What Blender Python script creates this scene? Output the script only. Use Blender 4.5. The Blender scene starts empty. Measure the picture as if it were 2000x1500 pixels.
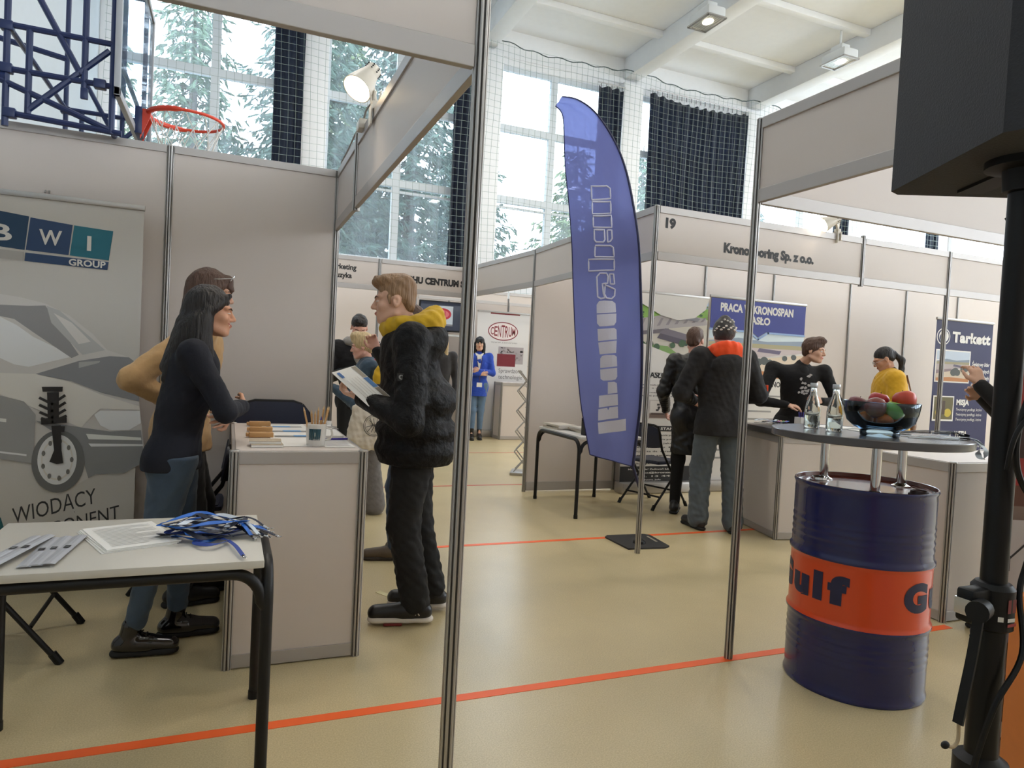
import bpy, bmesh, math, random
import numpy as np
from mathutils import Vector, Matrix, Euler
S = bpy.context.scene
COL = S.collection
rnd = random.Random(7)
PI = math.pi

# ---------------------------------------------------------------- camera, sky, exposure
def set_camera():
    yaw, pitch, roll, f = 0.390466635, 0.0312667707, 0.0517043806, 1347.35
    fw = Vector((math.sin(yaw)*math.cos(pitch), math.cos(yaw)*math.cos(pitch), -math.sin(pitch)))
    r0 = Vector((math.cos(yaw), -math.sin(yaw), 0)); u0 = r0.cross(fw)
    r = math.cos(roll)*r0+math.sin(roll)*u0; u = -math.sin(roll)*r0+math.cos(roll)*u0
    cd = bpy.data.cameras.new('camera'); cd.sensor_width = 36; cd.lens = f/2000*36; cd.clip_start = .05; cd.clip_end = 200
    c = bpy.data.objects.new('camera', cd); COL.objects.link(c)
    m = Matrix.Identity(4)
    for i in range(3): m[i][0] = r[i]; m[i][1] = u[i]; m[i][2] = -fw[i]
    m[0][3], m[1][3], m[2][3] = 0, 0, 1.33
    c.matrix_world = m; S.camera = c
set_camera()
W = bpy.data.worlds.new('sky'); S.world = W; W.use_nodes = True
bg = W.node_tree.nodes['Background']; bg.inputs[0].default_value = (.84, .92, 1.0, 1); bg.inputs[1].default_value = 8.5
S.view_settings.view_transform = 'Standard'; S.view_settings.look = 'None'
S.view_settings.exposure = -0.08; S.view_settings.gamma = 1.0
S.cycles.max_bounces = 8; S.cycles.transparent_max_bounces = 24; S.cycles.diffuse_bounces = 4
S.cycles.caustics_reflective = False; S.cycles.caustics_refractive = False
S.cycles.sample_clamp_indirect = 4.0
S.cycles.use_denoising = True

# ---------------------------------------------------------------- helpers
def lin(c):
    def f(v):
        v /= 255.0
        return v/12.92 if v <= .04045 else ((v+.055)/1.055)**2.4
    return tuple(f(v) for v in c)
MATS = {}
def M(name, rgb, rough=.6, metal=0.0, bump=0, bscale=60, var=0, vscale=8, spec=.5, trans=0, emit=0, coat=0, sheen=0, alpha=1, stretch=(1, 1, 1), bdist=.01):
    if name in MATS: return MATS[name]
    m = bpy.data.materials.new(name); m.use_nodes = True; nt = m.node_tree; b = nt.nodes['Principled BSDF']
    c = lin(rgb)+(1,)
    b.inputs['Base Color'].default_value = c; b.inputs['Roughness'].default_value = rough; b.inputs['Metallic'].default_value = metal
    b.inputs['Specular IOR Level'].default_value = spec; b.inputs['Transmission Weight'].default_value = trans
    b.inputs['Coat Weight'].default_value = coat; b.inputs['Sheen Weight'].default_value = sheen; b.inputs['Alpha'].default_value = alpha
    if emit:
        b.inputs['Emission Color'].default_value = c; b.inputs['Emission Strength'].default_value = emit
    if bump or var:
        tc = nt.nodes.new('ShaderNodeTexCoord'); mp = nt.nodes.new('ShaderNodeMapping'); mp.inputs['Scale'].default_value = stretch
        nt.links.new(tc.outputs['Object'], mp.inputs[0])
    if bump:
        n = nt.nodes.new('ShaderNodeTexNoise'); n.inputs['Scale'].default_value = bscale; n.inputs['Detail'].default_value = 4
        bp = nt.nodes.new('ShaderNodeBump'); bp.inputs['Strength'].default_value = bump; bp.inputs['Distance'].default_value = bdist
        nt.links.new(mp.outputs[0], n.inputs['Vector']); nt.links.new(n.outputs['Fac'], bp.inputs['Height']); nt.links.new(bp.outputs[0], b.inputs['Normal'])
    if var:
        n2 = nt.nodes.new('ShaderNodeTexNoise'); n2.inputs['Scale'].default_value = vscale; n2.inputs['Detail'].default_value = 5
        mx = nt.nodes.new('ShaderNodeMixRGB'); mx.inputs[1].default_value = tuple(max(0, v*(1-var)) for v in c[:3])+(1,)
        mx.inputs[2].default_value = tuple(min(1, v*(1+var)) for v in c[:3])+(1,)
        nt.links.new(mp.outputs[0], n2.inputs['Vector']); nt.links.new(n2.outputs['Fac'], mx.inputs[0]); nt.links.new(mx.outputs[0], b.inputs['Base Color'])
    MATS[name] = m
    return m
def ink(rgb): return M('print_%02x%02x%02x' % tuple(rgb), rgb, .55)

class MB:
    """collects shapes into ONE mesh object"""
    def __init__(s): s.v = []; s.f = []; s.m = []
    def add(s, vs, fs, mi=0):
        o = len(s.v); s.v += [tuple(p) for p in vs]; s.f += [tuple(i+o for i in f) for f in fs]; s.m += [mi]*len(fs); return s
    def box(s, c, d, mi=0, bev=0, rot=None):
        bm = bmesh.new(); bmesh.ops.create_cube(bm, size=1)
        for v in bm.verts: v.co = Vector((v.co.x*d[0], v.co.y*d[1], v.co.z*d[2]))
        if bev: bmesh.ops.bevel(bm, geom=bm.edges[:], offset=bev, segments=2, affect='EDGES', profile=.5)
        R = rot.to_matrix() if isinstance(rot, Euler) else rot
        vs = [((R @ v.co) if R is not None else v.co)+Vector(c) for v in bm.verts]
        bm.verts.index_update(); fs = [[v.index for v in f.verts] for f in bm.faces]; bm.free()
        return s.add(vs, fs, mi)
    def bb(s, lo, hi, mi=0, bev=0):
        return s.box([(a+b)/2 for a, b in zip(lo, hi)], [b-a for a, b in zip(lo, hi)], mi, bev)
    def tube(s, pts, r, n=10, mi=0, closed=False, caps=True):
        pts = [Vector(p) for p in pts]; N = len(pts); rs = r if isinstance(r, (list, tuple)) else [r]*N
        vs = []; up = None
        for i, p in enumerate(pts):
            a = pts[(i-1) % N] if (closed or i) else p; b = pts[(i+1) % N] if (closed or i < N-1) else p
            t = (b-a)
            t = t.normalized() if t.length > 1e-9 else Vector((0, 0, 1))
            if up is None: up = t.orthogonal().normalized()
            up = (up-t*up.dot(t)); up = up.normalized() if up.length > 1e-6 else t.orthogonal().normalized()
            w = t.cross(up)
            for k in range(n):
                an = 2*PI*k/n; vs.append(p+(up*math.cos(an)+w*math.sin(an))*rs[i])
        fs = []
        for i in range(N if closed else N-1):
            j = (i+1) % N
            for k in range(n):
                k2 = (k+1) % n; fs.append((i*n+k, i*n+k2, j*n+k2, j*n+k))
        if caps and not closed: fs += [tuple(range(n))[::-1], tuple((N-1)*n+k for k in range(n))]
        return s.add(vs, fs, mi)
    def cyl(s, a, b, r, r2=None, n=16, mi=0): return s.tube([a, b], [r, r if r2 is None else r2], n, mi)
    def lathe(s, prof, n=32, c=(0, 0, 0), mi=0):
        vs = []; fs = []
        for r, z in prof:
            for k in range(n):
                a = 2*PI*k/n; vs.append((c[0]+r*math.cos(a), c[1]+r*math.sin(a), c[2]+z))
        for i in range(len(prof)-1):
            for k in range(n):
                k2 = (k+1) % n; fs.append((i*n+k, i*n+k2, (i+1)*n+k2, (i+1)*n+k))
        return s.add(vs, fs, mi)
    def prism(s, poly, o, u, v, th, mi=0):
        """polygon in plane (o,u,v) extruded by th along u x v"""
        o, u, v = Vector(o), Vector(u), Vector(v); w = u.cross(v).normalized()*th; n = len(poly)
        vs = [o+u*a+v*b for a, b in poly]; vs += [p+w for p in vs]
        fs = [tuple(range(n))[::-1], tuple(range(n, 2*n))]+[(i, (i+1) % n, n+(i+1) % n, n+i) for i in range(n)]
        return s.add(vs, fs, mi)
    def ell(s, c, r, mi=0, seg=20, rings=12, rot=None):
        vs = []; fs = []
        for i in range(rings+1):
            th = PI*i/rings
            for k in range(seg):
                ph = 2*PI*k/seg; p = Vector((r[0]*math.sin(th)*math.cos(ph), r[1]*math.sin(th)*math.sin(ph), r[2]*math.cos(th)))
                if rot is not None: p = rot @ p
                vs.append(p+Vector(c))
        for i in range(rings):
            for k in range(seg):
                k2 = (k+1) % seg; fs.append((i*seg+k, (i+1)*seg+k, (i+1)*seg+k2, i*seg+k2))
        return s.add(vs, fs, mi)
    def obj(s, name, mats, parent=None, smooth=35, loc=None):
        me = bpy.data.meshes.new(name); me.from_pydata(s.v, [], s.f)
        for m in (mats if isinstance(mats, (list, tuple)) else [mats]): me.materials.append(m)
        if any(s.m): me.polygons.foreach_set('material_index', s.m)
        bm = bmesh.new(); bm.from_mesh(me); bmesh.ops.remove_doubles(bm, verts=bm.verts[:], dist=1e-6)
        bmesh.ops.recalc_face_normals(bm, faces=bm.faces[:]); bm.to_mesh(me); bm.free()
        if smooth:
            me.polygons.foreach_set('use_smooth', [True]*len(me.polygons)); me.set_sharp_from_angle(angle=math.radians(smooth))
        o = bpy.data.objects.new(name, me); COL.objects.link(o)
        if parent is not None: o.parent = parent
        if loc is not None: o.location = loc
        return o
def tag(o, label, cat, group=None):
    o['label'] = label; o['category'] = cat
    if group: o['group'] = group
    return o
def thing(name, label, cat, loc=(0, 0, 0), rz=0, group=None):
    o = bpy.data.objects.new(name, None); COL.objects.link(o); o.empty_display_size = .1
    o.location = loc; o.rotation_euler = (0, 0, rz)
    return tag(o, label, cat, group)
def struct(o): o['kind'] = 'structure'; return o
def stuff(o): o['kind'] = 'stuff'; return o
def dup(r, loc=None, rz=None, label=None, group=None):
    c = r.copy(); COL.objects.link(c)
    if loc is not None: c.location = loc
    if rz is not None: c.rotation_euler = (0, 0, rz)
    if label: c['label'] = label
    if group: c['group'] = group
    for ch in list(r.children):
        d = ch.copy(); COL.objects.link(d); d.parent = c
        for g in list(ch.children):
            e = g.copy(); COL.objects.link(e); e.parent = d
    return c
_tc = {}
def text_geo(s, bold=0, shear=0, res=3, space=1.0):
    key = (s, bold, shear, res, space)
    if key in _tc: return _tc[key]
    cu = bpy.data.curves.new('t', 'FONT'); cu.body = s; cu.offset = bold; cu.shear = shear; cu.resolution_u = res; cu.space_character = space
    ob = bpy.data.objects.new('t', cu); me = bpy.data.meshes.new_from_object(ob)
    vs = [tuple(v.co) for v in me.vertices]; fs = [tuple(p.vertices) for p in me.polygons]
    bpy.data.objects.remove(ob); bpy.data.curves.remove(cu); bpy.data.meshes.remove(me)
    _tc[key] = (vs, fs); return vs, fs
class Print:
    """flat printed layers on a plane: o + u*a + v*b, each layer 0.3 mm further out along u x v. One mesh."""
    def __init__(s, o, u, v, step=.0004, first=.0008, warp=None, gain=1.0):
        s.gain = gain
        s.o, s.u, s.v = Vector(o), Vector(u).normalized(), Vector(v).normalized(); s.w = s.u.cross(s.v).normalized()
        s.mb = MB(); s.cols = []; s.k = 0; s.step, s.first, s.warp = step, first, warp
    def _mi(s, c):
        if s.gain != 1: c = tuple(min(238, int(255*(min(1, v/255)**2.2*s.gain)**(1/2.2))) for v in c)
        if c not in s.cols: s.cols.append(c)
        return s.cols.index(c)
    def _p(s, a, b):
        h = s.first+s.step*s.k
        if s.warp: return s.warp(a, b, h)
        return s.o+s.u*a+s.v*b+s.w*h
    def poly(s, c, pts, new=True):
        if new: s.k += 1
        s.mb.add([s._p(a, b) for a, b in pts], [tuple(range(len(pts)))], s._mi(tuple(c))); return s
    def rect(s, c, a0, b0, a1, b1, new=True): return s.poly(c, [(a0, b0), (a1, b0), (a1, b1), (a0, b1)], new)
    def disc(s, c, a, b, r, rb=None, n=28, new=True):
        rb = r if rb is None else rb
        return s.poly(c, [(a+r*math.cos(2*PI*i/n), b+rb*math.sin(2*PI*i/n)) for i in range(n)], new)
    def line(s, c, pts, w, new=True, closed=False):
        if new: s.k += 1
        q = list(pts)+([pts[0]] if closed else [])
        for (a0, b0), (a1, b1) in zip(q, q[1:]):
            d = math.hypot(a1-a0, b1-b0) or 1; nx, ny = -(b1-b0)/d*w/2, (a1-a0)/d*w/2
            ex, ey = (a1-a0)/d*w*.4, (b1-b0)/d*w*.4
            s.poly(c, [(a0+nx-ex, b0+ny-ey), (a0-nx-ex, b0-ny-ey), (a1-nx+ex, b1-ny+ey), (a1+nx+ex, b1+ny+ey)], new=False)
        return s
    def text(s, c, t, a, b, h, w=None, bold=0, shear=0, align='L', res=3, space=1.0, rot=0):
        """cap height h at (a,b); w forces the width"""
        s.k += 1
        vs, fs = text_geo(t, bold, shear, res, space)
        if not vs: return s
        x0 = min(v[0] for v in vs); x1 = max(v[0] for v in vs)
        k = h/.70; sx = (w/(x1-x0)) if w else k; W_ = (x1-x0)*sx
        off = {'L': 0, 'C': -W_/2, 'R': -W_}[align]; cr, sr = math.cos(rot), math.sin(rot)
        if s.warp:
            bm = bmesh.new(); bv = [bm.verts.new(v) for v in vs]
            for f in fs:
                try: bm.faces.new([bv[i] for i in f])
                except ValueError: pass
            x1_ = max(v[0] for v in vs)
            for j in range(1, 16): bmesh.ops.bisect_plane(bm, geom=bm.verts[:]+bm.edges[:]+bm.faces[:], plane_co=(x0+(x1_-x0)*j/16, 0, 0), plane_no=(1, 0, 0))
            bm.verts.index_update(); vs = [tuple(v.co) for v in bm.verts]; fs = [[v.index for v in f.verts] for f in bm.faces]; bm.free()
        q = [((v[0]-x0)*sx+off, v[1]*k) for v in vs]
        s.mb.add([s._p(a+x*cr-y*sr, b+x*sr+y*cr) for x, y in q], fs, s._mi(tuple(c))); return s
    def obj(s, name, parent=None):
        return s.mb.obj(name, [ink(c) for c in s.cols], parent, smooth=0)

# ---------------------------------------------------------------- shared materials
mWhitePanel = M('white_laminate', (213, 202, 194), .5, bump=.02, bscale=300)
mAlu = M('brushed_aluminium', (176, 172, 168), .38, .75, bump=.03, bscale=200)
mRail = M('satin_rail', (180, 174, 170), .42, .35)
mGroove = M('post_groove', (58, 54, 50), .7)
mBlackMetal = M('black_powder_coat', (16, 15, 15), .45, .0, spec=.35)
mChrome = M('chrome', (215, 215, 215), .12, 1.0)
mWallPaint = M('white_wall_paint', (242, 243, 244), .85, bump=.05, bscale=40, var=.03)
mDarkTop = M('grey_laminate_top', (88, 86, 88), .3)
mPaper = M('white_paper', (240, 238, 234), .7)
mBlackPlastic = M('black_plastic', (12, 12, 13), .5, spec=.3)

# ---------------------------------------------------------------- the hall
def floor_mat():
    m = bpy.data.materials.new('speckled_vinyl_floor'); m.use_nodes = True; nt = m.node_tree; b = nt.nodes['Principled BSDF']
    tc = nt.nodes.new('ShaderNodeTexCoord')
    def noise(sc, det, rough=.5):
        n = nt.nodes.new('ShaderNodeTexNoise'); n.inputs['Scale'].default_value = sc; n.inputs['Detail'].default_value = det; n.inputs['Roughness'].default_value = rough
        nt.links.new(tc.outputs['Object'], n.inputs['Vector']); return n
    def ramp(src, p0, c0, p1, c1):
        r = nt.nodes.new('ShaderNodeValToRGB'); r.color_ramp.elements[0].position = p0; r.color_ramp.elements[0].color = lin(c0)+(1,)
        r.color_ramp.elements[1].position = p1; r.color_ramp.elements[1].color = lin(c1)+(1,)
        nt.links.new(src.outputs['Fac'], r.inputs[0]); return r
    a = ramp(noise(180, 3, .7), .35, (190, 171, 129), .68, (219, 201, 158))
    w = ramp(noise(1.6, 6, .65), .38, (205, 200, 190), .62, (255, 255, 255))
    st = ramp(noise(3.3, 8, .75), .28, (150, 140, 125), .36, (255, 255, 255))
    x = nt.nodes.new('ShaderNodeMixRGB'); x.blend_type = 'MULTIPLY'; x.inputs[0].default_value = .18
    nt.links.new(a.outputs[0], x.inputs[1]); nt.links.new(w.outputs[0], x.inputs[2])
    y = nt.nodes.new('ShaderNodeMixRGB'); y.blend_type = 'MULTIPLY'; y.inputs[0].default_value = .04
    nt.links.new(x.outputs[0], y.inputs[1]); nt.links.new(st.outputs[0], y.inputs[2]); nt.links.new(y.outputs[0], b.inputs['Base Color'])
    b.inputs['Specular IOR Level'].default_value = .8; rr = nt.nodes.new('ShaderNodeMapRange'); rr.inputs['To Min'].default_value = .29; rr.inputs['To Max'].default_value = .35
    nt.links.new(noise(5, 5).outputs['Fac'], rr.inputs[0]); nt.links.new(rr.outputs[0], b.inputs['Roughness'])
    bp = nt.nodes.new('ShaderNodeBump'); bp.inputs['Strength'].default_value = .04; bp.inputs['Distance'].default_value = .004
    nt.links.new(noise(120, 3).outputs['Fac'], bp.inputs['Height']); nt.links.new(bp.outputs[0], b.inputs['Normal'])
    return m
XL, XR, YB, YF, ZC = -2.0, 17.0, -13.0, 12.5, 7.65
struct(MB().bb((XL-.2, YB-.2, -.1), (XR+.2, YF+.3, 0)).obj('floor', floor_mat()))
struct(MB().bb((XL-.2, YB-.2, ZC), (XR+.2, YF+.3, ZC+.15)).obj('ceiling', mWallPaint))
struct(MB().bb((XL-.2, YB-.2, 0), (XL, YF+.3, ZC)).obj('wall_left', M('pale_grey_wall_paint', (188, 196, 202), .85, bump=.05, bscale=40, var=.03)))
wr_ = MB(); wr_.bb((XR, YB-.2, 0), (XR+.2, YF+.3, 3.2)); wr_.bb((XR, YB-.2, 7.0), (XR+.2, YF+.3, ZC))  # right wall; its high openings are added to let in more daylight
for k in range(9): wr_.bb((XR, YB-.2+k*3.18, 3.2), (XR+.2, YB-.2+k*3.18+.56, 7.0))
struct(wr_.obj('wall_right', mWallPaint))
wf = MB(); wf.bb((XL, YB-.2, 0), (XR, YB, 3.2)); wf.bb((XL, YB-.2, 5.4), (XR, YB, ZC))  # wall behind the camera, with openings added for frontal daylight
for k in range(7): wf.bb((XL+k*3.0833, YB-.2, 3.2), (XL+k*3.0833+.5, YB, 5.4))
struct(wf.obj('wall_front', mWallPaint))
# window wall: sill zone, head zone, pillars
PILL = [(-2.0, -1.76), (.98, 1.40), (4.02, 4.58), (7.20, 7.66), (10.38, 10.86), (13.50, 13.98), (16.6, 17.0)]
SILL, HEAD = 3.02, 7.0
wb = MB(); wb.bb((XL, YF, 0), (XR, YF+.3, SILL)); wb.bb((XL, YF, HEAD), (XR, YF+.3, ZC))
for a, b in PILL: wb.bb((a, YF-.16, SILL-.3), (b, YF+.3, HEAD+.12), bev=.01)
struct(wb.obj('wall_back', mWallPaint))
struct(MB().bb((XL, YF-.08, SILL-.04), (XR, YF+.02, SILL), bev=.006).obj('trim_sill', mWallPaint))
mFrame = M('white_window_frame', (214, 220, 224), .5)
mg = bpy.data.materials.new('window_glass'); mg.use_nodes = True
nt = mg.node_tree; nt.nodes.remove(nt.nodes['Principled BSDF'])
t_, g_, x_ = nt.nodes.new('ShaderNodeBsdfTransparent'), nt.nodes.new('ShaderNodeBsdfGlossy'), nt.nodes.new('ShaderNodeMixShader')
t_.inputs[0].default_value = (.93, .97, 1, 1); g_.inputs['Roughness'].default_value = .03; x_.inputs[0].default_value = .05
tls = nt.nodes.new('ShaderNodeBsdfTranslucent'); tls.inputs[0].default_value = (.85, .92, 1, 1); xs_ = nt.nodes.new('ShaderNodeMixShader')  # translucent veil: rain-streak dirt, and glare haze put into the glass
tcg = nt.nodes.new('ShaderNodeTexCoord'); mpg = nt.nodes.new('ShaderNodeMapping'); mpg.inputs['Scale'].default_value = (9, 1, .35); ng = nt.nodes.new('ShaderNodeTexNoise'); ng.inputs['Scale'].default_value = 1.3; ng.inputs['Detail'].default_value = 5
rg = nt.nodes.new('ShaderNodeMapRange'); rg.inputs['From Min'].default_value = .35; rg.inputs['From Max'].default_value = .75; rg.inputs['To Min'].default_value = .035; rg.inputs['To Max'].default_value = .10
nt.links.new(tcg.outputs['Object'], mpg.inputs[0]); nt.links.new(mpg.outputs[0], ng.inputs['Vector']); nt.links.new(ng.outputs['Fac'], rg.inputs[0]); nt.links.new(rg.outputs[0], xs_.inputs[0])
nt.links.new(t_.outputs[0], x_.inputs[1]); nt.links.new(g_.outputs[0], x_.inputs[2]); nt.links.new(x_.outputs[0], xs_.inputs[1]); nt.links.new(tls.outputs[0], xs_.inputs[2]); nt.links.new(xs_.outputs[0], nt.nodes['Material Output'].inputs[0])
for i in range(6):
    a, b = PILL[i][1], PILL[i+1][0]; mid = {0: -.37, 1: 2.69, 2: 5.75}.get(i, (a+b)/2+.06)
    f = MB(); y0, y1 = YF+.06, YF+.14
    f.bb((a, y0, SILL), (a+.06, y1, HEAD)); f.bb((b-.06, y0, SILL), (b, y1, HEAD)); f.bb((mid-.07, y0-.01, SILL), (mid+.07, y1, HEAD))
    f.bb((a, y0, SILL), (b, y1, SILL+.08)); f.bb((a, y0, HEAD-.08), (b, y1, HEAD)); f.bb((a, y0-.012, 4.40), (b, y1, 4.54)); f.bb((a, y0-.005, 4.30), (b, y1-.03, 4.34))
    f.bb((a, y0-.006, 5.76), (b, y1, 5.90))
    w = struct(f.obj('window_%d' % (i+1), mFrame))
    MB().bb((a+.03, YF+.10, SILL+.03), (b-.03, YF+.106, HEAD-.03)).obj('window_pane', mg, w)
# roof beams along Y on the pillars and ribs along X
for i, x in enumerate([1.2, 4.28, 7.42, 10.62, 13.74]):
    struct(MB().bb((x-.16, YB, ZC-.42), (x+.16, YF, ZC), bev=.015).obj('trim_%d' % (i+1), mWallPaint))
for i, y in enumerate([-12.2, -10.4, -8.6, -6.8, -5.0, -3.2, -1.4, .4, 2.2, 4.0, 5.8, 7.6, 9.4, 11.2]):
    struct(MB().bb((XL, y-.07, ZC-.11), (XR, y+.07, ZC), bev=.01).obj('trim_%d' % (i+6), mWallPaint))
struct(MB().bb((XL, YF-.03, HEAD+.13), (XR, YF, HEAD+.17)).obj('trim_30', mWallPaint))
# outside: unseen ground made pale to bounce daylight indoors, and spruces
struct(MB().bb((-60, YF+.35, -.3), (70, 90, -.15)).obj('ground', M('pale_bounce_ground', (232, 231, 228), .9, var=.3, vscale=3)))

# lamps of the hall, and unseen ones added as fill
def flood_light(loc, label, power):
    t = thing('ceiling_floodlight', label, 'ceiling lamp', loc, 0, 'floodlights under the hall ceiling')
    b = MB(); b.box((0, 0, .09), (.34, .52, .16), bev=.03); b.box((0, 0, .22), (.2, .26, .14), bev=.02); b.cyl((0, 0, .28), (0, 0, ZC-loc[2]), .02); b.obj('housing', M('lamp_housing', (222, 224, 224), .4), t)
    f = MB()
    for s in (-1, 1): f.box((s*.17, 0, 0), (.03, .54, .025)); f.box((0, s*.26, 0), (.36, .03, .025))
    for k in range(-3, 4): f.cyl((k*.043, -.25, -.012), (k*.043, .25, -.012), .003, n=5)
    f.obj('grille', mAlu, t)
    MB().box((0, 0, .008), (.30, .48, .008)).obj('reflector', M('lamp_reflector', (235, 235, 228), .2, .6), t)
    MB().ell((0, -.03, -.002), (.075, .10, .012)).obj('bulb', M('lamp_glow', (255, 244, 222), .5, emit=22), t)
    ld = bpy.data.lights.new('flood', 'AREA'); ld.shape = 'RECTANGLE'; ld.size = .28; ld.size_y = .45; ld.energy = power; ld.color = (1, .95, .89)
    lo = bpy.data.objects.new('lamp_light', ld); COL.objects.link(lo); lo.parent = t; lo.location = (0, 0, -.03)
    return t
FL = 30
flood_light((6.95, 9.41, 6.98), 'white ceiling floodlight nearer the feather flag, left of the two lit ones', FL)
flood_light((9.89, 9.46, 6.98), 'white ceiling floodlight above the right booth fascia, right of the two lit ones', FL)
for n_, (x, y) in enumerate([(.6, 9.4), (3.8, 9.4), (.2, 5.4), (3.6, 5.4), (6.9, 5.4), (9.9, 5.4), (.2, 1.2), (3.4, 1.0), (6.6, 1.0)]):
    flood_light((x, y, 6.98), 'white ceiling floodlight added out of view to fill the hall with light', FL*1.5 if y > 3 else FL*.4)

# ---------------------------------------------------------------- booth system: posts, fascias, partitions
def post_profile(r=.02):
    pts = []
    for k in range(8):
        a0 = PI/8+k*PI/4; a1 = a0+PI/4
        p0 = (r*1.04*math.cos(a0), r*1.04*math.sin(a0)); p1 = (r*1.04*math.cos(a1), r*1.04*math.sin(a1))
        for t, d in ((0, 1), (.3, 1), (.34, .72), (.66, .72), (.7, 1)):
            pts.append(((p0[0]*(1-t)+p1[0]*t)*d, (p0[1]*(1-t)+p1[1]*t)*d))
    return pts
PP = post_profile()
def post_mb(z0, z1, mb=None, x=0, y=0):
    mb = mb or MB(); mb.prism([(x+a, y+b) for a, b in PP], (0, 0, z0), (1, 0, 0), (0, 1, 0), z1-z0)
    for k in range(8):
        a = PI/4+k*PI/4; mb.prism([(x+.0150*math.cos(a)-.0045*math.sin(a)*s-0*t, y+.0150*math.sin(a)+.0045*math.cos(a)*s) for s, t in ((-1, 0), (1, 0))]+[(x+.012*math.cos(a)-.0045*math.sin(a)*s, y+.012*math.sin(a)+.0045*math.cos(a)*s) for s in (1, -1)], (0, 0, z0+.002), (1, 0, 0), (0, 1, 0), z1-z0-.004, 1)
    return mb
def post(x, y, label, z0=0, z1=2.5, name='booth_post'):
    t = thing(name, label, 'post', (x, y, 0), 0, 'aluminium posts of the exhibition booths')
    post_mb(z0, z1-.004).obj('profile', [mAlu, mGroove], t, smooth=20)
    MB().lathe([(0, 0), (.0195, 0), (.0195, .003), (.016, .006), (0, .006)], 16, (0, 0, z1-.005)).obj('end_cap', M('cap_plastic', (190, 188, 186), .5), t)
    return t
FZ0, FZ1 = 2.115, 2.5
def board(name, label, cat, group, p0, p1, z0, z1, rail_t, rail_b, infill=mWhitePanel):
    """system panel between two posts: infill, top rail and bottom rail"""
    p0, p1 = Vector(p0), Vector(p1); d = p1-p0; L = d.length-.04; t = thing(name, label, cat, (p0.x, p0.y, 0), math.atan2(d.y, d.x), group)
    MB().bb((.02, -.003, z0+.01), (.02+L, .003, z1-.01)).obj('infill', infill, t, smooth=0)
    for nm, a, b in (('bottom_rail', z0, z0+rail_b), ('top_rail', z1-rail_t, z1)):
        r = MB(); r.bb((.021, -.012, a), (.019+L, .012, b), bev=.002)
        r.obj(nm, mRail, t, smooth=0)
    return t
def fascia(p0, p1, label): return board('booth_fascia', label, 'fascia', 'fascia boards of the exhibition booths', p0, p1, FZ0, FZ1, .05, .06)
def partition(p0, p1, label, z1=2.5): return board('partition_panel', label, 'partition', 'white partition panels of the exhibition booths', p0, p1, .01, z1, .045, .09)

A = (.60, 1.80); G = (.61, 4.58); B = (2.21, 2.54); C = (2.78, 4.21); F = (2.87, 6.51)
post(*A, 'thick-looking booth post in the foreground, right of the man in the puffer jacket')
post(*G, 'corner booth post behind the white counter with the pencil cup')
post(-.36, 4.58, 'booth post between two white panels behind the tan blazer')
post(-1.35, 4.58, 'booth post at the left end of the panel behind the grey car banner')
post(.605, 3.81, 'short hanging fascia joint beside the lit clip spotlight', FZ0-.012, 2.52, 'fascia_joint')
post(*B, 'booth post at the orange floor tape left of the blue and orange barrel')
post(*C, 'booth post carrying the number 19, right of the blue feather flag')
post(4.79, 4.21, 'short hanging fascia joint right of the black lettering', FZ0-.012, 2.52, 'fascia_joint')
post(5.83, 4.21, 'booth post left of the navy banner with white lettering')
post(*F, 'booth post left of the small table with catalogues')
fascia((-1.35, 1.80), A, 'white fascia crossing the top left corner, nearest the camera')
fascia((.605, 3.81), A, 'long white fascia lit by the clip spotlight')
fascia(G, (.605, 3.81), 'short white fascia by the corner post above the pencil cup')
fascia(B, (2.21, .6), 'white fascia running from the barrel booth post towards the loudspeaker')
fascia(B, (5.2, 2.54), 'white fascia seen from below behind the loudspeaker')
f19 = fascia(C, (4.79, 4.21), 'white fascia numbered 19 with black company name')
fascia((4.79, 4.21), (5.83, 4.21), 'blank white fascia right of the black company name')
fascia((5.83, 4.21), (8.8, 4.21), 'blank white fascia above the navy banner')
fascia(C, F, 'white fascia behind the blue feather flag')
fascia(F, (2.74, 8.4), 'white fascia beyond the post by the small table')
fc = fascia((1.65, 8.4), (2.74, 8.4), 'distant white fascia lettered in black right of the fair-haired man')
fm = fascia((-.3, 8.4), (1.65, 8.4), 'distant white fascia with two lines of small lettering left of the fair-haired man')
post(1.65, 8.4, 'distant booth post left of the fair-haired man')
post(2.74, 8.4, 'distant booth post hidden behind the foreground post')
partition((-1.35, 4.58), (-.36, 4.58), 'white partition panel behind the grey car banner')
partition((-.36, 4.58), G, 'white partition panel behind the two women')
BX = [2.87, 3.93, 5.0, 6.0, 7.24, 8.24, 9.24, 10.2]
lb = ['white partition panel beside the small table with catalogues', 'white partition panel behind the tall black and white banner', 'white partition panel behind the blue headed banner',
      'white partition panel behind the leaning person in black', 'white partition panel behind the woman in yellow', 'white partition panel left of the navy banner', 'white partition panel behind the navy banner']
for i in range(7): partition((BX[i], 6.51), (BX[i+1], 6.51), lb[i], 2.64 if i else 2.5)
for i in range(1, 8):
    post(BX[i], 6.51, ['back wall post behind the black and white banner', 'back wall post between the two factory banners', 'back wall post above the blue headed banner', 'back wall post between the leaning person and the woman in yellow',
                       'back wall post right of the woman in yellow', 'back wall post above the navy banner', 'back wall post right of the navy banner'][i-1], z1=2.64)
CX = [-1.2, .3, 1.55, 2.5, 3.6, 4.75, 5.8, 7.0]
for i in range(7): partition((CX[i], 11.9), (CX[i+1], 11.9), 'distant white partition panel, %s' % ['at the far left', 'behind the dark-haired man, left half', 'behind the dark-haired man, right half', 'behind the television', 'behind the oval logo banner', 'right of the oval logo banner', 'hidden at the far right'][i])
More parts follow.
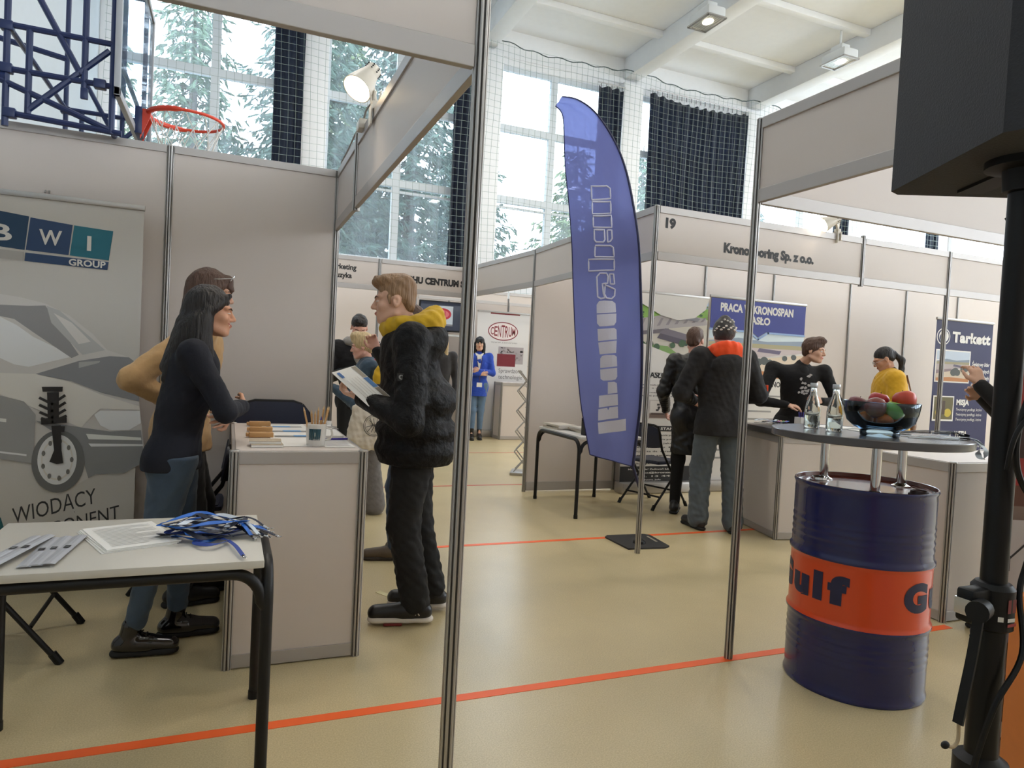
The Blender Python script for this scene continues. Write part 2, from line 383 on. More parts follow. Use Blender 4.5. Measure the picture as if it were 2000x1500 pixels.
for i in range(1, 7): post(CX[i], 11.9, 'distant back wall post, %s' % ['left of the dark-haired man', 'above the dark-haired man', 'left of the television', 'right of the television', 'above the oval logo banner', 'hidden at the far right'][i-1])
board('booth_fascia', 'distant low fascia above the oval logo banner', 'fascia', 'fascia boards of the exhibition booths', (2.80, 11.05), (4.4, 11.05), 2.30, 2.52, .05, .05)
board('booth_fascia', 'distant low fascia right of the oval logo banner', 'fascia', 'fascia boards of the exhibition booths', (4.4, 11.05), (6.0, 11.05), 2.30, 2.52, .05, .05)
post(2.78, 11.05, 'distant booth post at the left end of the low fascia'); post(6.0, 11.05, 'distant booth post at the right end of the low fascia')
for i, x in enumerate((-1.95, 1.05, 4.05, 7.05)): partition((x, -1.7), (x+3, -1.7), 'white partition panel added behind the camera to block low daylight, %s from the left wall' % ('first', 'second', 'third', 'fourth')[i])  # unseen row, added to shade the lower hall from the openings behind
# lettering on the fascias (local x runs along the board, front is -y)
BK = (38, 36, 36)
def fascia_text(fa, items):
    for t, x, z, h, w in items:
        p = Print((0, -.0035, 0), (1, 0, 0), (0, 0, 1)); p.text(BK, t, x, z, h, w, bold=.062 if h > .062 else .035); p.obj('lettering', fa)
fascia_text(f19, [('19', .075, 2.355, .064, .088), ('Kronoflooring Sp. z o.o.', .60, 2.235, .066, .885)])
fascia_text(fc, [('PHU CENTRUM Sp. z o.o.', .36, 2.25, .075, 1.02)])
fascia_text(fm, [('Agencja Marketing', 1.05, 2.335, .06, .62), ('Scena-Muzyka', 1.16, 2.235, .06, .46)])

# floor tape
mTape = M('orange_floor_tape', (250, 104, 42), .45); mRed = M('red_court_line', (205, 88, 70), .4)
def tape(x0, x1, y, w, m, label, tilt=0):
    MBt = MB(); MBt.add([(x0, y-w/2, .0015), (x1, y-w/2+tilt, .0015), (x1, y+w/2+tilt, .0015), (x0, y+w/2, .0015), (x0, y-w/2, 0), (x1, y-w/2+tilt, 0), (x1, y+w/2+tilt, 0), (x0, y+w/2, 0)], [(0, 1, 2, 3), (4, 7, 6, 5), (0, 4, 5, 1), (1, 5, 6, 2), (2, 6, 7, 3), (3, 7, 4, 0)])
    tag(MBt.obj('floor_tape', m, smooth=0), label, 'tape', 'coloured tapes on the hall floor')
tape(-1.9, 3.72, 2.52, .05, mTape, 'long orange floor tape running past the foreground table and the barrel', .02)
tape(.6, 5.2, 4.65, .045, mTape, 'orange floor tape passing under the black flag base plate')
tape(-1.9, 4.0, 6.9, .035, mRed, 'thin red floor line left of the small table')
tape(-1.9, 6.0, 9.35, .035, mRed, 'thin red floor line farthest away, in front of the woman in blue')
yt = MB(); yt.box((.88, 3.72, .001), (.035, .24, .002), rot=Euler((0, 0, .5)))
tag(yt.obj('floor_tape', M('pale_masking_tape', (214, 204, 160), .5), smooth=0), 'short pale strip of tape on the floor by the black sneakers', 'tape', 'coloured tapes on the hall floor')

# ---------------------------------------------------------------- organic shapes: smooth-union fields turned into one surface (surface nets)
class Field:
    def __init__(s, h): s.h = h; s.pr = []
    def cap(s, a, b, ra, rb=None, k=.02, fl=None, mi=0, wr=0, sub=False):
        """tapered capsule; fl=(direction, factor) squashes it along a direction; wr = wrinkle amplitude"""
        s.pr.append(('c', np.array(a, float), np.array(b, float), ra, ra if rb is None else rb, k, fl, mi, wr, sub)); return s
    def ell(s, c, r, k=.02, R=None, mi=0, wr=0, sub=False):
        s.pr.append(('e', np.array(c, float), np.array(r, float), 0, 0, k, R, mi, wr, sub)); return s
    def cut(s, p, n, k=.004):
        n = np.array(n, float); s.pr.append(('h', np.array(p, float), n/np.linalg.norm(n), 0, 0, k, None, 0, 0, True)); return s
    def mesh(s):
        h = s.h; lo = np.full(3, 9e9); hi = -lo; bbs = []
        for p in s.pr:
            if p[0] == 'c': m = max(p[3], p[4])*(max(1, p[6][1]) if p[6] is not None else 1)+p[5]+p[8]*2+2*h; a, b = np.minimum(p[1], p[2])-m, np.maximum(p[1], p[2])+m
            elif p[0] == 'e': m = (p[2] if p[6] is None else np.full(3, p[2].max()))+p[5]+p[8]*2+2*h; a, b = p[1]-m, p[1]+m
            else: a = b = None
            bbs.append((a, b))
            if a is not None and not p[9]: lo = np.minimum(lo, a); hi = np.maximum(hi, b)
        n = np.ceil((hi-lo)/h).astype(int)+2
        F_ = np.full(n, .25, np.float32); MI = np.zeros(n, np.int8)
        ax = [lo[i]+h*np.arange(n[i]) for i in range(3)]
        for p, (a, b) in zip(s.pr, bbs):
            if a is None: sl = (slice(None),)*3
            else:
                i0 = np.clip(np.floor((a-lo)/h).astype(int), 0, n); i1 = np.clip(np.ceil((b-lo)/h).astype(int)+1, 0, n)
                if (i1 <= i0).any(): continue
                sl = tuple(slice(int(x), int(y)) for x, y in zip(i0, i1))
            X, Y, Z = np.meshgrid(ax[0][sl[0]], ax[1][sl[1]], ax[2][sl[2]], indexing='ij', sparse=True)
            if p[0] == 'c':
                A, B = p[1], p[2]; d = B-A; L2 = max(d@d, 1e-9)
                px, py, pz = X-A[0], Y-A[1], Z-A[2]
                t = np.clip((px*d[0]+py*d[1]+pz*d[2])/L2, 0, 1)
                qx, qy, qz = px-d[0]*t, py-d[1]*t, pz-d[2]*t
                if p[6] is not None:
                    nn = np.array(p[6][0], float); nn /= np.linalg.norm(nn); g = (1/p[6][1]-1); dn = (qx*nn[0]+qy*nn[1]+qz*nn[2])*g
                    qx, qy, qz = qx+nn[0]*dn, qy+nn[1]*dn, qz+nn[2]*dn
                D = np.sqrt(qx*qx+qy*qy+qz*qz)-(p[3]+(p[4]-p[3])*t)
                if p[6] is not None and p[6][1] < 1: D = D*max(p[6][1], .5)
            elif p[0] == 'e':
                px, py, pz = X-p[1][0], Y-p[1][1], Z-p[1][2]
                if p[6] is not None:
                    R = np.array(p[6]); px, py, pz = (px*R[0, 0]+py*R[1, 0]+pz*R[2, 0], px*R[0, 1]+py*R[1, 1]+pz*R[2, 1], px*R[0, 2]+py*R[1, 2]+pz*R[2, 2])
                r = p[2]; k0 = np.sqrt((px/r[0])**2+(py/r[1])**2+(pz/r[2])**2); k1 = np.sqrt((px/r[0]**2)**2+(py/r[1]**2)**2+(pz/r[2]**2)**2)
                D = k0*(k0-1)/np.maximum(k1, 1e-6)
                D = np.where(k0 < 1e-3, -r.min(), D)
            else: D = (X-p[1][0])*p[2][0]+(Y-p[1][1])*p[2][1]+(Z-p[1][2])*p[2][2]
            if p[8]:
                w = p[8]; D = D+w*(np.sin(X*61+Y*23+np.sin(Z*31)*1.7)*np.sin(Z*43+X*17+Y*29+1.3)+.6*np.sin(Z*97+X*53-Y*71)*np.sin(X*83-Z*37+Y*41))
            D = D.astype(np.float32); cur = F_[sl]; k = p[5]
            if p[9]:
                D = -D if p[0] != 'h' else D
                hh = np.clip(.5-.5*(cur-D)/k, 0, 1); F_[sl] = cur+(D-cur)*hh+k*hh*(1-hh)
            else:
                MI[sl] = np.where(D < cur, p[7], MI[sl])
                hh = np.clip(.5+.5*(cur-D)/k, 0, 1); F_[sl] = cur*(1-hh)+D*hh-k*hh*(1-hh)
        # surface nets
        ins = F_ < 0; ins[0] = ins[-1] = False; ins[:, 0] = ins[:, -1] = False; ins[:, :, 0] = ins[:, :, -1] = False
        F_ = np.where(ins, np.minimum(F_, -1e-6), np.maximum(F_, 1e-6))
        c = [ins[i:n[0]-1+i, j:n[1]-1+j, k:n[2]-1+k] for i in (0, 1) for j in (0, 1) for k in (0, 1)]
        tot = sum(x.astype(np.int8) for x in c); act = (tot > 0) & (tot < 8)
        idx = np.full(act.shape, -1, np.int64); I, J, K = np.nonzero(act); N = len(I); idx[I, J, K] = np.arange(N)
        P = np.zeros((N, 3)); cnt = np.zeros(N)
        for axn in range(3):
            o1, o2 = [q for q in range(3) if q != axn]
            for u in (0, 1):
                for v in (0, 1):
                    e0 = [I, J, K]; e0[o1] = e0[o1]+u; e0[o2] = e0[o2]+v; e1 = list(e0); e1[axn] = e1[axn]+1
                    f0, f1 = F_[tuple(e0)], F_[tuple(e1)]; cr = (f0 < 0) != (f1 < 0); t = np.where(cr, f0/np.where(cr, f0-f1, 1), 0)
                    q = np.zeros((N, 3)); q[:, o1] = u; q[:, o2] = v; q[:, axn] = t
                    P += q*cr[:, None]; cnt += cr
        P = (np.stack([I, J, K], 1)+P/np.maximum(cnt, 1)[:, None])*h+lo
        fs = []
        for axn in range(3):
            o1, o2 = (axn+1) % 3, (axn+2) % 3
            s0 = [slice(None)]*3; s1 = [slice(None)]*3; s0[axn] = slice(0, -1); s1[axn] = slice(1, None)
            a, b = ins[tuple(s0)], ins[tuple(s1)]; E = np.argwhere(a != b); E = E[(E[:, o1] > 0) & (E[:, o2] > 0)]
            flip = a[tuple(E.T)]
            def cid(d1, d2):
                q = E.copy(); q[:, o1] -= d1; q[:, o2] -= d2; return idx[tuple(np.minimum(q, np.array(idx.shape)-1).T)]
            Q = np.stack([cid(1, 1), cid(0, 1), cid(0, 0), cid(1, 0)], 1)
            Q[~flip] = Q[~flip][:, ::-1]
            fs.append(Q[(Q >= 0).all(1)])
        fs = np.concatenate(fs)
        # light smoothing
        for _ in range(1):
            acc = np.zeros_like(P); ct = np.zeros(len(P))
            for e in range(4):
                a, b = fs[:, e], fs[:, (e+1) % 4]
                np.add.at(acc, a, P[b]); np.add.at(acc, b, P[a]); np.add.at(ct, a, 1); np.add.at(ct, b, 1)
            P = P*.5+.5*acc/np.maximum(ct, 1)[:, None]
        return P, fs, MI[np.clip(I, 0, n[0]-1), J, K]
    def obj(s, name, mats, parent=None, loc=None, facemat=None):
        P, fs, mi = s.mesh()
        me = bpy.data.meshes.new(name); me.vertices.add(len(P)); me.vertices.foreach_set('co', P.astype(np.float32).ravel())
        me.loops.add(len(fs)*4); me.loops.foreach_set('vertex_index', fs.astype(np.int32).ravel()); me.polygons.add(len(fs))
        me.polygons.foreach_set('loop_start', np.arange(0, len(fs)*4, 4, dtype=np.int32))
        for m in (mats if isinstance(mats, (list, tuple)) else [mats]): me.materials.append(m)
        fm = mi[fs[:, 0]].astype(np.int32)
        if facemat is not None: fm = facemat(P[fs].mean(1), fm).astype(np.int32)
        me.polygons.foreach_set('material_index', fm); me.polygons.foreach_set('use_smooth', [True]*len(fs)); me.update(calc_edges=True); me.validate()
        o = bpy.data.objects.new(name, me); COL.objects.link(o)
        if parent is not None: o.parent = parent
        if loc is not None: o.location = loc
        return o
def V(*a): return np.array(a, float)
def unit(v): return np.array(v, float)/max(np.linalg.norm(v), 1e-9)
def rotx(a): c, s = math.cos(a), math.sin(a); return np.array([[1, 0, 0], [0, c, -s], [0, s, c]])
def roty(a): c, s = math.cos(a), math.sin(a); return np.array([[c, 0, s], [0, 1, 0], [-s, 0, c]])
def rotz(a): c, s = math.cos(a), math.sin(a); return np.array([[c, -s, 0], [s, c, 0], [0, 0, 1]])

def hand(f, wr, dr, nrm, side, curl=.5, spread=.12, s=1.0, mi=0, curls=None, thumb=.6):
    """wr wrist, dr forearm->finger direction, nrm palm normal (towards the palm side), side: +1/-1 thumb side along dr x nrm"""
    d = unit(dr); n = unit(np.array(nrm)-d*np.dot(nrm, d)); t = np.cross(d, n)*side; wr = np.array(wr)
    f.cap(wr-d*.03*s, wr+d*.02*s, .024*s, .026*s, .01, (n, .75), mi)
    f.cap(wr+d*.02*s+t*.012*s, wr+d*.075*s+t*.018*s, .024*s, .022*s, .012, (n, .55), mi)
    f.cap(wr+d*.02*s-t*.012*s, wr+d*.070*s-t*.020*s, .022*s, .020*s, .012, (n, .55), mi)
    for i, (off, L) in enumerate(((.030, .072), (.011, .080), (-.010, .075), (-.030, .060))):
        c = (curls[i] if curls else curl+.06*i); p = wr+d*.082*s+t*off*s; q = unit(d+t*spread*(off/.03)); a = 0
        for j, (fr, r0, r1) in enumerate(((.45, .0088, .0082), (.32, .0082, .0076), (.26, .0076, .0062))):
            a += c*(.75, 1.0, .8)[j]; v = q*math.cos(a)+n*math.sin(a); e = p+v*L*fr*s
            f.cap(p, e, r0*s, r1*s, .004, None, mi); p = e
    p = wr+d*.022*s+t*.028*s; v = unit(d*.75+t*.75+n*.25); e = p+v*.038*s; f.cap(p-v*.015*s, e, .013*s, .011*s, .01, None, mi)
    v2 = unit(d*.95+t*(.35-.5*thumb)+n*.55*thumb); e2 = e+v2*.030*s; f.cap(e, e2, .0105*s, .009*s, .004, None, mi)
    v3 = unit(d*.9+t*(.1-.6*thumb)+n*.7*thumb); f.cap(e2, e2+v3*.022*s, .009*s, .007*s, .004, None, mi)

class Pose:
    """joints in the person's own frame: x = the person's right, y = forward, z = up, metres at 1.75 m tall"""
    def __init__(s, **kw):
        J = dict(hipR=V(.088, 0, .92), hipL=V(-.088, 0, .92), kneeR=V(.095, .03, .50), kneeL=V(-.095, .03, .50), ankR=V(.10, -.02, .085), ankL=V(-.10, -.02, .085),
                 pelvis=V(0, 0, .97), waist=V(0, .0, 1.10), chest=V(0, .005, 1.28), neck=V(0, -.015, 1.455), head=V(0, .025, 1.625),
                 shR=V(.175, -.01, 1.415), shL=V(-.175, -.01, 1.415), elR=V(.225, -.04, 1.13), elL=V(-.225, -.04, 1.13), wrR=V(.235, .06, .89), wrL=V(-.235, .06, .89))
        lean = kw.pop('lean', 0); side = kw.pop('side', 0); twist = kw.pop('twist', 0); yaw = kw.pop('hyaw', 0); pitch = kw.pop('hpitch', 0); roll = kw.pop('hroll', 0); hunch = kw.pop('hunch', 0)
        foot = kw.pop('foot', {}); s.s = kw.pop('scale', 1.0); sw = kw.pop('shw', 1.0); hip = kw.pop('hipshift', None)
        for k in ('shR', 'shL'): J[k][0] *= sw
        Rm = rotz(twist) @ roty(side) @ rotx(-lean); pv = V(0, 0, .95)
        for k in ('waist', 'chest', 'neck', 'head', 'shR', 'shL', 'elR', 'elL', 'wrR', 'wrL'):
            R2 = Rm if k != 'waist' else rotz(twist*.4) @ roty(side*.5) @ rotx(-lean*.5)
            J[k] = R2 @ (J[k]-pv)+pv
        if hip is not None:
            for k in J:
                if k[:3] not in ('ank',) and k[:4] != 'knee': J[k] = J[k]+V(*hip)
        if hunch: J['head'] = J['head']+V(0, hunch, -hunch*.4)
        for k, v in kw.items(): J[k] = V(*v)
        s.J = J; s.foot = foot
        s.H = rotz(yaw) @ roty(roll) @ rotx(-pitch)       # head orientation (pitch > 0 looks down)
        s.T = Rm
    def __getattr__(s, k):
        if k in ('J',): raise AttributeError(k)
        if k in s.J: return s.J[k]
        raise AttributeError(k)
    def hp(s, x, y, z): return s.head+s.H @ V(x, y, z)
    def tp(s, base, x, y, z): return s.J[base]+s.T @ V(x, y, z)

SKIN = {}
def skin(tone):
    if tone in SKIN: return SKIN[tone]
    c = {'fair': (214, 168, 142), 'warm': (205, 152, 122), 'pink': (220, 166, 146), 'tan': (196, 146, 116)}[tone]
    a = M('skin_'+tone, c, .5, var=.06, vscale=14, bump=.05, bscale=120)
    a.node_tree.nodes['Principled BSDF'].inputs['Subsurface Weight'].default_value = .08
    a.node_tree.nodes['Principled BSDF'].inputs['Subsurface Radius'].default_value = (.012, .005, .003)
    l = M('lip_'+tone, tuple(int(v*f) for v, f in zip(c, (.86, .62, .60))), .4)
    n = M('teeth', (238, 232, 222), .3); b = M('brow_'+tone, (78, 56, 44), .8)
    SKIN[tone] = [a, l, n, b]; return SKIN[tone]
mEyeW = M('eye_white', (228, 224, 220), .25); mEyeD = M('eye_iris', (52, 40, 34), .2)

def head_prims(f, P, fem=0, smile=0, k=.6, nose=1.0):
    hp = P.hp; R = P.H
    def E(c, r, kk=.02, rot=None, **kw): f.ell(hp(*c), r, kk, R if rot is None else R @ rot, **kw)
    def Cp(a, b, ra, rb, kk=.01, **kw): f.cap(hp(*a), hp(*b), ra, rb, kk, **kw)
    E((0, -.012, .035), (.073, .092, .080), .02); E((0, .022, -.030), (.060-.003*fem, .066, .078), .03)
    E((0, .052, -.068), (.040-.004*fem, .038, .040), .025); E((0, .074, -.094), (.018, .016, .014), .02)
    for s in (-1, 1):
        E((s*.036, .062, -.022), (.024, .022, .022), .02)
        Cp((s*.052, .0, -.062), (s*.026, .066, -.092), .016, .014, .02)
        Cp((s*.014, .086, .024), (s*.048, .070, .026), .011, .009, .012)
        E((s*.074, -.008, -.006), (.010, .020, .031), .006, rotz(s*-.35) @ rotx(.15)); E((s*.0815, -.006, .002), (.006, .010, .015), .004, sub=True)
        E((s*.031, .096, .004), (.015, .013, .009), .008, sub=True)
        E((s*.031, .0785, .003), (.0125, .0125, .0115), .003)
        E((s*.0125, .094, -.030), (.008*nose, .010, .007), .006)
    Cp((0, .086, .012), (0, .108*1, -.024), .0085*nose, .0115*nose, .012)
    Cp((-.018-.006*smile, .084-.004*smile, -.056+.006*smile), (0, .094, -.0565), .0065, .0075, .006, mi=1); Cp((0, .094, -.0565), (.018+.006*smile, .084-.004*smile, -.056+.006*smile), .0075, .0065, .006, mi=1)
    Cp((-.014, .084, -.066), (.014, .084, -.066), .0075, .0075, .008, mi=1)
    if smile > .4: Cp((-.017, .0905, -.0600), (.017, .0905, -.0600), .0042, .0042, .002, mi=2)
def face_detail(P, root, blink=0, brow=None, eyes=True):
    if eyes:
        for s in (-1, 1):
            e = MB(); c = P.hp(s*.031, .0785, .003); Rm = Matrix(P.H.tolist()); fw = P.H @ V(0, 1, 0)
            e.ell(c, (.0128, .0130, .0085-.004*blink), 0, 14, 10, Rm); e.ell(c+fw*.0058, (.0058, .0075, .0058-.002*blink), 1, 12, 8, Rm)
            e.obj('eye', [mEyeW, mEyeD], root)
    for s in (-1, 1):
        f = Field(.003)
        f.cap(P.hp(s*.016, .0955, .021), P.hp(s*.034, .0905, .0265), .0035, .0036, .003); f.cap(P.hp(s*.034, .0905, .0265), P.hp(s*.050, .077, .022), .0036, .0022, .003)
        f.obj('eyebrow', brow or M('brow_brown', (70, 50, 40), .8), root)
def finish(root, P, x, y, heading, z=0):
    """heading: world angle of the facing direction measured from +Y, clockwise seen from above"""
    root.location = (x, y, z); root.rotation_euler = (0, 0, -heading); root.scale = (P.s,)*3
def body(P, root, h, tone='fair', fem=0, smile=0, hands=None, nose=1.0, bare=()):
    f = Field(h)
    head_prims(f, P, fem, smile, nose=nose)
    f.cap(P.hp(0, -.022, -.045), P.neck, .050-.008*fem, .056-.008*fem, .02); f.cap(P.neck+V(0, 0, -.03), P.chest, .06, .085, .04, ((0, 1, 0), .7))
    f.cap(P.chest, P.pelvis, .09, .09, .05, ((0, 1, 0), .7))
    for s in 'RL':
        J = P.J; f.cap(P.chest+V(0, 0, .06), J['sh'+s], .05, .045, .04); f.cap(J['sh'+s], J['el'+s], .036, .030, .02); f.cap(J['el'+s], J['wr'+s], .030, .022, .02)
        f.cap(P.pelvis, J['hip'+s], .08, .07, .04); f.cap(J['hip'+s], J['knee'+s], .06, .043, .03); f.cap(J['knee'+s], J['ank'+s], .043, .030, .03)
        fd = P.foot.get(s, (0, 1, 0)); fd = unit(fd); f.cap(J['ank'+s], J['ank'+s]+fd*.13+V(0, 0, -.055), .028, .022, .02)
        hd = (hands or {}).get(s, {}); d = hd.get('d'); d = (J['wr'+s]-J['el'+s]) if d is None else V(*d)
        sg = 1 if s == 'R' else -1
        nrm = V(*hd.get('n', (-sg, 0, 0))); hand(f, J['wr'+s]+unit(d)*.01, d, nrm, hd.get('t', None) or (1 if np.dot(np.cross(unit(d), nrm), V(0, 1, .3)) > 0 else -1), hd.get('c', .4), s=hd.get('s', .98), curls=hd.get('cs'), thumb=hd.get('th', .5))
    return f.obj('body', skin(tone), root)
def coat(P, root, h, mat, name='jacket', fat=1.0, hem=.86, flare=0, sleeve=1.0, wr=.0, mats=None, neckr=.062, back=0, extra=None, hipr=.135, collar=.0, waist=1.0, hemk=None):
    f = Field(h); up = (0, 1, 0); T = P.T; J = P.J
    f.cap(P.chest+T @ V(0, 0, .05), P.chest+T @ V(0, 0, -.05), .150*fat, .148*fat, .05, (T @ V(0, 1, 0), .74), 0, wr)
    f.cap(P.chest, P.waist, .150*fat, .132*fat*waist, .06, (T @ V(0, 1, 0), .78), 0, wr)
    hv = V(0, 0, hem); f.cap(P.waist, V(P.pelvis[0], P.pelvis[1]-.005, max(hem-.03, .5)), .132*fat*waist, (hipr+flare)*fat**.5, .06, ((0, 1, 0), .80), 0, wr)
    f.cap(P.chest+T @ V(0, 0, .10), P.neck+T @ V(0, .01, .0), .115*fat**.5, neckr, .05, (T @ V(0, 1, 0), .85), 0)
    for s in 'RL':
        sg = 1 if s == 'R' else -1
        f.cap(P.chest+T @ V(sg*.06, -.01, .09), J['sh'+s], .085*fat**.5, .066*fat, .05, None, 0, wr*.5)
        e, w = J['el'+s], J['wr'+s]; f.cap(J['sh'+s], e, .068*fat, .054*fat*sleeve, .035, None, 0, wr); f.cap(e, w, .054*fat*sleeve, .038*fat**.5*sleeve, .025, None, 0, wr)
        f.cut(w+unit(w-e)*.012, w-e) if False else None
    for q in 'RL':
        hj = J['hip'+q]; f.ell((hj[0], hj[1]-.040, max(hj[2]-.02, hem+.03)), (.104*fat**.4, .103*fat**.4, .12), .06)
    if extra: extra(f)
    f.cut((0, 0, hem), (0, 0, -1), .006)
    return f.obj(name, mats or mat, root)
def trousers(P, root, h, mat, top=.98, end=.10, wide=1.0, thigh=1.0, wr=.0, flare=0, name='trousers', mats=None):
    f = Field(h); J = P.J
    f.cap(P.pelvis+V(0, -.005, .02), P.pelvis+V(0, -.01, -.05), .128, .135, .04, ((0, 1, 0), .82), 0)
    for s in 'RL':
        sg = 1 if s == 'R' else -1
        f.ell(J['hip'+s]+V(0, -.045, -.02), (.082, .085, .09), .04)
        f.cap(J['hip'+s], J['knee'+s], .094*thigh, .064*wide, .03, None, 0, wr)
        a = J['ank'+s]; k = J['knee'+s]; e = k+(a-k)*min(1.0, (k[2]-end)/(k[2]-a[2])) if k[2] > a[2]+.05 else a
        f.cap(k, e, .064*wide, (.048+flare)*wide, .03, None, 0, wr*1.3)
    f.cut((0, 0, top), (0, 0, 1), .006)
    return f.obj(name, mats or mat, root)
def shoe(P, root, s, h, mat, sole, name='shoe', high=0, L=.285, chunk=.022, laces=None, toe=1.0, solemat2=None):
    a = P.J['ank'+s]; d = unit(V(*P.foot.get(s, (0, 1, 0)))*V(1, 1, 0)); w = np.cross(d, V(0, 0, 1)); b = V(a[0], a[1], a[2]-.085)
    f = Field(h); z = V(0, 0, 1)
    f.cap(b-d*.045+z*.05, b+d*.05+z*.05, .040, .040, .02); f.cap(b+d*.03+z*.055, b+d*(L-.105)+z*(.034+.006*toe), .040, .036*toe, .03, None); f.cap(b-d*.02+z*.06, b+d*.0+z*(.10+high), .040, .044, .02)
    f.cut(b+z*.012, (0, 0, -1), .004)
    o = f.obj(name, mat, root)
    g = Field(h); g.cap(b-d*.05+z*.012, b+d*.04+z*.012, .041, .039, .01, (z, .55)); g.cap(b+d*.04+z*.012, b+d*(L-.112)+z*.012, .039, .043*toe, .01, (z, .55))
    g.cut(b+z*chunk*1.25, (0, 0, 1), .004); g.cut(b, (0, 0, -1), .002)
    so = g.obj('sole', sole, o)
    if laces:
        m = MB()
        for i in range(5):
            p = b+d*(.045+.018*i)+z*(.100-.010*i+high*.2); m.tube([p-w*.024-z*.006, p+z*.004, p+w*.024-z*.006], .0028, 6)
        m.obj('laces', laces, o)
    return o

# ---------------------------------------------------------------- people
def hairmat(n, c, var=.25): return M('hair_'+n, c, .5, bump=.9, bscale=70, var=var, vscale=60, stretch=(1, 1, .07), bdist=.02)
mHairDark = hairmat('dark_brown', (25, 17, 15)); mHairBrown = hairmat('brown', (84, 58, 44)); mHairFair = hairmat('fair', (150, 116, 84)); mHairBlond = hairmat('blond', (205, 178, 132), .4); mHairBlack = hairmat('black', (14, 13, 14))
def cloth(n, c, **k):
    a = dict(rough=.85, bump=.35, bscale=22, var=.10, vscale=18, bdist=.012, sheen=.15); a.update(k); return M('cloth_'+n, c, **a)
def denim(n, c): return cloth('denim_'+n, c, var=.28, vscale=9, bump=.4, bscale=16)
mBlackCloth = cloth('black', (13, 12, 13), sheen=0); mNavy = cloth('navy', (13, 16, 29), sheen=0); mTan = cloth('tan', (190, 152, 104)); mYellow = cloth('mustard', (206, 164, 26)); mOrange = cloth('orange', (240, 78, 24))
mGreyHood = cloth('grey', (150, 144, 138)); mBlue = cloth('royal_blue', (36, 72, 176)); mWhiteCloth = cloth('white', (232, 230, 226)); mPuffer = cloth('puffer', (11, 10, 11), rough=.6, bump=.9, bscale=13, bdist=.03, sheen=0, spec=.25)
mBlazerY = cloth('yellow_blazer', (216, 166, 34)); mJacketGrey = cloth('charcoal', (30, 28, 29), sheen=0); mLeather = cloth('leather', (13, 12, 12), rough=.4, bump=.5, sheen=0)
mShoeBlack = M('shoe_black', (18, 17, 17), .35, bump=.1); mPatent = M('patent_leather', (20, 15, 16), .12, coat=.6); mSoleBlack = M('sole_black', (20, 20, 20), .7); mSoleWhite = M('sole_white', (216, 208, 198), .6); mBrownShoe = M('shoe_brown', (92, 78, 64), .6, bump=.2)
mLace = M('shoe_lace', (16, 16, 16), .8)
def hair_short(P, root, h, mat, vol=0, fringe=0, back=0, name='hair'):
    f = Field(h)
    f.ell(P.hp(0, -.018, .042), (.079+vol, .097+vol, .088+vol), .02, P.H, wr=.0025)
    f.ell(P.hp(0, .03+fringe, .096+vol), (.062, .060, .034+vol), .02, P.H, wr=.004)
    f.ell(P.hp(0, -.072, -.02-back), (.064, .034, .052), .025, P.H, wr=.002)
    f.ell(P.hp(0, .112, -.022), (.086, .068, .084-fringe*.5), .012, P.H, sub=True)
    for s in (-1, 1): f.ell(P.hp(s*.088, .012, -.055), (.022, .05, .058), .01, P.H, sub=True)
    f.cut(P.hp(0, -.05, -.075-back*1.6), P.H @ V(0, -.35, -1), .01)
    return f.obj(name, mat, root)
def hair_long(P, root, h, mat, tips, vol=0, part=True, name='hair'):
    f = Field(h)
    f.ell(P.hp(0, -.018, .044), (.082+vol, .100+vol, .089+vol), .02, P.H, wr=.002)
    f.ell(P.hp(0, .110, -.040), (.057, .060, .098), .014, P.H, sub=True)
    for s in (-1, 1): f.cap(P.hp(s*.030, .078, .090), P.hp(s*.076, .022, .02), .011, .014, .02); f.cap(P.hp(s*.076, -.005, .0), P.hp(s*.070, -.025, -.11), .024, .026, .03)
    f.cap(P.hp(0, -.07, .0), P.hp(0, -.075, -.13), 0.055, .055, .04, None, 0, .001)
    for a, b, r0, r1 in tips: f.cap(a, b, r0, r1, .03, None, 0, .0015)
    return f.obj(name, mat, root)
def person(label, heading_deg, x, y): return thing('person', label, 'person')

# 1 woman in the navy blazer
P = Pose(scale=.92, hipshift=(0, .06, 0), lean=.16, ankR=(.09, -.09, .09), ankL=(-.085, .09, .09), kneeR=(.09, -.005, .50), kneeL=(-.08, .10, .50), elR=(.235, .27, 1.15), wrR=(.03, .35, 1.16), elL=(-.19, .26, 1.14), wrL=(.07, .285, 1.115), hyaw=-.04, hpitch=.06, shw=.92, foot={'R': (.10, 1, 0), 'L': (-.05, 1, 0)})
t = person('woman with long dark hair in navy blazer and jeans, arms crossed', 88, 0, 0)
body(P, t, .0045, 'warm', 1, 1, {'L': dict(d=(.95, -.30, .02), n=(-.2, -.9, -.2), c=.25, t=1), 'R': dict(d=(-1, .1, 0), n=(0, -1, 0))}, nose=.95)
face_detail(P, t, blink=1)
hair_long(P, t, .005, mHairDark, [(P.hp(.075, -.03, -.05), P.hp(.09, .03, -.30), .036, .026), (P.hp(.06, -.04, -.05), P.hp(.11, -.03, -.24), .05, .035), (P.hp(0, -.08, -.08), P.hp(.02, -.15, -.28), .07, .045), (P.hp(-.06, -.03, -.05), P.hp(-.09, -.05, -.26), .045, .03), (P.hp(.05, -.08, -.1), P.hp(.06, -.16, -.34), .05, .02)])
coat(P, t, .007, mNavy, 'blazer', fat=.93, hem=.86, flare=.02, wr=.002, neckr=.060, hipr=.150, waist=.95, sleeve=.98)
trousers(P, t, .007, denim('mid', (64, 80, 98)), top=.93, end=.16, wide=.98, thigh=1.12, wr=.002)
for s in 'RL':
    o = shoe(P, t, s, .005, mPatent, mSoleBlack, 'ankle_boot', high=.035, L=.27, chunk=.034, laces=mLace)
finish(t, P, -.26, 3.36, math.radians(88))

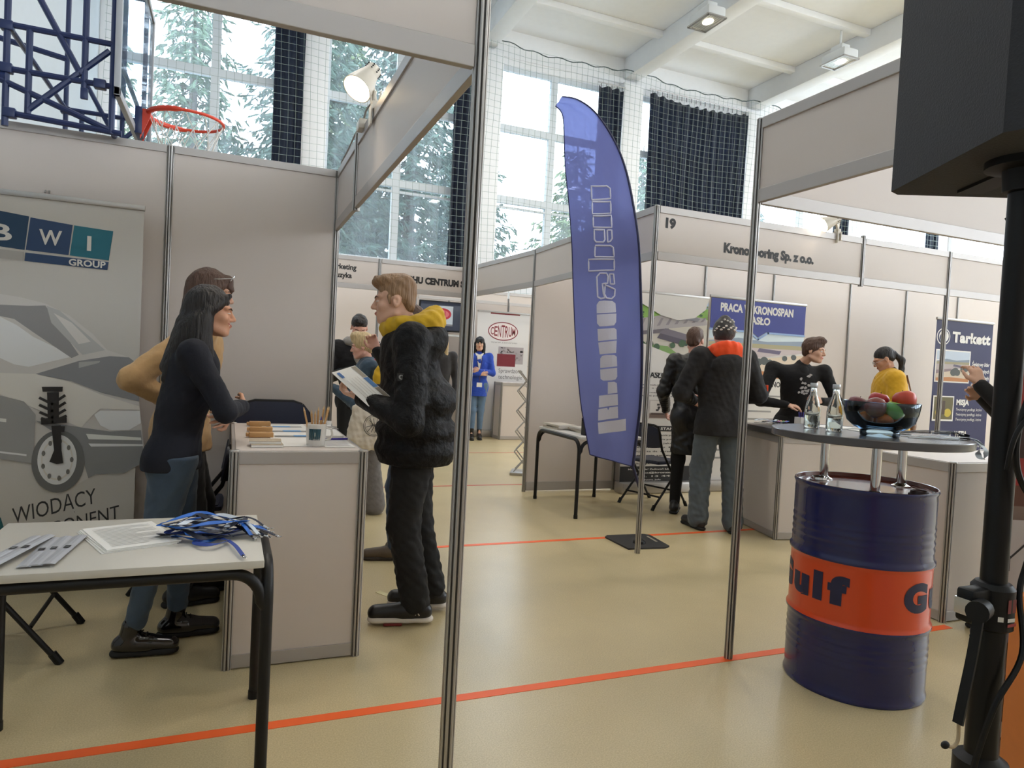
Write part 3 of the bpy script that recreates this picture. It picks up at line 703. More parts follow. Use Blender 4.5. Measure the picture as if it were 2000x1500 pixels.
# 2 woman in the tan blazer
P = Pose(scale=.995, hipshift=(0, .02, 0), lean=.13, ankR=(.08, .03, .085), ankL=(-.09, .16, .085), kneeR=(.09, .06, .5), kneeL=(-.09, .13, .5), elR=(.31, -.24, 1.17), wrR=(.20, .0, 1.02), elL=(-.24, .06, 1.12), wrL=(-.17, .10, .92), hyaw=-.1, hpitch=.12, foot={'R': (.0, 1, 0), 'L': (-.1, 1, 0)})
t = person('woman in tan blazer with glasses pushed up on her brown hair', 80, 0, 0)
body(P, t, .0055, 'fair', 1, 0)
face_detail(P, t)
hair_long(P, t, .006, mHairBrown, [(P.hp(-.06, -.0, -.03), P.hp(-.07, .03, -.12), .035, .028), (P.hp(.06, .0, -.03), P.hp(.07, .03, -.12), .035, .028), (P.hp(.0, .07, .085), P.hp(.03, .098, .035), .022, .012), (P.hp(-.02, .07, .085), P.hp(-.035, .095, .03), .022, .012)])
coat(P, t, .008, mTan, 'blazer', fat=1.02, hem=.80, flare=.03, wr=.003, hipr=.16)
trousers(P, t, .008, cloth('striped_black', (26, 25, 27)), top=.97, end=.08, wide=1.15, wr=.002)
for s in 'RL': shoe(P, t, s, .007, mShoeBlack, mSoleBlack, L=.26)
g = MB()
for s in (-1, 1):
    g.tube([P.hp(s*.034+.030*math.cos(a), .088+.012*math.sin(a), .092+.022*math.sin(a)) for a in np.linspace(0, 2*PI, 17)[:-1]], .0022, 6, closed=True); g.tube([P.hp(s*.064, .086, .094), P.hp(s*.082, .0, .07)], .002, 6)
g.tube([P.hp(-.006, .09, .096), P.hp(.006, .09, .096)], .002, 6)
tag(g.obj('eyeglasses', mChrome), 'thin metal eyeglasses pushed up on the hair of the woman in tan', 'glasses')
gl = bpy.data.objects['eyeglasses']; finish(t, P, -.23, 3.93, math.radians(80)); gl.location = t.location; gl.rotation_euler = t.rotation_euler; gl.scale = t.scale

# 3 fair haired man
P = Pose(scale=1.0, hipshift=(0, .01, 0), lean=.11, hunch=.035, ankL=(-.10, -.03, .10), ankR=(.10, -.12, .10), kneeL=(-.11, .05, .50), kneeR=(.10, -.02, .50), elL=(-.285, .05, 1.03), wrL=(-.13, .27, 1.12), elR=(.27, .08, 1.06), wrR=(.10, .22, 1.14), hyaw=.02, hpitch=.10, shw=1.05, foot={'L': (.02, 1, 0), 'R': (.15, 1, 0)})
t = person('fair-haired man in black puffer jacket and yellow hood reading a leaflet', -77, 0, 0)
body(P, t, .0045, 'fair', 0, 0, {'L': dict(d=(.45, .9, .18), n=(.15, -.1, 1), c=.55, t=1, th=.2), 'R': dict(d=(-.5, .85, .1), n=(-.1, -.1, 1), c=.55, t=-1, th=.2)}, nose=1.05)
face_detail(P, t, blink=1)
f = Field(.0045); f.ell(P.hp(0, -.018, .045), (.077, .096, .087), .02, P.H, wr=.002); f.ell(P.hp(0, .030, .104), (.066, .066, .034), .025, P.H, wr=.005); f.ell(P.hp(0, .078, .102), (.05, .026, .020), .02, P.H, wr=.004); f.ell(P.hp(0, -.05, .085), (.072, .06, .05), .02, P.H, wr=.004)
f.ell(P.hp(0, -.07, -.012), (.060, .032, .055), .02, P.H); f.ell(P.hp(0, .106, -.028), (.088, .066, .095), .010, P.H, sub=True)
for s in (-1, 1): f.ell(P.hp(s*.088, .0, -.048), (.020, .055, .055), .008, P.H, sub=True); f.cap(P.hp(s*.070, .028, .02), P.hp(s*.071, .024, -.012), .009, .006, .01)
f.cut(P.hp(0, -.05, -.075), P.H @ V(0, -.3, -1), .01); f.obj('hair', mHairFair, t)
def puff(f):
    f.ell(P.neck+V(0, -.10, -.035), (.170, .085, .095), .04, rotx(.35), wr=.002); f.ell(P.neck+V(0, .06, -.05), (.12, .08, .06), .04)
    for z in (.87, .97): f.ell((0, .0, z), (.232, .212, .075), .05, wr=.002)
    f.ell((0, .0, 1.12), (.22, .20, .12), .06, wr=.002)
coat(P, t, .007, mPuffer, 'puffer_jacket', fat=1.20, hem=.80, flare=.03, wr=.002, neckr=.09, hipr=.185, extra=puff, sleeve=1.08)
f = Field(.006); nk = P.neck+V(0, .015, .03)
for k in range(14):
    a = 2*PI*k/14; b = 2*PI*(k+1)/14
    def q(a): bk = max(0, -math.sin(a)); return nk+V(.098*math.cos(a), .105*math.sin(a)-.02*bk, .050*bk-.012*max(0, math.sin(a))+.008*math.sin(3*a))
    f.cap(q(a), q(b), .040+.012*max(0, -math.sin(a)), .040+.012*max(0, -math.sin(b)), .02, None, 0, .004)
f.ell(nk+V(0, -.115, .01), (.115, .06, .062), .035, rotx(.3), wr=.006); f.ell(nk+V(0, .085, -.045), (.06, .035, .07), .03, wr=.003)
f.obj('yellow_hood', mYellow, t)['label'] = 'mustard yellow hood'
trousers(P, t, .007, cloth('black_jeans', (14, 14, 15), var=.3, vscale=8, sheen=0), top=.98, end=.12, wide=1.22, thigh=1.16, wr=.004, flare=.012)
for s in 'RL':
    o = shoe(P, t, s, .005, mShoeBlack, mSoleWhite, 'sneaker', high=.03, L=.30, chunk=.034, laces=mLace, toe=1.12)
    if s == 'L':
        a = P.J['ankL']; e = MB(); c = a+V(-.0475, -.01, -.028)
        e.tube([c+V(0, -.008, .016), c+V(0, .002, .002), c+V(0, -.008, -.014)], .0028, 6); e.tube([c+V(0, .013, .014), c+V(0, .002, .006), c+V(0, .012, -.012)], .0026, 6); e.ell(c+V(0, .001, .015), (.003, .004, .004)); e.obj('emblem', mSoleWhite, o)
    r = MB(); a = P.J['ank'+s]; r.box((a[0]-.041, a[1]+.11, .012), (.006, .09, .014), bev=.003); r.obj('red_tread', M('red_rubber', (120, 30, 34), .6), o)
p = Print((-.293, .095, 1.235), (0, -1, 0), (0, .1, 1), first=.006); p.rect((30, 30, 30), -.018, -.018, .018, .018); p.disc((150, 150, 150), 0, 0, .011); p.disc((40, 40, 40), .003, 0, .007); p.obj('sleeve_badge', t)
finish(t, P, .90, 3.42, math.radians(-77))

# 4 person hidden behind him
P = Pose(scale=.96, ankL=(-.10, .05, .085), ankR=(.1, -.10, .085), kneeL=(-.1, .06, .5), kneeR=(.1, -.04, .5), elR=(.22, .10, 1.18), wrR=(.12, .24, 1.42), elL=(-.2, .02, 1.12), wrL=(-.14, .2, 1.08))
t = person('person in blue jeans and brown shoes hidden behind the puffer jacket', -77, 0, 0)
body(P, t, .009, 'pink', 0, 0, {'R': dict(d=(-.2, .4, .9), n=(-1, 0, 0), c=.7)}); hair_short(P, t, .009, mHairBrown)
coat(P, t, .01, mJacketGrey, fat=.95, hem=.84); trousers(P, t, .009, denim('blue', (52, 66, 88)), end=.10, wide=1.15, wr=.003)
for s in 'RL': shoe(P, t, s, .006, mBrownShoe, M('sole_dark_brown', (52, 44, 38), .8), L=.29, high=.02, laces=mLace)
finish(t, P, 1.12, 4.5, math.radians(-77))

# 5 dark haired man looking down
P = Pose(scale=.98, lean=.10, hpitch=.55, hyaw=.05, elR=(.30, .05, 1.10), wrR=(.10, .36, 1.20), elL=(-.30, .05, 1.16), wrL=(-.34, .28, 1.30), shw=1.1)
t = person('dark-haired man in black jacket and grey hoodie looking down', 185, 0, 0)
body(P, t, .0065, 'pink', 0, 0, {'R': dict(d=(-.6, .8, 0), n=(0, -.2, -1), c=.4)}); face_detail(P, t, 2); hair_short(P, t, .0065, mHairDark)
coat(P, t, .009, cloth('black_patterned', (18, 17, 20), sheen=0, var=.5, vscale=30), fat=1.12, hem=.82, wr=.003)
f = Field(.008)
for k in range(12):
    a, b = 2*PI*k/12, 2*PI*(k+1)/12; q = lambda a: P.neck+V(.105*math.cos(a), .02+.095*math.sin(a), .02+.03*max(0, -math.sin(a))); f.cap(q(a), q(b), .038, .038, .02, None, 0, .004)
f.cap(P.chest+V(0, .12, .1), P.waist+V(0, .10, .1), .06, .05, .02); f.obj('grey_hood', mGreyHood, t)['label'] = 'pale grey hood'
trousers(P, t, .01, mBlackCloth, end=.09); [shoe(P, t, s, .009, mShoeBlack, mSoleBlack) for s in 'RL']
finish(t, P, 1.15, 6.78, math.radians(185))

# 6 blond woman with the tote bag
P = Pose(scale=.87, lean=.20, hpitch=.22, elL=(-.25, .17, 1.05), wrL=(-.12, .40, 1.20), elR=(.22, .16, 1.06), wrR=(.12, .40, 1.18), shw=1.05)
t = person('woman with short blond hair in denim jacket and plaid trousers', -80, 0, 0)
body(P, t, .006, 'pink', 1, 0, {'L': dict(d=(.5, .8, .3), n=(.3, .3, -1))}); face_detail(P, t, 1); hair_short(P, t, .0055, mHairBlond, vol=.012, fringe=.006, back=.01)
coat(P, t, .008, denim('jacket', (54, 74, 92)), fat=1.22, hem=.80, wr=.004, hipr=.19)
f = Field(.007)
for k in range(12):
    a, b = 2*PI*k/12, 2*PI*(k+1)/12; q = lambda a: P.neck+V(.075*math.cos(a), .075*math.sin(a), .0+.025*max(0, -math.sin(a))); f.cap(q(a), q(b), .024, .024, .02)
f.ell(P.neck+V(0, .09, -.06), (.04, .03, .06), .03); f.obj('red_scarf', cloth('red', (150, 34, 40)), t)['label'] = 'red scarf'
trousers(P, t, .009, cloth('grey_plaid', (112, 108, 106), var=.35, vscale=26), end=.07, wide=1.4, thigh=1.15, flare=.03, wr=.002); [shoe(P, t, s, .007, M('shoe_dark_canvas', (50, 48, 48), .7), mSoleWhite) for s in 'RL']
finish(t, P, 1.17, 5.85, math.radians(-80))
b = MB(); n_ = 14; vs = []; fs = []
bg_ = thing('tote_bag', 'cream tote bag with round black print on the blond woman', 'bag')
f = Field(.008)
f.cap((-.13, 0, .06), (.13, 0, .06), .06, .06, .03, ((0, 1, 0), .6), 0, .005); f.cap((-.12, 0, .30), (.12, 0, .30), .06, .055, .05, ((0, 1, 0), .42), 0, .004); f.ell((0, 0, .17), (.19, .055, .18), .04, wr=.004); f.cut((0, 0, .35), (0, 0, 1))
f.obj('pouch', cloth('canvas', (214, 204, 188)), bg_)
h_ = MB(); h_.tube([(-.08, .0, .34), (-.07, .01, .48), (0, .03, .60), (.07, .01, .48), (.08, 0, .34)], .008, 6); h_.obj('handle', cloth('canvas', (214, 204, 188)), bg_)
p = Print((0, -.060, .19), (1, 0, 0), (0, 0, 1), warp=lambda a, b_, h: Vector((a, -.060+.4*(a*a+b_*b_)-h, .19+b_)))
c_ = (52, 50, 48); p.line(c_, [(.085*math.cos(k*PI/14), .085*math.sin(k*PI/14)) for k in range(28)], .005, closed=True)
p.line(c_, [(.074*math.cos(k*PI/14), .074*math.sin(k*PI/14)) for k in range(28)], .003, closed=True)
for a in (-.045, -.015, .015, .045): p.line(c_, [(a, -.055), (a*.5+.01, .0), (a, .055)], .005)
p.line(c_, [(-.06, -.02), (.06, .03)], .005); p.line(c_, [(-.05, .04), (.05, -.04)], .004); p.obj('printed_emblem', bg_)
bg_.location = (1.06, 5.56, .58); bg_.rotation_euler = (0, .14, math.radians(6))

f = Field(.007); f.ell((0, 0, .14), (.10, .055, .14), .03, wr=.004); f.cap((0, 0, .26), (0, 0, .32), .03, .045, .02, None, 0, .004); yb = thing('drawstring_bag', 'small yellow bag between the blond woman and the black puffer jacket', 'bag', (1.17, 5.57, 1.00), .3); f.obj('pouch', mYellow, yb); MB().tube([(-.02, 0, .28), (-.06, .03, .40), (0, .06, .46), (.05, .03, .38), (.02, 0, .28)], .004, 6).obj('cord', mWhiteCloth, yb)

# 7 blond woman far behind
P = Pose(scale=.97)
t = person('long-haired blond woman far behind the puffer jacket, half hidden', 180, 0, 0)
body(P, t, .009, 'fair', 1); face_detail(P, t); hair_long(P, t, .008, mHairBlond, [(P.hp(.07, 0, -.05), P.hp(.09, .05, -.34), .035, .025), (P.hp(-.07, 0, -.05), P.hp(-.09, .05, -.34), .035, .025)])
coat(P, t, .011, cloth('black_white', (46, 44, 46), var=.6, vscale=16), fat=.95, hem=.8); trousers(P, t, .011, mBlackCloth); [shoe(P, t, s, .01, mShoeBlack, mSoleBlack) for s in 'RL']
finish(t, P, 2.73, 9.3, math.radians(195))

# 8 woman in the royal blue blazer
P = Pose(scale=.99, ankR=(.07, .06, .085), ankL=(-.07, -.03, .085), kneeR=(.07, .05, .5), kneeL=(-.07, .0, .5), elR=(.24, .06, 1.13), wrR=(.0, .20, 1.12), elL=(-.24, .05, 1.14), wrL=(-.02, .19, 1.17), hyaw=-.08, hpitch=.05)
t = person('black-haired woman in royal blue blazer standing with folded arms', 195, 0, 0)
body(P, t, .0065, 'fair', 1, 0, {'R': dict(d=(-1, .0, .1), n=(0, -1, 0), c=.3), 'L': dict(d=(1, .05, .05), n=(0, -1, 0), c=.3)}); face_detail(P, t)
hair_long(P, t, .0065, mHairBlack, [(P.hp(.07, 0, -.05), P.hp(.08, .02, -.20), .030, .022), (P.hp(-.07, 0, -.05), P.hp(-.08, .02, -.20), .030, .022), (P.hp(-.035, .075, .06), P.hp(-.03, .095, .03), .03, .016), (P.hp(.035, .075, .06), P.hp(.03, .095, .03), .03, .016)])
coat(P, t, .008, mBlue, 'blazer', fat=.98, hem=.74, flare=.02, wr=.002, hipr=.155)
s_ = MB(); s_.prism([(-.045, .17), (.045, .17), (.012, -.09), (-.012, -.09)], P.chest+V(0, .128, 0), (1, 0, 0), (0, -.10, 1), .004); s_.prism([(-.075, .20), (-.02, .175), (-.05, .13)], P.chest+V(0, .118, 0), (1, 0, 0), (0, -.2, 1), .008); s_.prism([(.075, .20), (.02, .175), (.05, .13)], P.chest+V(0, .118, 0), (1, 0, 0), (0, -.2, 1), .008)
s_.obj('shirt', mWhiteCloth, t, smooth=0)
trousers(P, t, .009, denim('light', (92, 116, 142)), end=.2, wide=.98); [shoe(P, t, s, .008, mShoeBlack, mSoleBlack, 'ankle_boot', high=.10) for s in 'RL']
finish(t, P, 3.90, 11.0, math.radians(195))
l_ = MB(); l_.tube([(-.05, .135, 1.40), (-.015, .205, 1.12), (-.01, .235, .99)], .006, 5); l_.tube([(.05, .135, 1.40), (.0, .205, 1.12), (-.01, .235, .99)], .006, 5); lo = l_.obj('lanyard', M('lanyard_violet', (52, 40, 84), .7)); tag(lo, 'violet lanyard with white name badge hanging on the woman in royal blue', 'lanyard')
MB().box((-.01, .245, .94), (.09, .004, .075)).obj('name_badge', mPaper, lo); finish(lo, P, 3.90, 11.0, math.radians(195))

# 9 man with the beanie
P = Pose(scale=1.02, ankL=(-.13, .02, .085), ankR=(.12, -.10, .085), kneeL=(-.12, .05, .5), kneeR=(.12, -.03, .5), shL=(-.20, 0, 1.43), shR=(.20, 0, 1.43), elL=(-.335, .02, 1.13), elR=(.335, .02, 1.14), wrL=(-.14, .26, 1.06), wrR=(.14, .26, 1.08), hpitch=.15, hyaw=-.1, foot={'L': (-.2, 1, 0), 'R': (.3, 1, 0)})
t = person('man seen from behind in patterned beanie and orange-collared dark jacket', 15, 0, 0)
body(P, t, .008, 'pink')
f = Field(.006); f.ell(P.hp(0, -.012, .030), (.092, .108, .108), .02, P.H, wr=.0015); f.cap(P.hp(0, -.02, .10), P.hp(0, -.03, .125), .04, .03, .05); f.cut(P.hp(0, 0, -.05), P.H @ V(0, .18, -1), .01); be = f.obj('beanie', cloth('beanie', (62, 60, 60), bump=.8, bscale=40), t)
k_ = MB()
for i in range(13):
    a = -PI/2+(i-6)*.21; k_.ell(P.hp(.0915*math.cos(a), -.012+.1075*math.sin(a), .030+.014*((i*7) % 3)-.01), (.012, .012, .006+.003*(i % 2)), 0, 8, 6)
for i in range(6):
    a = -PI/2+(i-2.2)*.28; k_.ell(P.hp(.080*math.cos(a), -.012+.094*math.sin(a), .085+.01*((i*5) % 3)), (.010, .008, .008), 0, 8, 6)
k_.obj('white_motif', M('white_knit', (220, 216, 212), .9), be)
coat(P, t, .008, mJacketGrey, 'jacket', fat=1.24, hem=.79, flare=.015, wr=.003, hipr=.185, sleeve=1.12, extra=lambda f: f.ell(P.neck+V(0, -.11, -.09), (.15, .05, .10), .02, rotx(.15), wr=.002))
f = Field(.007)
for k in range(14):
    a, b = 2*PI*k/14, 2*PI*(k+1)/14; q = lambda a: P.neck+V(.120*math.cos(a), .0+.095*math.sin(a), .015+.05*max(0, -math.sin(a))); f.cap(q(a), q(b), .036, .036, .02, ((0, 0, 1), 1.3), 0, .002)
f.ell(P.neck+V(0, -.085, .015), (.125, .045, .068), .03, wr=.002); f.obj('orange_collar', mOrange, t)['label'] = 'bright orange collar'
o_ = MB(); o_.tube([P.neck+V(-.11, -.06, .0), P.neck+V(-.17, -.02, -.03), P.neck+V(-.20, -.01, -.10), P.neck+V(-.195, -.035, -.14)], .011, 8); o_.box(P.elR+V(.055, -.03, .05), (.012, .035, .07), bev=.004); o_.obj('orange_piping', mOrange, t)
trousers(P, t, .008, denim('grey', (84, 92, 98)), end=.06, wide=1.32, thigh=1.16, wr=.004, flare=.015)
for s in 'RL': shoe(P, t, s, .007, M('shoe_grey', (46, 44, 42), .7), mSoleBlack, L=.29)
finish(t, P, 3.86, 4.72, math.radians(15))

# 10 man in the quilted leather jacket
P = Pose(scale=1.0, hyaw=-.35, hpitch=.1, lean=.05, elL=(-.27, .0, 1.13), wrL=(-.22, .2, .95), ankL=(-.11, -.02, .085), foot={'L': (.2, 1, 0)})
t = person('brown-haired man in long black quilted coat behind the beanie', 30, 0, 0)
body(P, t, .008, 'pink'); hair_short(P, t, .007, mHairBrown)
coat(P, t, .009, mLeather, 'quilted_coat', fat=1.12, hem=.56, flare=.0, wr=.005, hipr=.165); trousers(P, t, .01, mBlackCloth, end=.1)
for s in 'RL': shoe(P, t, s, .007, mShoeBlack, mSoleBlack, L=.30, high=.02)
finish(t, P, 4.02, 5.32, math.radians(30))

# 11 person leaning over the counter
P = Pose(scale=.97, lean=.30, hyaw=.80, hpitch=.12, hroll=-.05, shR=(.27, .05, 1.45), shL=(-.22, .12, 1.44), elR=(.42, .14, 1.12), wrR=(.24, .34, 1.10), elL=(-.33, .20, 1.14), wrL=(-.10, .36, 1.15), neck=(-.0, .10, 1.50), head=(-.055, .22, 1.635), chest=(.02, .08, 1.30))
t = person('brown short-haired person in black blazer leaning over the counter', 200, 0, 0)
body(P, t, .006, 'fair', 1, 0, {'R': dict(d=(-.9, .35, -.1), n=(0, -.3, -1), c=.45), 'L': dict(d=(.7, .2, .3), n=(0, -.6, -.6), c=.5)}); face_detail(P, t); hair_short(P, t, .0055, mHairBrown, vol=.008, fringe=.012)
coat(P, t, .008, cloth('black_blazer', (15, 14, 17), sheen=0), 'blazer', fat=.98, hem=.80, wr=.002)
s_ = Field(.008); s_.cap(P.chest+V(0, .075, .12), P.waist+V(0, .075, .0), .075, .08, .03, ((0, 1, 0), .85)); s_.obj('shirt', mBlackCloth, t)
p = Print(P.chest+V(.0, .158, .02), (-1, 0, 0), (0, .25, 1), first=.003)
rr = random.Random(3)
for i in range(16):
    a, b_ = rr.uniform(-.05, .05), rr.uniform(-.11, .09); p.poly((196, 192, 190), [(a+rr.uniform(.006, .024)*math.cos(k*PI/3), b_+rr.uniform(.006, .02)*math.sin(k*PI/3)) for k in range(6)])
p.obj('shirt_print', t)
trousers(P, t, .01, mBlackCloth); [shoe(P, t, s, .01, mShoeBlack, mSoleBlack) for s in 'RL']
finish(t, P, 5.15, 5.2, math.radians(200))

# 12 woman in the yellow blazer
P = Pose(scale=.96, lean=.05, hpitch=.50, hunch=.03, elL=(-.24, -.02, 1.13), wrL=(-.16, .22, 1.06), elR=(.2, .05, 1.12), wrR=(.1, .26, 1.08))
t = person('woman with dark ponytail and glasses in yellow blazer looking down', -50, 0, 0)
body(P, t, .006, 'warm', 1); face_detail(P, t, 2)
f = Field(.005); f.ell(P.hp(0, -.018, .042), (.078, .097, .085), .02, P.H); f.ell(P.hp(0, .112, -.03), (.085, .068, .094), .012, P.H, sub=True); f.ell(P.hp(0, -.06, -.015), (.062, .034, .04), .02, P.H)
for s in (-1, 1): f.ell(P.hp(s*.088, .012, -.05), (.02, .05, .05), .01, P.H, sub=True)
tl = P.hp(0, -.105, .02); f.ell(tl, (.022, .022, .022), .01); f.cap(tl, tl+V(0, -.075, -.07), .022, .032, .02); f.cap(tl+V(0, -.075, -.07), tl+V(0, -.085, -.24), .032, .024, .02, None, 0, .003); f.cap(tl+V(0, -.085, -.24), tl+V(.0, -.075, -.36), .024, .008, .02); f.obj('hair', mHairDark, t)
f = Field(.006); f.cap(P.neck+V(0, .0, -.03), P.neck+V(0, .012, .035), .068, .060, .01); f.cap(P.chest+V(0, .1, .12), P.waist+V(0, .09, 0), .05, .05, .03); f.obj('black_turtleneck', mBlackCloth, t)
coat(P, t, .007, mBlazerY, 'blazer', fat=1.32, hem=.66, flare=.04, wr=.0025, hipr=.20, sleeve=1.12, neckr=.058); trousers(P, t, .009, mBlackCloth, wide=1.05); [shoe(P, t, s, .009, mShoeBlack, mSoleBlack) for s in 'RL']
finish(t, P, 5.97, 4.80, math.radians(-50))
g = MB()
for s in (-1, 1):
    g.tube([P.hp(s*.033+.026*math.cos(a), .104, .0+.021*math.sin(a)) for a in np.linspace(0, 2*PI, 15)[:-1]], .002, 6, closed=True); g.tube([P.hp(s*.059, .102, .004), P.hp(s*.084, .0, .006)], .002, 6)
g.tube([P.hp(-.007, .106, .003), P.hp(.007, .106, .003)], .002, 6)
gl = tag(g.obj('eyeglasses', mAlu), 'thin pale-framed eyeglasses worn by the woman in yellow', 'glasses'); finish(gl, P, 5.97, 4.80, math.radians(-50))
f = Field(.008); f.ell((0, 0, .11), (.12, .055, .13), .03, wr=.004); f.cut((0, 0, .21), (0, 0, 1)); sb = thing('shoulder_bag', 'small brown shoulder bag at the hip of the woman in yellow', 'bag', (6.15, 4.73, .80), .9); f.obj('pouch', M('brown_leather', (110, 74, 46), .5, bump=.2), sb); MB().tube([(-.1, 0, .18), (-.09, .02, .42), (-.05, .06, .60), (.06, .02, .40), (.1, 0, .18)], .007, 6).obj('strap', M('brown_leather', (110, 74, 46), .5), sb)

# 13 person behind the loudspeaker pole
P = Pose(scale=.98, elL=(-.25, .02, 1.14), wrL=(-.16, .23, 1.36), elR=(.22, .02, 1.14), wrR=(.02, .20, 1.30), hpitch=.1)
t = person('person in black coat raising a phone behind the loudspeaker pole', -40, 0, 0)
body(P, t, .007, 'fair', 1, 0, {'L': dict(d=(.3, .3, .9), n=(.8, .5, -.2), c=.6)}); hair_short(P, t, .009, mHairDark)
coat(P, t, .009, mBlackCloth, 'coat', fat=.95, hem=.62, hipr=.15); trousers(P, t, .01, mBlackCloth); [shoe(P, t, s, .009, mShoeBlack, mSoleBlack) for s in 'RL']
finish(t, P, 3.87, 2.31, math.radians(-40))

# ---------------------------------------------------------------- outlines measured on the flag (s across, t up) and on the car banner (x, z in metres)
FLAG_R = [(2.777, 4.329, 0.611), (2.776, 4.277, 1.035), (2.738, 4.233, 1.443), (2.679, 4.197, 1.839), (2.632, 4.187, 2.194), (2.571, 4.193, 2.473), (2.501, 4.206, 2.713), (2.413, 4.229, 2.899), (2.283, 4.270, 3.074), (2.161, 4.314, 3.159), (2.055, 4.356, 3.177)]
FLAG_L = [(2.492, 4.473, 0.679), (2.398, 4.464, 1.012), (2.314, 4.439, 1.420), (2.251, 4.405, 1.818), (2.210, 4.392, 2.174), (2.168, 4.391, 2.456), (2.126, 4.392, 2.700), (2.105, 4.388, 2.890), (2.087, 4.386, 3.028), (2.063, 4.392, 3.092), (2.030, 4.403, 3.125)]
FLAG_SOLID = [[(0.260, 0.730), (0.764, 0.835), (0.781, 0.620), (0.254, 0.495)],
 [(0.291, 1.005), (0.443, 1.030), (0.460, 0.985), (0.482, 1.040), (0.618, 1.060), (0.628, 0.845), (0.268, 0.770)],
 [(0.319, 1.255), (0.617, 1.285), (0.621, 1.085), (0.302, 1.035)],
 [(0.468, 1.495), (0.569, 1.500), (0.607, 1.475), (0.613, 1.305), (0.461, 1.285)],
 [(0.359, 1.740), (0.367, 1.910), (0.395, 1.955), (0.456, 1.970), (0.578, 1.970), (0.614, 1.940), (0.618, 1.770)],
 [(0.358, 1.715), (0.615, 1.745), (0.615, 1.590), (0.587, 1.540), (0.527, 1.525), (0.398, 1.520), (0.357, 1.550)],
 [(0.339, 2.425), (0.589, 2.445), (0.621, 2.415), (0.621, 2.245), (0.343, 2.215)],
 [(0.344, 2.190), (0.620, 2.225), (0.605, 2.005), (0.360, 1.980)],
 [(0.334, 2.700), (0.337, 2.855), (0.374, 2.920), (0.444, 2.930), (0.572, 2.925), (0.620, 2.880), (0.624, 2.720)],
 [(0.335, 2.680), (0.627, 2.700), (0.620, 2.550), (0.587, 2.490), (0.471, 2.475), (0.371, 2.470), (0.335, 2.525)]]
FLAG_OUTLINE = [[(0.239, 3.715), (0.621, 3.720), (0.615, 3.505), (0.237, 3.485)],
 [(0.349, 4.000), (0.577, 4.005), (0.616, 3.965), (0.620, 3.765), (0.333, 3.765), (0.336, 3.875)],
 [(0.351, 4.370), (0.506, 4.370), (0.499, 4.135), (0.473, 4.080), (0.364, 4.080), (0.341, 4.135)],
 [(0.552, 4.365), (0.618, 4.365), (0.613, 4.170), (0.584, 4.105), (0.539, 4.080)],
 [(0.358, 4.715), (0.638, 4.730), (0.623, 4.430), (0.344, 4.430)],
 [(0.372, 5.090), (0.656, 5.085), (0.636, 4.785), (0.351, 4.770)],
 [(0.389, 5.505), (0.634, 5.500), (0.679, 5.425), (0.664, 5.165), (0.369, 5.135)],
 [(0.353, 3.170), (0.350, 3.370), (0.398, 3.440), (0.497, 3.440), (0.518, 3.380), (0.507, 3.250), (0.430, 3.240), (0.441, 3.060), (0.462, 2.980), (0.401, 2.965), (0.356, 3.000)],
 [(0.542, 3.430), (0.603, 3.430), (0.613, 3.240), (0.552, 3.240)],
 [(0.468, 3.220), (0.617, 3.140), (0.607, 3.020), (0.560, 2.965), (0.484, 2.975), (0.456, 3.050)]]
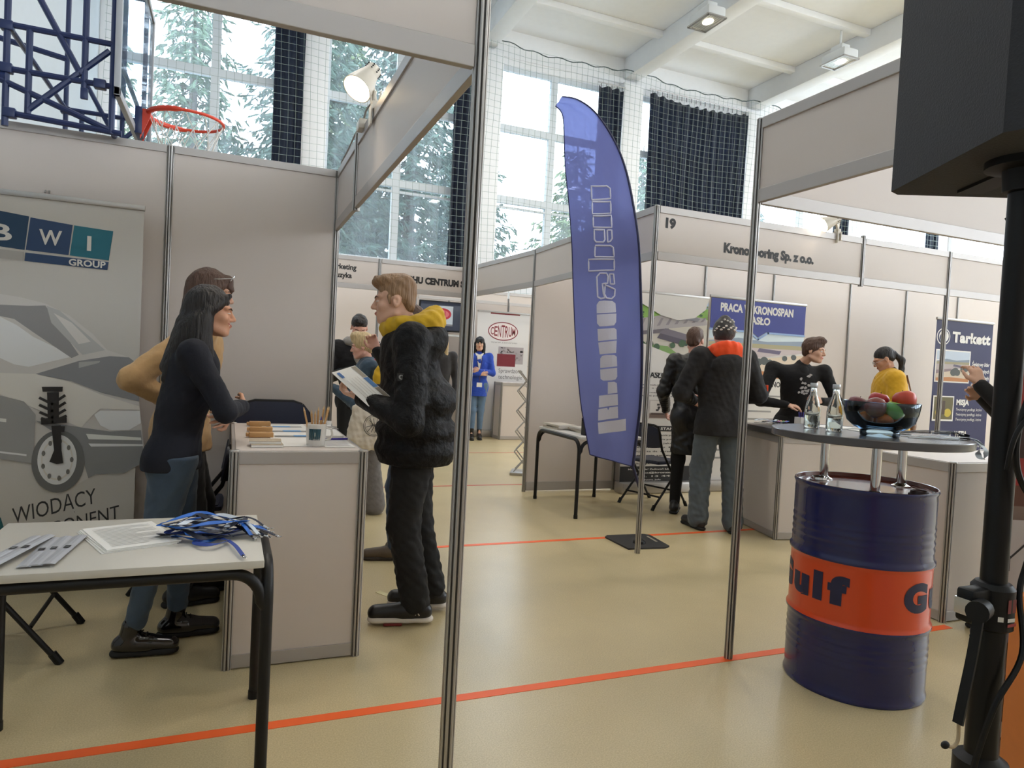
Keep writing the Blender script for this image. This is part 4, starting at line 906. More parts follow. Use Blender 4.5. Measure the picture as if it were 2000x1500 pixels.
CAR = [((168, 164, 160), [(-1.266, 1.577), (-1.131, 1.552), (-1.036, 1.541), (-0.927, 1.517), (-0.815, 1.461), (-0.699, 1.364), (-0.628, 1.282), (-0.521, 1.247), (-0.478, 1.216), (-0.464, 1.013), (-0.434, 0.767), (-0.424, 0.657), (-0.525, 0.590), (-0.666, 0.585), (-0.778, 0.514), (-0.949, 0.648), (-1.247, 0.701)]),
 ((196, 191, 185), [(-1.263, 1.441), (-1.129, 1.432), (-1.054, 1.393), (-0.977, 1.334), (-0.787, 1.240), (-0.994, 1.172), (-1.059, 1.182), (-1.260, 1.279)]),
 ((118, 117, 117), [(-1.265, 1.509), (-1.130, 1.495), (-1.003, 1.499), (-0.927, 1.507), (-0.764, 1.248), (-0.798, 1.229), (-0.978, 1.359), (-1.065, 1.424), (-1.264, 1.459)]),
 ((150, 149, 148), [(-0.921, 1.505), (-0.860, 1.484), (-0.639, 1.281), (-0.747, 1.249), (-0.897, 1.416)]),
 ((176, 172, 168), [(-0.888, 1.469), (-0.803, 1.423), (-0.710, 1.324), (-0.766, 1.307)]),
 ((110, 110, 112), [(-0.961, 1.135), (-0.763, 1.215), (-0.615, 1.249), (-0.521, 1.247), (-0.472, 1.209), (-0.463, 0.999), (-0.644, 1.041), (-0.794, 1.102)]),
 ((140, 139, 138), [(-0.763, 1.209), (-0.661, 1.220), (-0.666, 1.209), (-0.762, 1.176)]),
 ((182, 178, 172), [(-1.257, 1.154), (-1.122, 1.134), (-0.961, 1.135), (-0.794, 1.096), (-0.655, 1.034), (-0.462, 0.972), (-0.458, 0.951), (-0.653, 0.954), (-0.687, 0.920), (-0.742, 0.846), (-0.956, 0.947), (-1.119, 1.020), (-1.255, 1.053)]),
 ((112, 112, 112), [(-0.955, 0.882), (-0.730, 0.846), (-0.603, 0.827), (-0.449, 0.836), (-0.426, 0.657), (-0.525, 0.590), (-0.666, 0.585), (-0.700, 0.566), (-0.738, 0.699), (-0.865, 0.818)]),
 ((204, 200, 194), [(-0.681, 0.920), (-0.653, 0.943), (-0.458, 0.947), (-0.450, 0.876), (-0.509, 0.835), (-0.603, 0.834), (-0.650, 0.860)]),
 ((190, 186, 180), [(-0.718, 0.813), (-0.447, 0.794), (-0.444, 0.778), (-0.704, 0.783)]),
 ((196, 192, 186), [(-0.705, 0.759), (-0.434, 0.756), (-0.434, 0.745), (-0.691, 0.742)]),
 ((126, 125, 124), [(-1.254, 1.041), (-1.119, 1.014), (-1.011, 0.985), (-0.955, 0.915), (-0.962, 0.648), (-1.111, 0.675), (-1.247, 0.701)]),
 ((200, 196, 190), [(-1.175, 0.726), (-0.991, 0.700), (-0.991, 0.690), (-1.175, 0.716)]),
 ((190, 186, 180), [(-1.200, 0.904), (-1.086, 0.890), (-1.086, 0.872), (-1.199, 0.886)])]
CAR_WHEEL = [(-0.844, 0.660), (-0.720, 0.659), (-0.839, 0.488)]
CAR_STRUT = [[(-0.929, 1.067), (-0.831, 1.071), (-0.833, 1.044), (-0.924, 1.041)], [(-0.904, 1.039), (-0.849, 1.041), (-0.845, 0.890), (-0.896, 0.890)], [(-0.929, 0.896), (-0.809, 0.904), (-0.808, 0.874), (-0.926, 0.863)], [(-0.879, 0.857), (-0.835, 0.860), (-0.825, 0.660), (-0.859, 0.687)], [(-0.855, 0.858), (-0.815, 0.855), (-0.818, 0.824), (-0.854, 0.823)], [(-0.883, 0.660), (-0.862, 0.726), (-0.827, 0.719), (-0.818, 0.652), (-0.849, 0.647)]]
CAR_COIL = [[(-0.934, 1.006), (-0.878, 0.975), (-0.823, 1.022)], [(-0.933, 0.967), (-0.877, 0.938), (-0.820, 0.983)], [(-0.930, 0.928), (-0.876, 0.902), (-0.819, 0.944)], [(-0.922, 0.896), (-0.875, 0.878), (-0.814, 0.911)]]
LOGO = [((28, 62, 92), [(-1.214, 1.995), (-1.012, 1.974), (-1.028, 1.794), (-1.228, 1.807)]),
 ((40, 66, 104), [(-1.006, 1.970), (-0.812, 1.953), (-0.827, 1.788), (-1.023, 1.795)]),
 ((34, 110, 128), [(-0.805, 1.952), (-0.619, 1.942), (-0.636, 1.779), (-0.822, 1.787)]),
 ((40, 66, 104), [(-1.024, 1.781), (-0.636, 1.770), (-0.641, 1.725), (-1.027, 1.736)]),
 ((176, 171, 165), [(-1.228, 1.790), (-1.030, 1.784), (-1.033, 1.737), (-1.231, 1.740)])]

# ---------------------------------------------------------------- furniture and small things in the front
def ribbon(mb, pts, w, th=.0012, mi=0, twist=None):
    pts = [Vector(p) for p in pts]; n = len(pts); vs = []; fs = []
    for i, p in enumerate(pts):
        t = (pts[min(i+1, n-1)]-pts[max(i-1, 0)]); t = t.normalized() if t.length > 1e-9 else Vector((1, 0, 0))
        tw = twist[i] if twist else 0; h = Vector((-t.y, t.x, 0)); h = h.normalized() if h.length > .05 else Vector((0, 1, 0))
        u = t.cross(h).normalized(); d = h*math.cos(tw)+u*math.sin(tw); nn = t.cross(d).normalized()*th
        vs += [p+d*w/2, p-d*w/2, p-d*w/2+nn, p+d*w/2+nn]
    for i in range(n-1):
        for k in range(4): fs.append((4*i+k, 4*i+(k+1) % 4, 4*i+4+(k+1) % 4, 4*i+4+k))
    fs += [(0, 3, 2, 1), (4*n-4, 4*n-3, 4*n-2, 4*n-1)]
    mb.add(vs, fs, mi)
def smooth_path(ctrl, n=8):
    c = [Vector(p) for p in ctrl]; out = []
    for i in range(len(c)-1):
        p0, p1, p2, p3 = c[max(i-1, 0)], c[i], c[i+1], c[min(i+2, len(c)-1)]
        for k in range(n):
            t = k/n; out.append(.5*((2*p1)+(p2-p0)*t+(2*p0-5*p1+4*p2-p3)*t*t+(3*p1-p0-3*p2+p3)*t**3))
    out.append(c[-1]); return out
mTableTop = M('pale_laminate', (205, 200, 190), .42, bump=.02, bscale=200)
def tube_table(loc, rz, lx, ly, h, r, label, top=mTableTop):
    t = thing('tube_leg_table', label, 'table', loc, rz)
    MB().bb((-lx/2, -ly/2, h-.024), (lx/2, ly/2, h), bev=.003).obj('tabletop', top, t)
    z = h-.024-r; c = .085
    for s in (-1, 1):
        y = s*(ly/2-r-.002); m = MB()
        arc = lambda sx: [(sx*(lx/2-.005-c+c*math.sin(a)), y, z-c+c*math.cos(a)) for a in np.linspace(0, PI/2, 8)]
        for sx in (-1, 1):
            xe = sx*(lx/2+r*.7); ye = y*1.0; MB().tube([(xe, ye-s*.10, z+.012)]+[(xe, ye-s*.10+s*.10*math.sin(a), z+.012-.10+.10*math.cos(a)) for a in np.linspace(0, PI/2, 8)][1:]+[(xe, ye, .012)], r, 14).cyl((xe, ye, 0), (xe, ye, .03), r*1.12, n=14).obj('leg', mBlackMetal, t)
        m.tube([(-lx/2-r*.5, y, z-c-.02)]+arc(-1)[::-1]+arc(1)+[(lx/2+r*.5, y, z-c-.02)], r*.95, 14); m.obj('long_rail', mBlackMetal, t)
    for sx in (-1, 1): xe = sx*(lx/2+r*.7); MB().cyl((xe, -ly/2+r+.10, z+.012), (xe, ly/2-r-.10, z+.012), r, n=14).obj('end_rail', mBlackMetal, t)
    return t
tube_table((-.275, 2.47, 0), .0, .79, .61, .70, .0185, 'pale table on black tube legs in the foreground with papers and lanyards')

mChairPlastic = M('midnight_blue_plastic', (30, 36, 58), .42, bump=.05, bscale=90)
def folding_chair(loc, rz, label, sh=.45, bh=.80):
    t = thing('folding_chair', label, 'chair', loc, rz, 'dark folding chairs in the booths'); r = .0115
    m = MB(); pts = [(-.20, -.17), (-.17, -.20), (.17, -.20), (.20, -.17), (.215, .15), (.16, .20), (-.16, .20), (-.215, .15)]; pr = []
    for i in range(8):
        a, b = pts[i], pts[(i+1) % 8]; pr += [(a[0]*.7+b[0]*.3, a[1]*.7+b[1]*.3), (a[0]*.3+b[0]*.7, a[1]*.3+b[1]*.7)]
    m.prism(pr, (0, 0, sh-.022), (1, 0, 0), (0, 1, 0), .022); m.prism([(a*.9, b*.9) for a, b in pr], (0, 0, sh), (1, 0, 0), (0, 1, 0), .006); m.obj('seat', mChairPlastic, t)
    b = MB(); vs = []; nx, nz = 11, 7
    for k in range(nz):
        for i in range(nx):
            u = i/(nx-1)*2-1; v = k/(nz-1)*2-1; w = .215*(1-.22*max(0, v)**3); vs.append((u*w, -.215-.03*(v+1)*.5+.035*u*u, bh-.11+v*.11*(1-.18*abs(u)**4)))
    n = len(vs); vs2 = vs+[(x, y-.016, z) for x, y, z in vs]; fs = []
    for k in range(nz-1):
        for i in range(nx-1):
            a = k*nx+i; fs += [(a, a+1, a+nx+1, a+nx), (a+n, a+nx+n, a+nx+1+n, a+1+n)]
    ring = [i for i in range(nx)]+[k*nx+nx-1 for k in range(1, nz)]+[(nz-1)*nx+i for i in range(nx-2, -1, -1)]+[k*nx for k in range(nz-2, 0, -1)]
    fs += [(ring[i], ring[i]+n, ring[(i+1) % len(ring)]+n, ring[(i+1) % len(ring)]) for i in range(len(ring))]
    b.add(vs2, fs); b.obj('backrest', mChairPlastic, t)
    for s in (-1, 1):
        MB().tube([(s*.225, .23, .02), (s*.222, -.19, bh*.72), (s*.215, -.235, bh-.05), (s*.20, -.24, bh-.01)], r, 10).obj('leg', mBlackMetal, t)
        MB().tube([(s*.205, -.25, .02), (s*.20, .17, sh-.03)], r, 10).obj('leg', mBlackMetal, t)
        MB().tube([(s*.225, .245, .0), (s*.225, .215, .045)], .017, 10).obj('foot_cap', mBlackPlastic, t); MB().tube([(s*.205, -.265, .0), (s*.205, -.235, .045)], .017, 10).obj('foot_cap', mBlackPlastic, t)
    MB().tube([(-.20, -.24, bh-.01), (-.15, -.243, bh+.005), (.15, -.243, bh+.005), (.20, -.24, bh-.01)], r, 10).obj('top_rail', mBlackMetal, t)
    MB().cyl((-.2, .13, .15), (.2, .13, .15), r*.8, n=8).obj('stretcher', mBlackMetal, t); MB().cyl((-.2, -.17, .12), (.2, -.17, .12), r*.8, n=8).obj('stretcher', mBlackMetal, t)
    return t
folding_chair((-.84, 3.49, 0), -PI/2, 'dark folding chair under the left end of the foreground table')
folding_chair((-.20, 4.29, 0), PI/2, 'dark folding chair with its seat showing between the car banner and the woman in navy')
fc_ = thing('folding_chair', 'folded dark chair leaning on the partition behind the white counter', 'chair', (.265, 4.36, 0), 0, 'dark folding chairs in the booths')
pr_ = [(-.215, .0), (.215, .0), (.215, .17), (.20, .225), (.165, .26), (.11, .275), (-.11, .275), (-.165, .26), (-.20, .225), (-.215, .17)]
MB().prism(pr_, (0, .055, .74), (1, 0, 0), (0, .10, 1), .022).obj('backrest', mChairPlastic, fc_)
MB().prism([(-.19, 0), (.19, 0), (.2, .38), (-.2, .38)], (0, .02, .30), (1, 0, 0), (0, .10, 1), .022).obj('seat', mChairPlastic, fc_)
for s in (-1, 1): MB().tube([(s*.222, -.01, .0), (s*.222, .075, .80), (s*.205, .085, .95), (s*.165, .09, 1.0)], .0115, 10).obj('leg', mBlackMetal, fc_); MB().tube([(s*.20, .02, .0), (s*.20, .06, .62)], .0115, 10).obj('leg', mBlackMetal, fc_)
MB().tube([(-.165, .09, 1.0), (-.11, .09, 1.018), (.11, .09, 1.018), (.165, .09, 1.0)], .0115, 10).obj('top_rail', mBlackMetal, fc_)
folding_chair((3.93, 5.74, 0), -1.25, 'dark folding chair half hidden by the booth post and the feather flag')

# white system counters
def counter(name, label, loc, rz, lx, ly, h, top=mWhitePanel, slab=.0):
    t = thing(name, label, 'counter', loc, rz)
    for sx in (0, 1):
        for sy in (0, 1):
            post_mb(0, h-.004, None, sx*lx, sy*ly).lathe([(0, 0), (.0215, 0), (.0215, .004), (.018, .008), (0, .008)], 16, (sx*lx, sy*ly, h-.004)).obj('corner_post', [mAlu, mGroove], t, smooth=20)
    for nm, a, b in (('front_panel', (0, 0), (lx, 0)), ('back_panel', (0, ly), (lx, ly)), ('side_panel', (0, 0), (0, ly)), ('side_panel', (lx, 0), (lx, ly))):
        dx, dy = (1, 0) if a[1] == b[1] else (0, 1); e = .018
        m = MB(); m.bb((a[0]+dx*e-(1-dx)*.003, a[1]+dy*e-(1-dy)*.003, .02), (b[0]-dx*e+(1-dx)*.003, b[1]-dy*e+(1-dy)*.003, h-.02)); o = m.obj(nm, mWhitePanel, t, smooth=0)
        for rn, z0, z1 in (('bottom_rail', .005, .06), ('top_rail', h-.055, h-.004)): MB().bb((a[0]+dx*e-(1-dx)*.010, a[1]+dy*e-(1-dy)*.010, z0), (b[0]-dx*e+(1-dx)*.010, b[1]-dy*e+(1-dy)*.010, z1), bev=.0015).obj(rn, mRail, o, smooth=0)
    if slab: MB().bb((-.035, -.035, h), (lx+.035, ly+.035, h+slab), bev=.012).obj('countertop', top, t)
    else: MB().bb((.006, .006, h-.012), (lx-.006, ly-.006, h-.001)).obj('countertop', top, t, smooth=0)
    return t
counter('display_counter', 'white counter with aluminium corner posts holding the pencil cup', (.035, 3.03, 0), 0, .525, 1.14, .91)
counter('display_counter', 'white counter with dark grey top between the beanie and the barrel', (4.16, 4.32, 0), -.235, 1.25, .60, .845, mDarkTop, .055)
counter('display_counter', 'white counter with glossy edge behind the barrel table, left of the loudspeaker pole', (3.75, 2.60, 0), 0, 1.0, .5, .90)
counter('display_counter', 'distant white counter in front of the oval logo banner', (4.32, 10.95, 0), 0, .66, .32, .98)

# things on the white counter
mWood = M('bamboo', (204, 158, 104), .5, bump=.08, bscale=50, var=.12, vscale=30, stretch=(1, 6, 6))
H_ = .9105
def usb(x, y, rz, label, z=H_):
    t = thing('wooden_pen_box', label, 'box', (x, y, z), rz, 'small wooden boxes on the white counter')
    MB().bb((-.055, -.024, 0), (.055, .024, .024), bev=.004).obj('case', mWood, t); MB().bb((-.068, -.016, .004), (-.055, .016, .02), bev=.002).obj('cap', mWood, t)
    p = Print((.03, 0, .024), (1, 0, 0), (0, 1, 0)); p.disc((96, 70, 46), 0, 0, .008); p.disc((196, 150, 98), 0, 0, .005); p.obj('burnt_mark', t)
    return t
usb(.17, 4.02, .03, 'small wooden box on the white counter nearest the dark chair back'); usb(.165, 3.74, -.02, 'small wooden box in the middle of its row on the white counter'); usb(.155, 3.50, .05, 'small wooden box on the white counter nearest the kraft notepads')
mKraft = M('kraft_paper', (186, 170, 148), .8)
for i, (x, y, r, l) in enumerate([(.165, 3.17, .03, 'lower kraft notepad by the front edge of the white counter'), (.16, 3.20, -.04, 'upper kraft notepad on the white counter')]):
    t = thing('notepad', l, 'notepad', (x, y, H_+.0125*i), r); MB().bb((-.065, -.045, 0), (.065, .045, .010)).obj('pages', mPaper, t, smooth=0); MB().bb((-.066, -.046, .010), (.066, .046, .012)).obj('cover', mKraft, t, smooth=0)
def sheet(name, label, cat, cx, cy, rz, w, d, z, th=.001, group=None, lines=None):
    t = thing(name, label, cat, (cx, cy, z), rz, group); MB().bb((-w/2, -d/2, 0), (w/2, d/2, th)).obj('paper', mPaper, t, smooth=0)
    if lines:
        p = Print((0, 0, th), (1, 0, 0), (0, 1, 0), first=.0004)
        lines(p); p.obj('print', t)
    return t
def leaf1(p):
    for k, y in enumerate((.30, .08, -.14)): p.rect((150, 150, 150), -.09, y, .09, y+.05); p.rect((92, 150, 205), -.06+.03*k, y, .03+.03*k, y+.06)
    p.rect((60, 60, 60), -.1, .44, .10, .452)
sheet('leaflet', 'long white leaflet with grey and blue pictures on the white counter', 'leaflet', .305, 3.64, .03, .23, .95, H_, lines=leaf1)
def leaf2(p):
    for y in (.05, .13): p.rect((120, 116, 112), -.05, y, .07, y+.045); p.rect((90, 60, 56), .0, y+.01, .04, y+.035)
sheet('leaflet', 'white booklet with small pictures right of the pencil cup', 'leaflet', .49, 3.72, 0, .10, .5, H_, .012, lines=leaf2)
sheet('leaflet', 'white form under the violet pen on the counter', 'leaflet', .475, 3.28, .0, .13, .30, H_, .002, lines=lambda p: [p.rect((190, 190, 205), -.055, -.12+.03*k, .05, -.114+.03*k) for k in range(7)])
pn = MB(); pn.cyl((.42, 3.36, H_+.008), (.545, 3.38, H_+.008), .005, n=10); tag(pn.obj('violet_pen', M('violet_plastic', (48, 32, 140), .3)), 'violet pen lying on the form at the right of the counter', 'pen')
mg_ = MB(); mg_.lathe([(0, 0), (.032, 0), (.036, .03), (.036, .03), (.033, .03), (.030, .006), (0, .006)], 24, (.52, 4.03, H_)); tag(mg_.obj('small_dish', mPaper), 'small white dish at the far right corner of the white counter', 'dish')
cup = thing('pencil_cup', 'white pencil cup with teal square print on the counter', 'cup', (.375, 3.20, H_))
MB().lathe([(0, 0), (.038, 0), (.040, .003), (.046, .098), (.0445, .1), (.043, .098), (.037, .006), (0, .006)], 32).obj('cup_body', M('ceramic_white', (226, 222, 216), .25), cup)
mh = MB(); mh.tube([(.043, 0, .08), (.066, 0, .075), (.072, 0, .05), (.062, 0, .03), (.041, 0, .025)], .005, 10); mh.obj('handle', M('ceramic_white', (226, 222, 216), .25), cup)
def cupw(a, b, h): an = -PI/2+a/.043-.12; r = .0405+(b/.1)*.0057+h; return Vector((r*math.cos(an), r*math.sin(an), b))
p = Print((0, 0, 0), (1, 0, 0), (0, 0, 1), warp=cupw)
for i in range(6): p.poly((30, 72, 84), [(-.030+.0085*i, .078), (-.0215+.0085*i, .078), (-.0225+.0085*i-.002, .028), (-.031+.0085*i-.002+.001, .028)], new=(i == 0))
p.rect((206, 206, 200), -.006, .045, -.002, .062); p.rect((206, 206, 200), -.030, .036, .018, .038); p.text((226, 222, 216), 'GROUP', -.012, .0285, .006); p.obj('square_print', cup)
rr = random.Random(5); pens = [(-.020, -.012, -.045, .165), (-.012, .010, -.012, .150), (-.006, -.012, -.004, .150), (.004, .006, .004, .165), (.010, -.010, .010, .125), (.014, .008, .020, .17), (.020, -.008, .030, .172), (.016, .0, .042, .168)]
for i, (x, y, tx, L) in enumerate(pens):
    t = thing('pencil', 'kraft-brown pencil standing in the white cup', 'pencil', (.375, 3.20, H_+.008), 0, 'pencils in the white cup')
    a = Vector((x, y, 0)); b = Vector((x+tx*.9, y*1.5, L)); d = (b-a).normalized()
    MB().tube([a, b-d*.016], .0042, 8).obj('barrel', mWood, t)
    MB().tube([b-d*.016, b], [.0042, .0010], 8).obj('tip', (M('violet_plastic', (48, 32, 140), .3) if i == 4 else M('raw_wood', (222, 188, 140), .6)), t)

# things on the foreground table
T0 = .7004
mRuler = M('silver_plastic', (192, 194, 202), .3, .2)
for i, (x, y, r, l) in enumerate([(-.565, 2.375, -.20, 'leftmost silver ruler of the fan on the foreground table'), (-.535, 2.375, -.22, 'second silver ruler from the left, lying across the others'), (-.492, 2.37, -.03, 'middle silver ruler of the fan on the table'), (-.462, 2.37, -.06, 'fourth silver ruler from the left of the fan'), (-.428, 2.37, -.09, 'rightmost silver ruler of the fan, nearest the printed sheets')]):
    t = thing('ruler', l, 'ruler', (x, y, T0+.0022*(i if i > 1 else 5+i)), r, 'silver rulers on the foreground table')
    m = MB(); m.prism([(-.018, 0), (-.004, .0035), (.006, .0035), (.018, .0005), (.018, 0)], (0, .155, 0), (1, 0, 0), (0, 0, 1), .31); m.obj('strip', mRuler, t, smooth=0)
    p = Print((0, .01, .0035), (1, 0, 0), (0, 1, 0)); p.rect((34, 34, 38), -.006, -.014, .010, .014); p.rect((150, 150, 156), -.003, -.002, .006, .001); p.obj('dark_label', t)
def doc(p):
    for k in range(15): p.rect((176, 174, 172), -.085, -.12+.0165*k, .085 if k % 4 else .02, -.1165+.0165*k, new=(k == 0))
for i in range(4):
    sheet('printed_sheet', ['undermost printed sheet of the pile on the foreground table', 'second printed sheet from below in the pile', 'printed sheet just under the top one of the pile', 'topmost printed sheet of the pile on the foreground table'][i], 'paper', -.285+.004*i, 2.50+.003*i, .38+.012*(i % 3), .212, .300, T0+.0026*i, .002, 'printed sheets in a pile', doc if i == 3 else None)
mLan = [M('lanyard_blue', (34, 104, 196), .6), M('lanyard_navy', (22, 30, 52), .6), M('lanyard_royal', (28, 62, 150), .6), M('lanyard_pale', (206, 216, 226), .6)]
rr = random.Random(11)
def lanyard(label, group, loc, ctrl, mi, tail, w=.016):
    t = thing('lanyard', label, 'lanyard', loc, 0, group); m = MB()
    pts = smooth_path(ctrl+[ctrl[0]], 7); tw = [.5*math.sin(i*.33+mi) for i in range(len(pts))]; ribbon(m, pts, w, .0014, 0, tw); m.obj('band', mLan[mi], t, smooth=60)
    s = MB(); c = Vector(ctrl[0]); d = Vector(tail); ribbon(s, smooth_path([c, c+d*.5+Vector((0, 0, .006)), c+d], 6), w*.8, .0014); s.obj('tail', mLan[mi], t)
    k = MB(); u = d.normalized(); e = c+d; k.tube([e, e+u*.012], .004, 8); k.tube([e+u*.012+Vector((.007*math.cos(a)*u.x-.005*math.sin(a)*u.y, .007*math.cos(a)*u.y+.005*math.sin(a)*u.x, .0))+u*.008 for a in np.linspace(0, 2*PI, 11)[:-1]], .0016, 6, closed=True); k.obj('clip', mChrome, t)
    return t
for i in range(9):
    ph = rr.uniform(-.5, .5); ctrl = []
    for k in range(9):
        a = PI*.15+k/9*2*PI; rx, ry = .105+.03*math.sin(2*a+i), .075+.03*math.cos(3*a+i*1.7)
        ctrl.append((-.045+rx*math.cos(a+ph*.3)+rr.uniform(-.015, .015), .05+(.11 if k > 4 else 0)*.4+ry*math.sin(a)*1.35+rr.uniform(-.015, .015), .006+.0045*i+rr.uniform(0, .014)))
    lanyard('blue and navy lanyard in the tangled heap on the foreground table', 'lanyards heaped on the table', (0, 2.42, T0), ctrl, [0, 1, 2, 1, 0, 1, 3, 1, 0][i], (.07+rr.uniform(-.03, .03), rr.uniform(-.15, .0), .0-.004*i))
lanyard('lanyard whose clip hangs over the front edge of the foreground table', 'lanyards heaped on the table', (0, 2.35, T0), [(.02, .02, .01), (-.03, .07, .012), (-.08, .02, .01), (-.03, -.04, .016)], 2, (.04, -.18, .0))
lanyard('lanyard whose clip reaches the right edge of the foreground table', 'lanyards heaped on the table', (0, 2.40, T0), [(.03, .02, .012), (-.01, .08, .016), (-.06, .06, .02), (-.02, .0, .02)], 1, (.085, .02, -.008))

# oil drum table
bt = thing('drum_table', 'round high table on a blue drum with orange lettered band', 'table', (2.62, 2.21, 0))
mDrumB = M('drum_blue', (18, 25, 82), .26, coat=.25, bump=.05, bscale=7, bdist=.02); mDrumO = M('drum_orange', (218, 74, 28), .3, coat=.2, bump=.05, bscale=7, bdist=.02)
prof = [(.0, .012), (.272, .012), (.276, 0), (.284, 0), (.287, .008), (.284, .018), (.281, .026)]
for z in np.linspace(.05, .84, 80):
    r = .282+.0105*math.exp(-((z-.305)/.010)**2)+.0105*math.exp(-((z-.575)/.010)**2)
    if .62 < z < .74 or .14 < z < .26: r += .0022*math.sin((z-.62)*2*PI/.030)
    prof.append((r, float(z)))
prof += [(.281, .856), (.284, .866), (.288, .874), (.285, .882), (.279, .882)]
m = MB(); m.lathe(prof, 96)
n_ = 96
for i in range(len(prof)-1):
    z = (prof[i][1]+prof[i+1][1])/2
    for k in range(n_): m.m[i*n_+k] = 1 if .305 < z < .575 else 0
m.obj('drum_body', [mDrumB, mDrumO], bt, smooth=50)
mLid = M('lid_oxide_red', (132, 54, 38), .22, coat=.4)
MB().lathe([(0, .862), (.235, .862), (.24, .866), (.266, .866), (.270, .862), (.276, .866), (.2795, .8825), (.284, .8835)], 72).obj('drum_lid', mLid, bt)
for a, r0 in ((2.05, .19), (-1.15, .215)):
    c = Vector((r0*math.cos(a), r0*math.sin(a), .862)); MB().lathe([(0, 0), (.042, 0), (.042, .004), (.036, .006), (.034, .016), (.030, .018), (.026, .013), (0, .013)], 28, c).obj('bung', mChrome if a > 0 else M('bung_dark', (60, 34, 26), .4), bt)
for a in (1.70, -2.25, -.08):
    c = (.205*math.cos(a), .205*math.sin(a)); p_ = MB(); p_.lathe([(0, .862), (.040, .862), (.040, .867), (.030, .870), (.0205, .876), (.0190, .878), (.019, 1.060), (.030, 1.064), (.03, 1.068), (0, 1.068)], 24, (c[0], c[1], 0)); p_.obj('table_leg', mChrome, bt)
m = MB(); m.lathe([(0, 1.068), (.396, 1.068), (.400, 1.071), (.400, 1.098), (.397, 1.101), (0, 1.101)], 96); m.obj('tabletop', M('anthracite_laminate', (84, 82, 84), .22), bt)
def drumw(a0):
    def f(a, b, h): an = a0+a/.283; r = .2815+h; return Vector((r*math.cos(an), r*math.sin(an), b))
    return f
DI = (28, 30, 66)
for a0, nm in ((-4.09, 'drum_lettering'), (-1.80, 'drum_lettering'), (.24, 'drum_lettering')):
    p = Print((0, 0, 0), (1, 0, 0), (0, 0, 1), warp=drumw(a0), first=.0015)
    x = 0
    for ch, w in (('G', .138), ('u', .104), ('l', .044), ('f', .086)): p.text(DI, ch, x, .405, .104, w, bold=.07, res=6); x += w+.022
    p.obj(nm, bt)
# bottles, bowl and fruit on it
mGlass = bpy.data.materials.new('clear_glass'); mGlass.use_nodes = True; g_ = mGlass.node_tree.nodes['Principled BSDF']
g_.inputs['Transmission Weight'].default_value = 1; g_.inputs['Roughness'].default_value = .02; g_.inputs['IOR'].default_value = 1.45; g_.inputs['Base Color'].default_value = (.93, .97, .95, 1)
mBlueGlass = bpy.data.materials.new('blue_tinted_glass'); mBlueGlass.use_nodes = True; ntg = mBlueGlass.node_tree; ntg.nodes.remove(ntg.nodes['Principled BSDF'])
tb_, gb_, xb_, fr_ = ntg.nodes.new('ShaderNodeBsdfTransparent'), ntg.nodes.new('ShaderNodeBsdfGlossy'), ntg.nodes.new('ShaderNodeMixShader'), ntg.nodes.new('ShaderNodeFresnel'); tb_.inputs[0].default_value = (.78, .90, .97, 1); gb_.inputs['Roughness'].default_value = .04; gb_.inputs[0].default_value = (.8, .9, 1, 1); fr_.inputs[0].default_value = 1.5
ntg.links.new(fr_.outputs[0], xb_.inputs[0]); ntg.links.new(tb_.outputs[0], xb_.inputs[1]); ntg.links.new(gb_.outputs[0], xb_.inputs[2]); ntg.links.new(xb_.outputs[0], ntg.nodes['Material Output'].inputs[0])
mWater = mGlass.copy(); mWater.name = 'water'; mWater.node_tree.nodes['Principled BSDF'].inputs['IOR'].default_value = 1.33
def bottle(x, y, label):
    t = thing('glass_bottle', label, 'bottle', (x, y, 1.1015), 0, 'glass bottles on the drum table')
    o = [(0, .004), (.028, .0), (.033, .004), (.034, .015), (.034, .085), (.030, .11), (.020, .140), (.0145, .160), (.0135, .185), (.015, .187), (.015, .196)]
    i = [(.012, .196), (.011, .185), (.012, .160), (.0175, .140), (.0275, .11), (.0315, .085), (.0315, .015), (.028, .008), (0, .010)]
    MB().lathe(o+i, 40).obj('glass', mGlass, t, smooth=60); MB().lathe([(0, .186), (.0158, .186), (.0162, .188), (.0162, .204), (.015, .206), (0, .206)], 28).obj('cap', M('silver_cap', (190, 192, 194), .35, .7), t)
    MB().lathe([(0, .0105), (.0278, .0085), (.0312, .0155), (.0312, .058), (0, .058)], 36).obj('water', mWater, t, smooth=60)
bottle(2.475, 2.39, 'clear glass bottle nearer the left rim of the drum table'); bottle(2.455, 2.245, 'clear glass bottle next to the fruit bowl')
BC = Vector((2.52, 2.07, 1.1015))
bw = thing('fruit_bowl', 'blue tinted glass bowl full of fruit on the drum table', 'bowl', BC)
o = [(0, .012), (.070, .0), (.074, .002), (.076, .020), (.070, .026), (.10, .036), (.128, .062), (.140, .10), (.146, .142), (.1435, .144)]; i = [(.140, .142), (.134, .10), (.122, .066), (.096, .042), (.05, .034), (0, .032)]
MB().lathe(o+i, 64).obj('glass', mBlueGlass, bw, smooth=60)
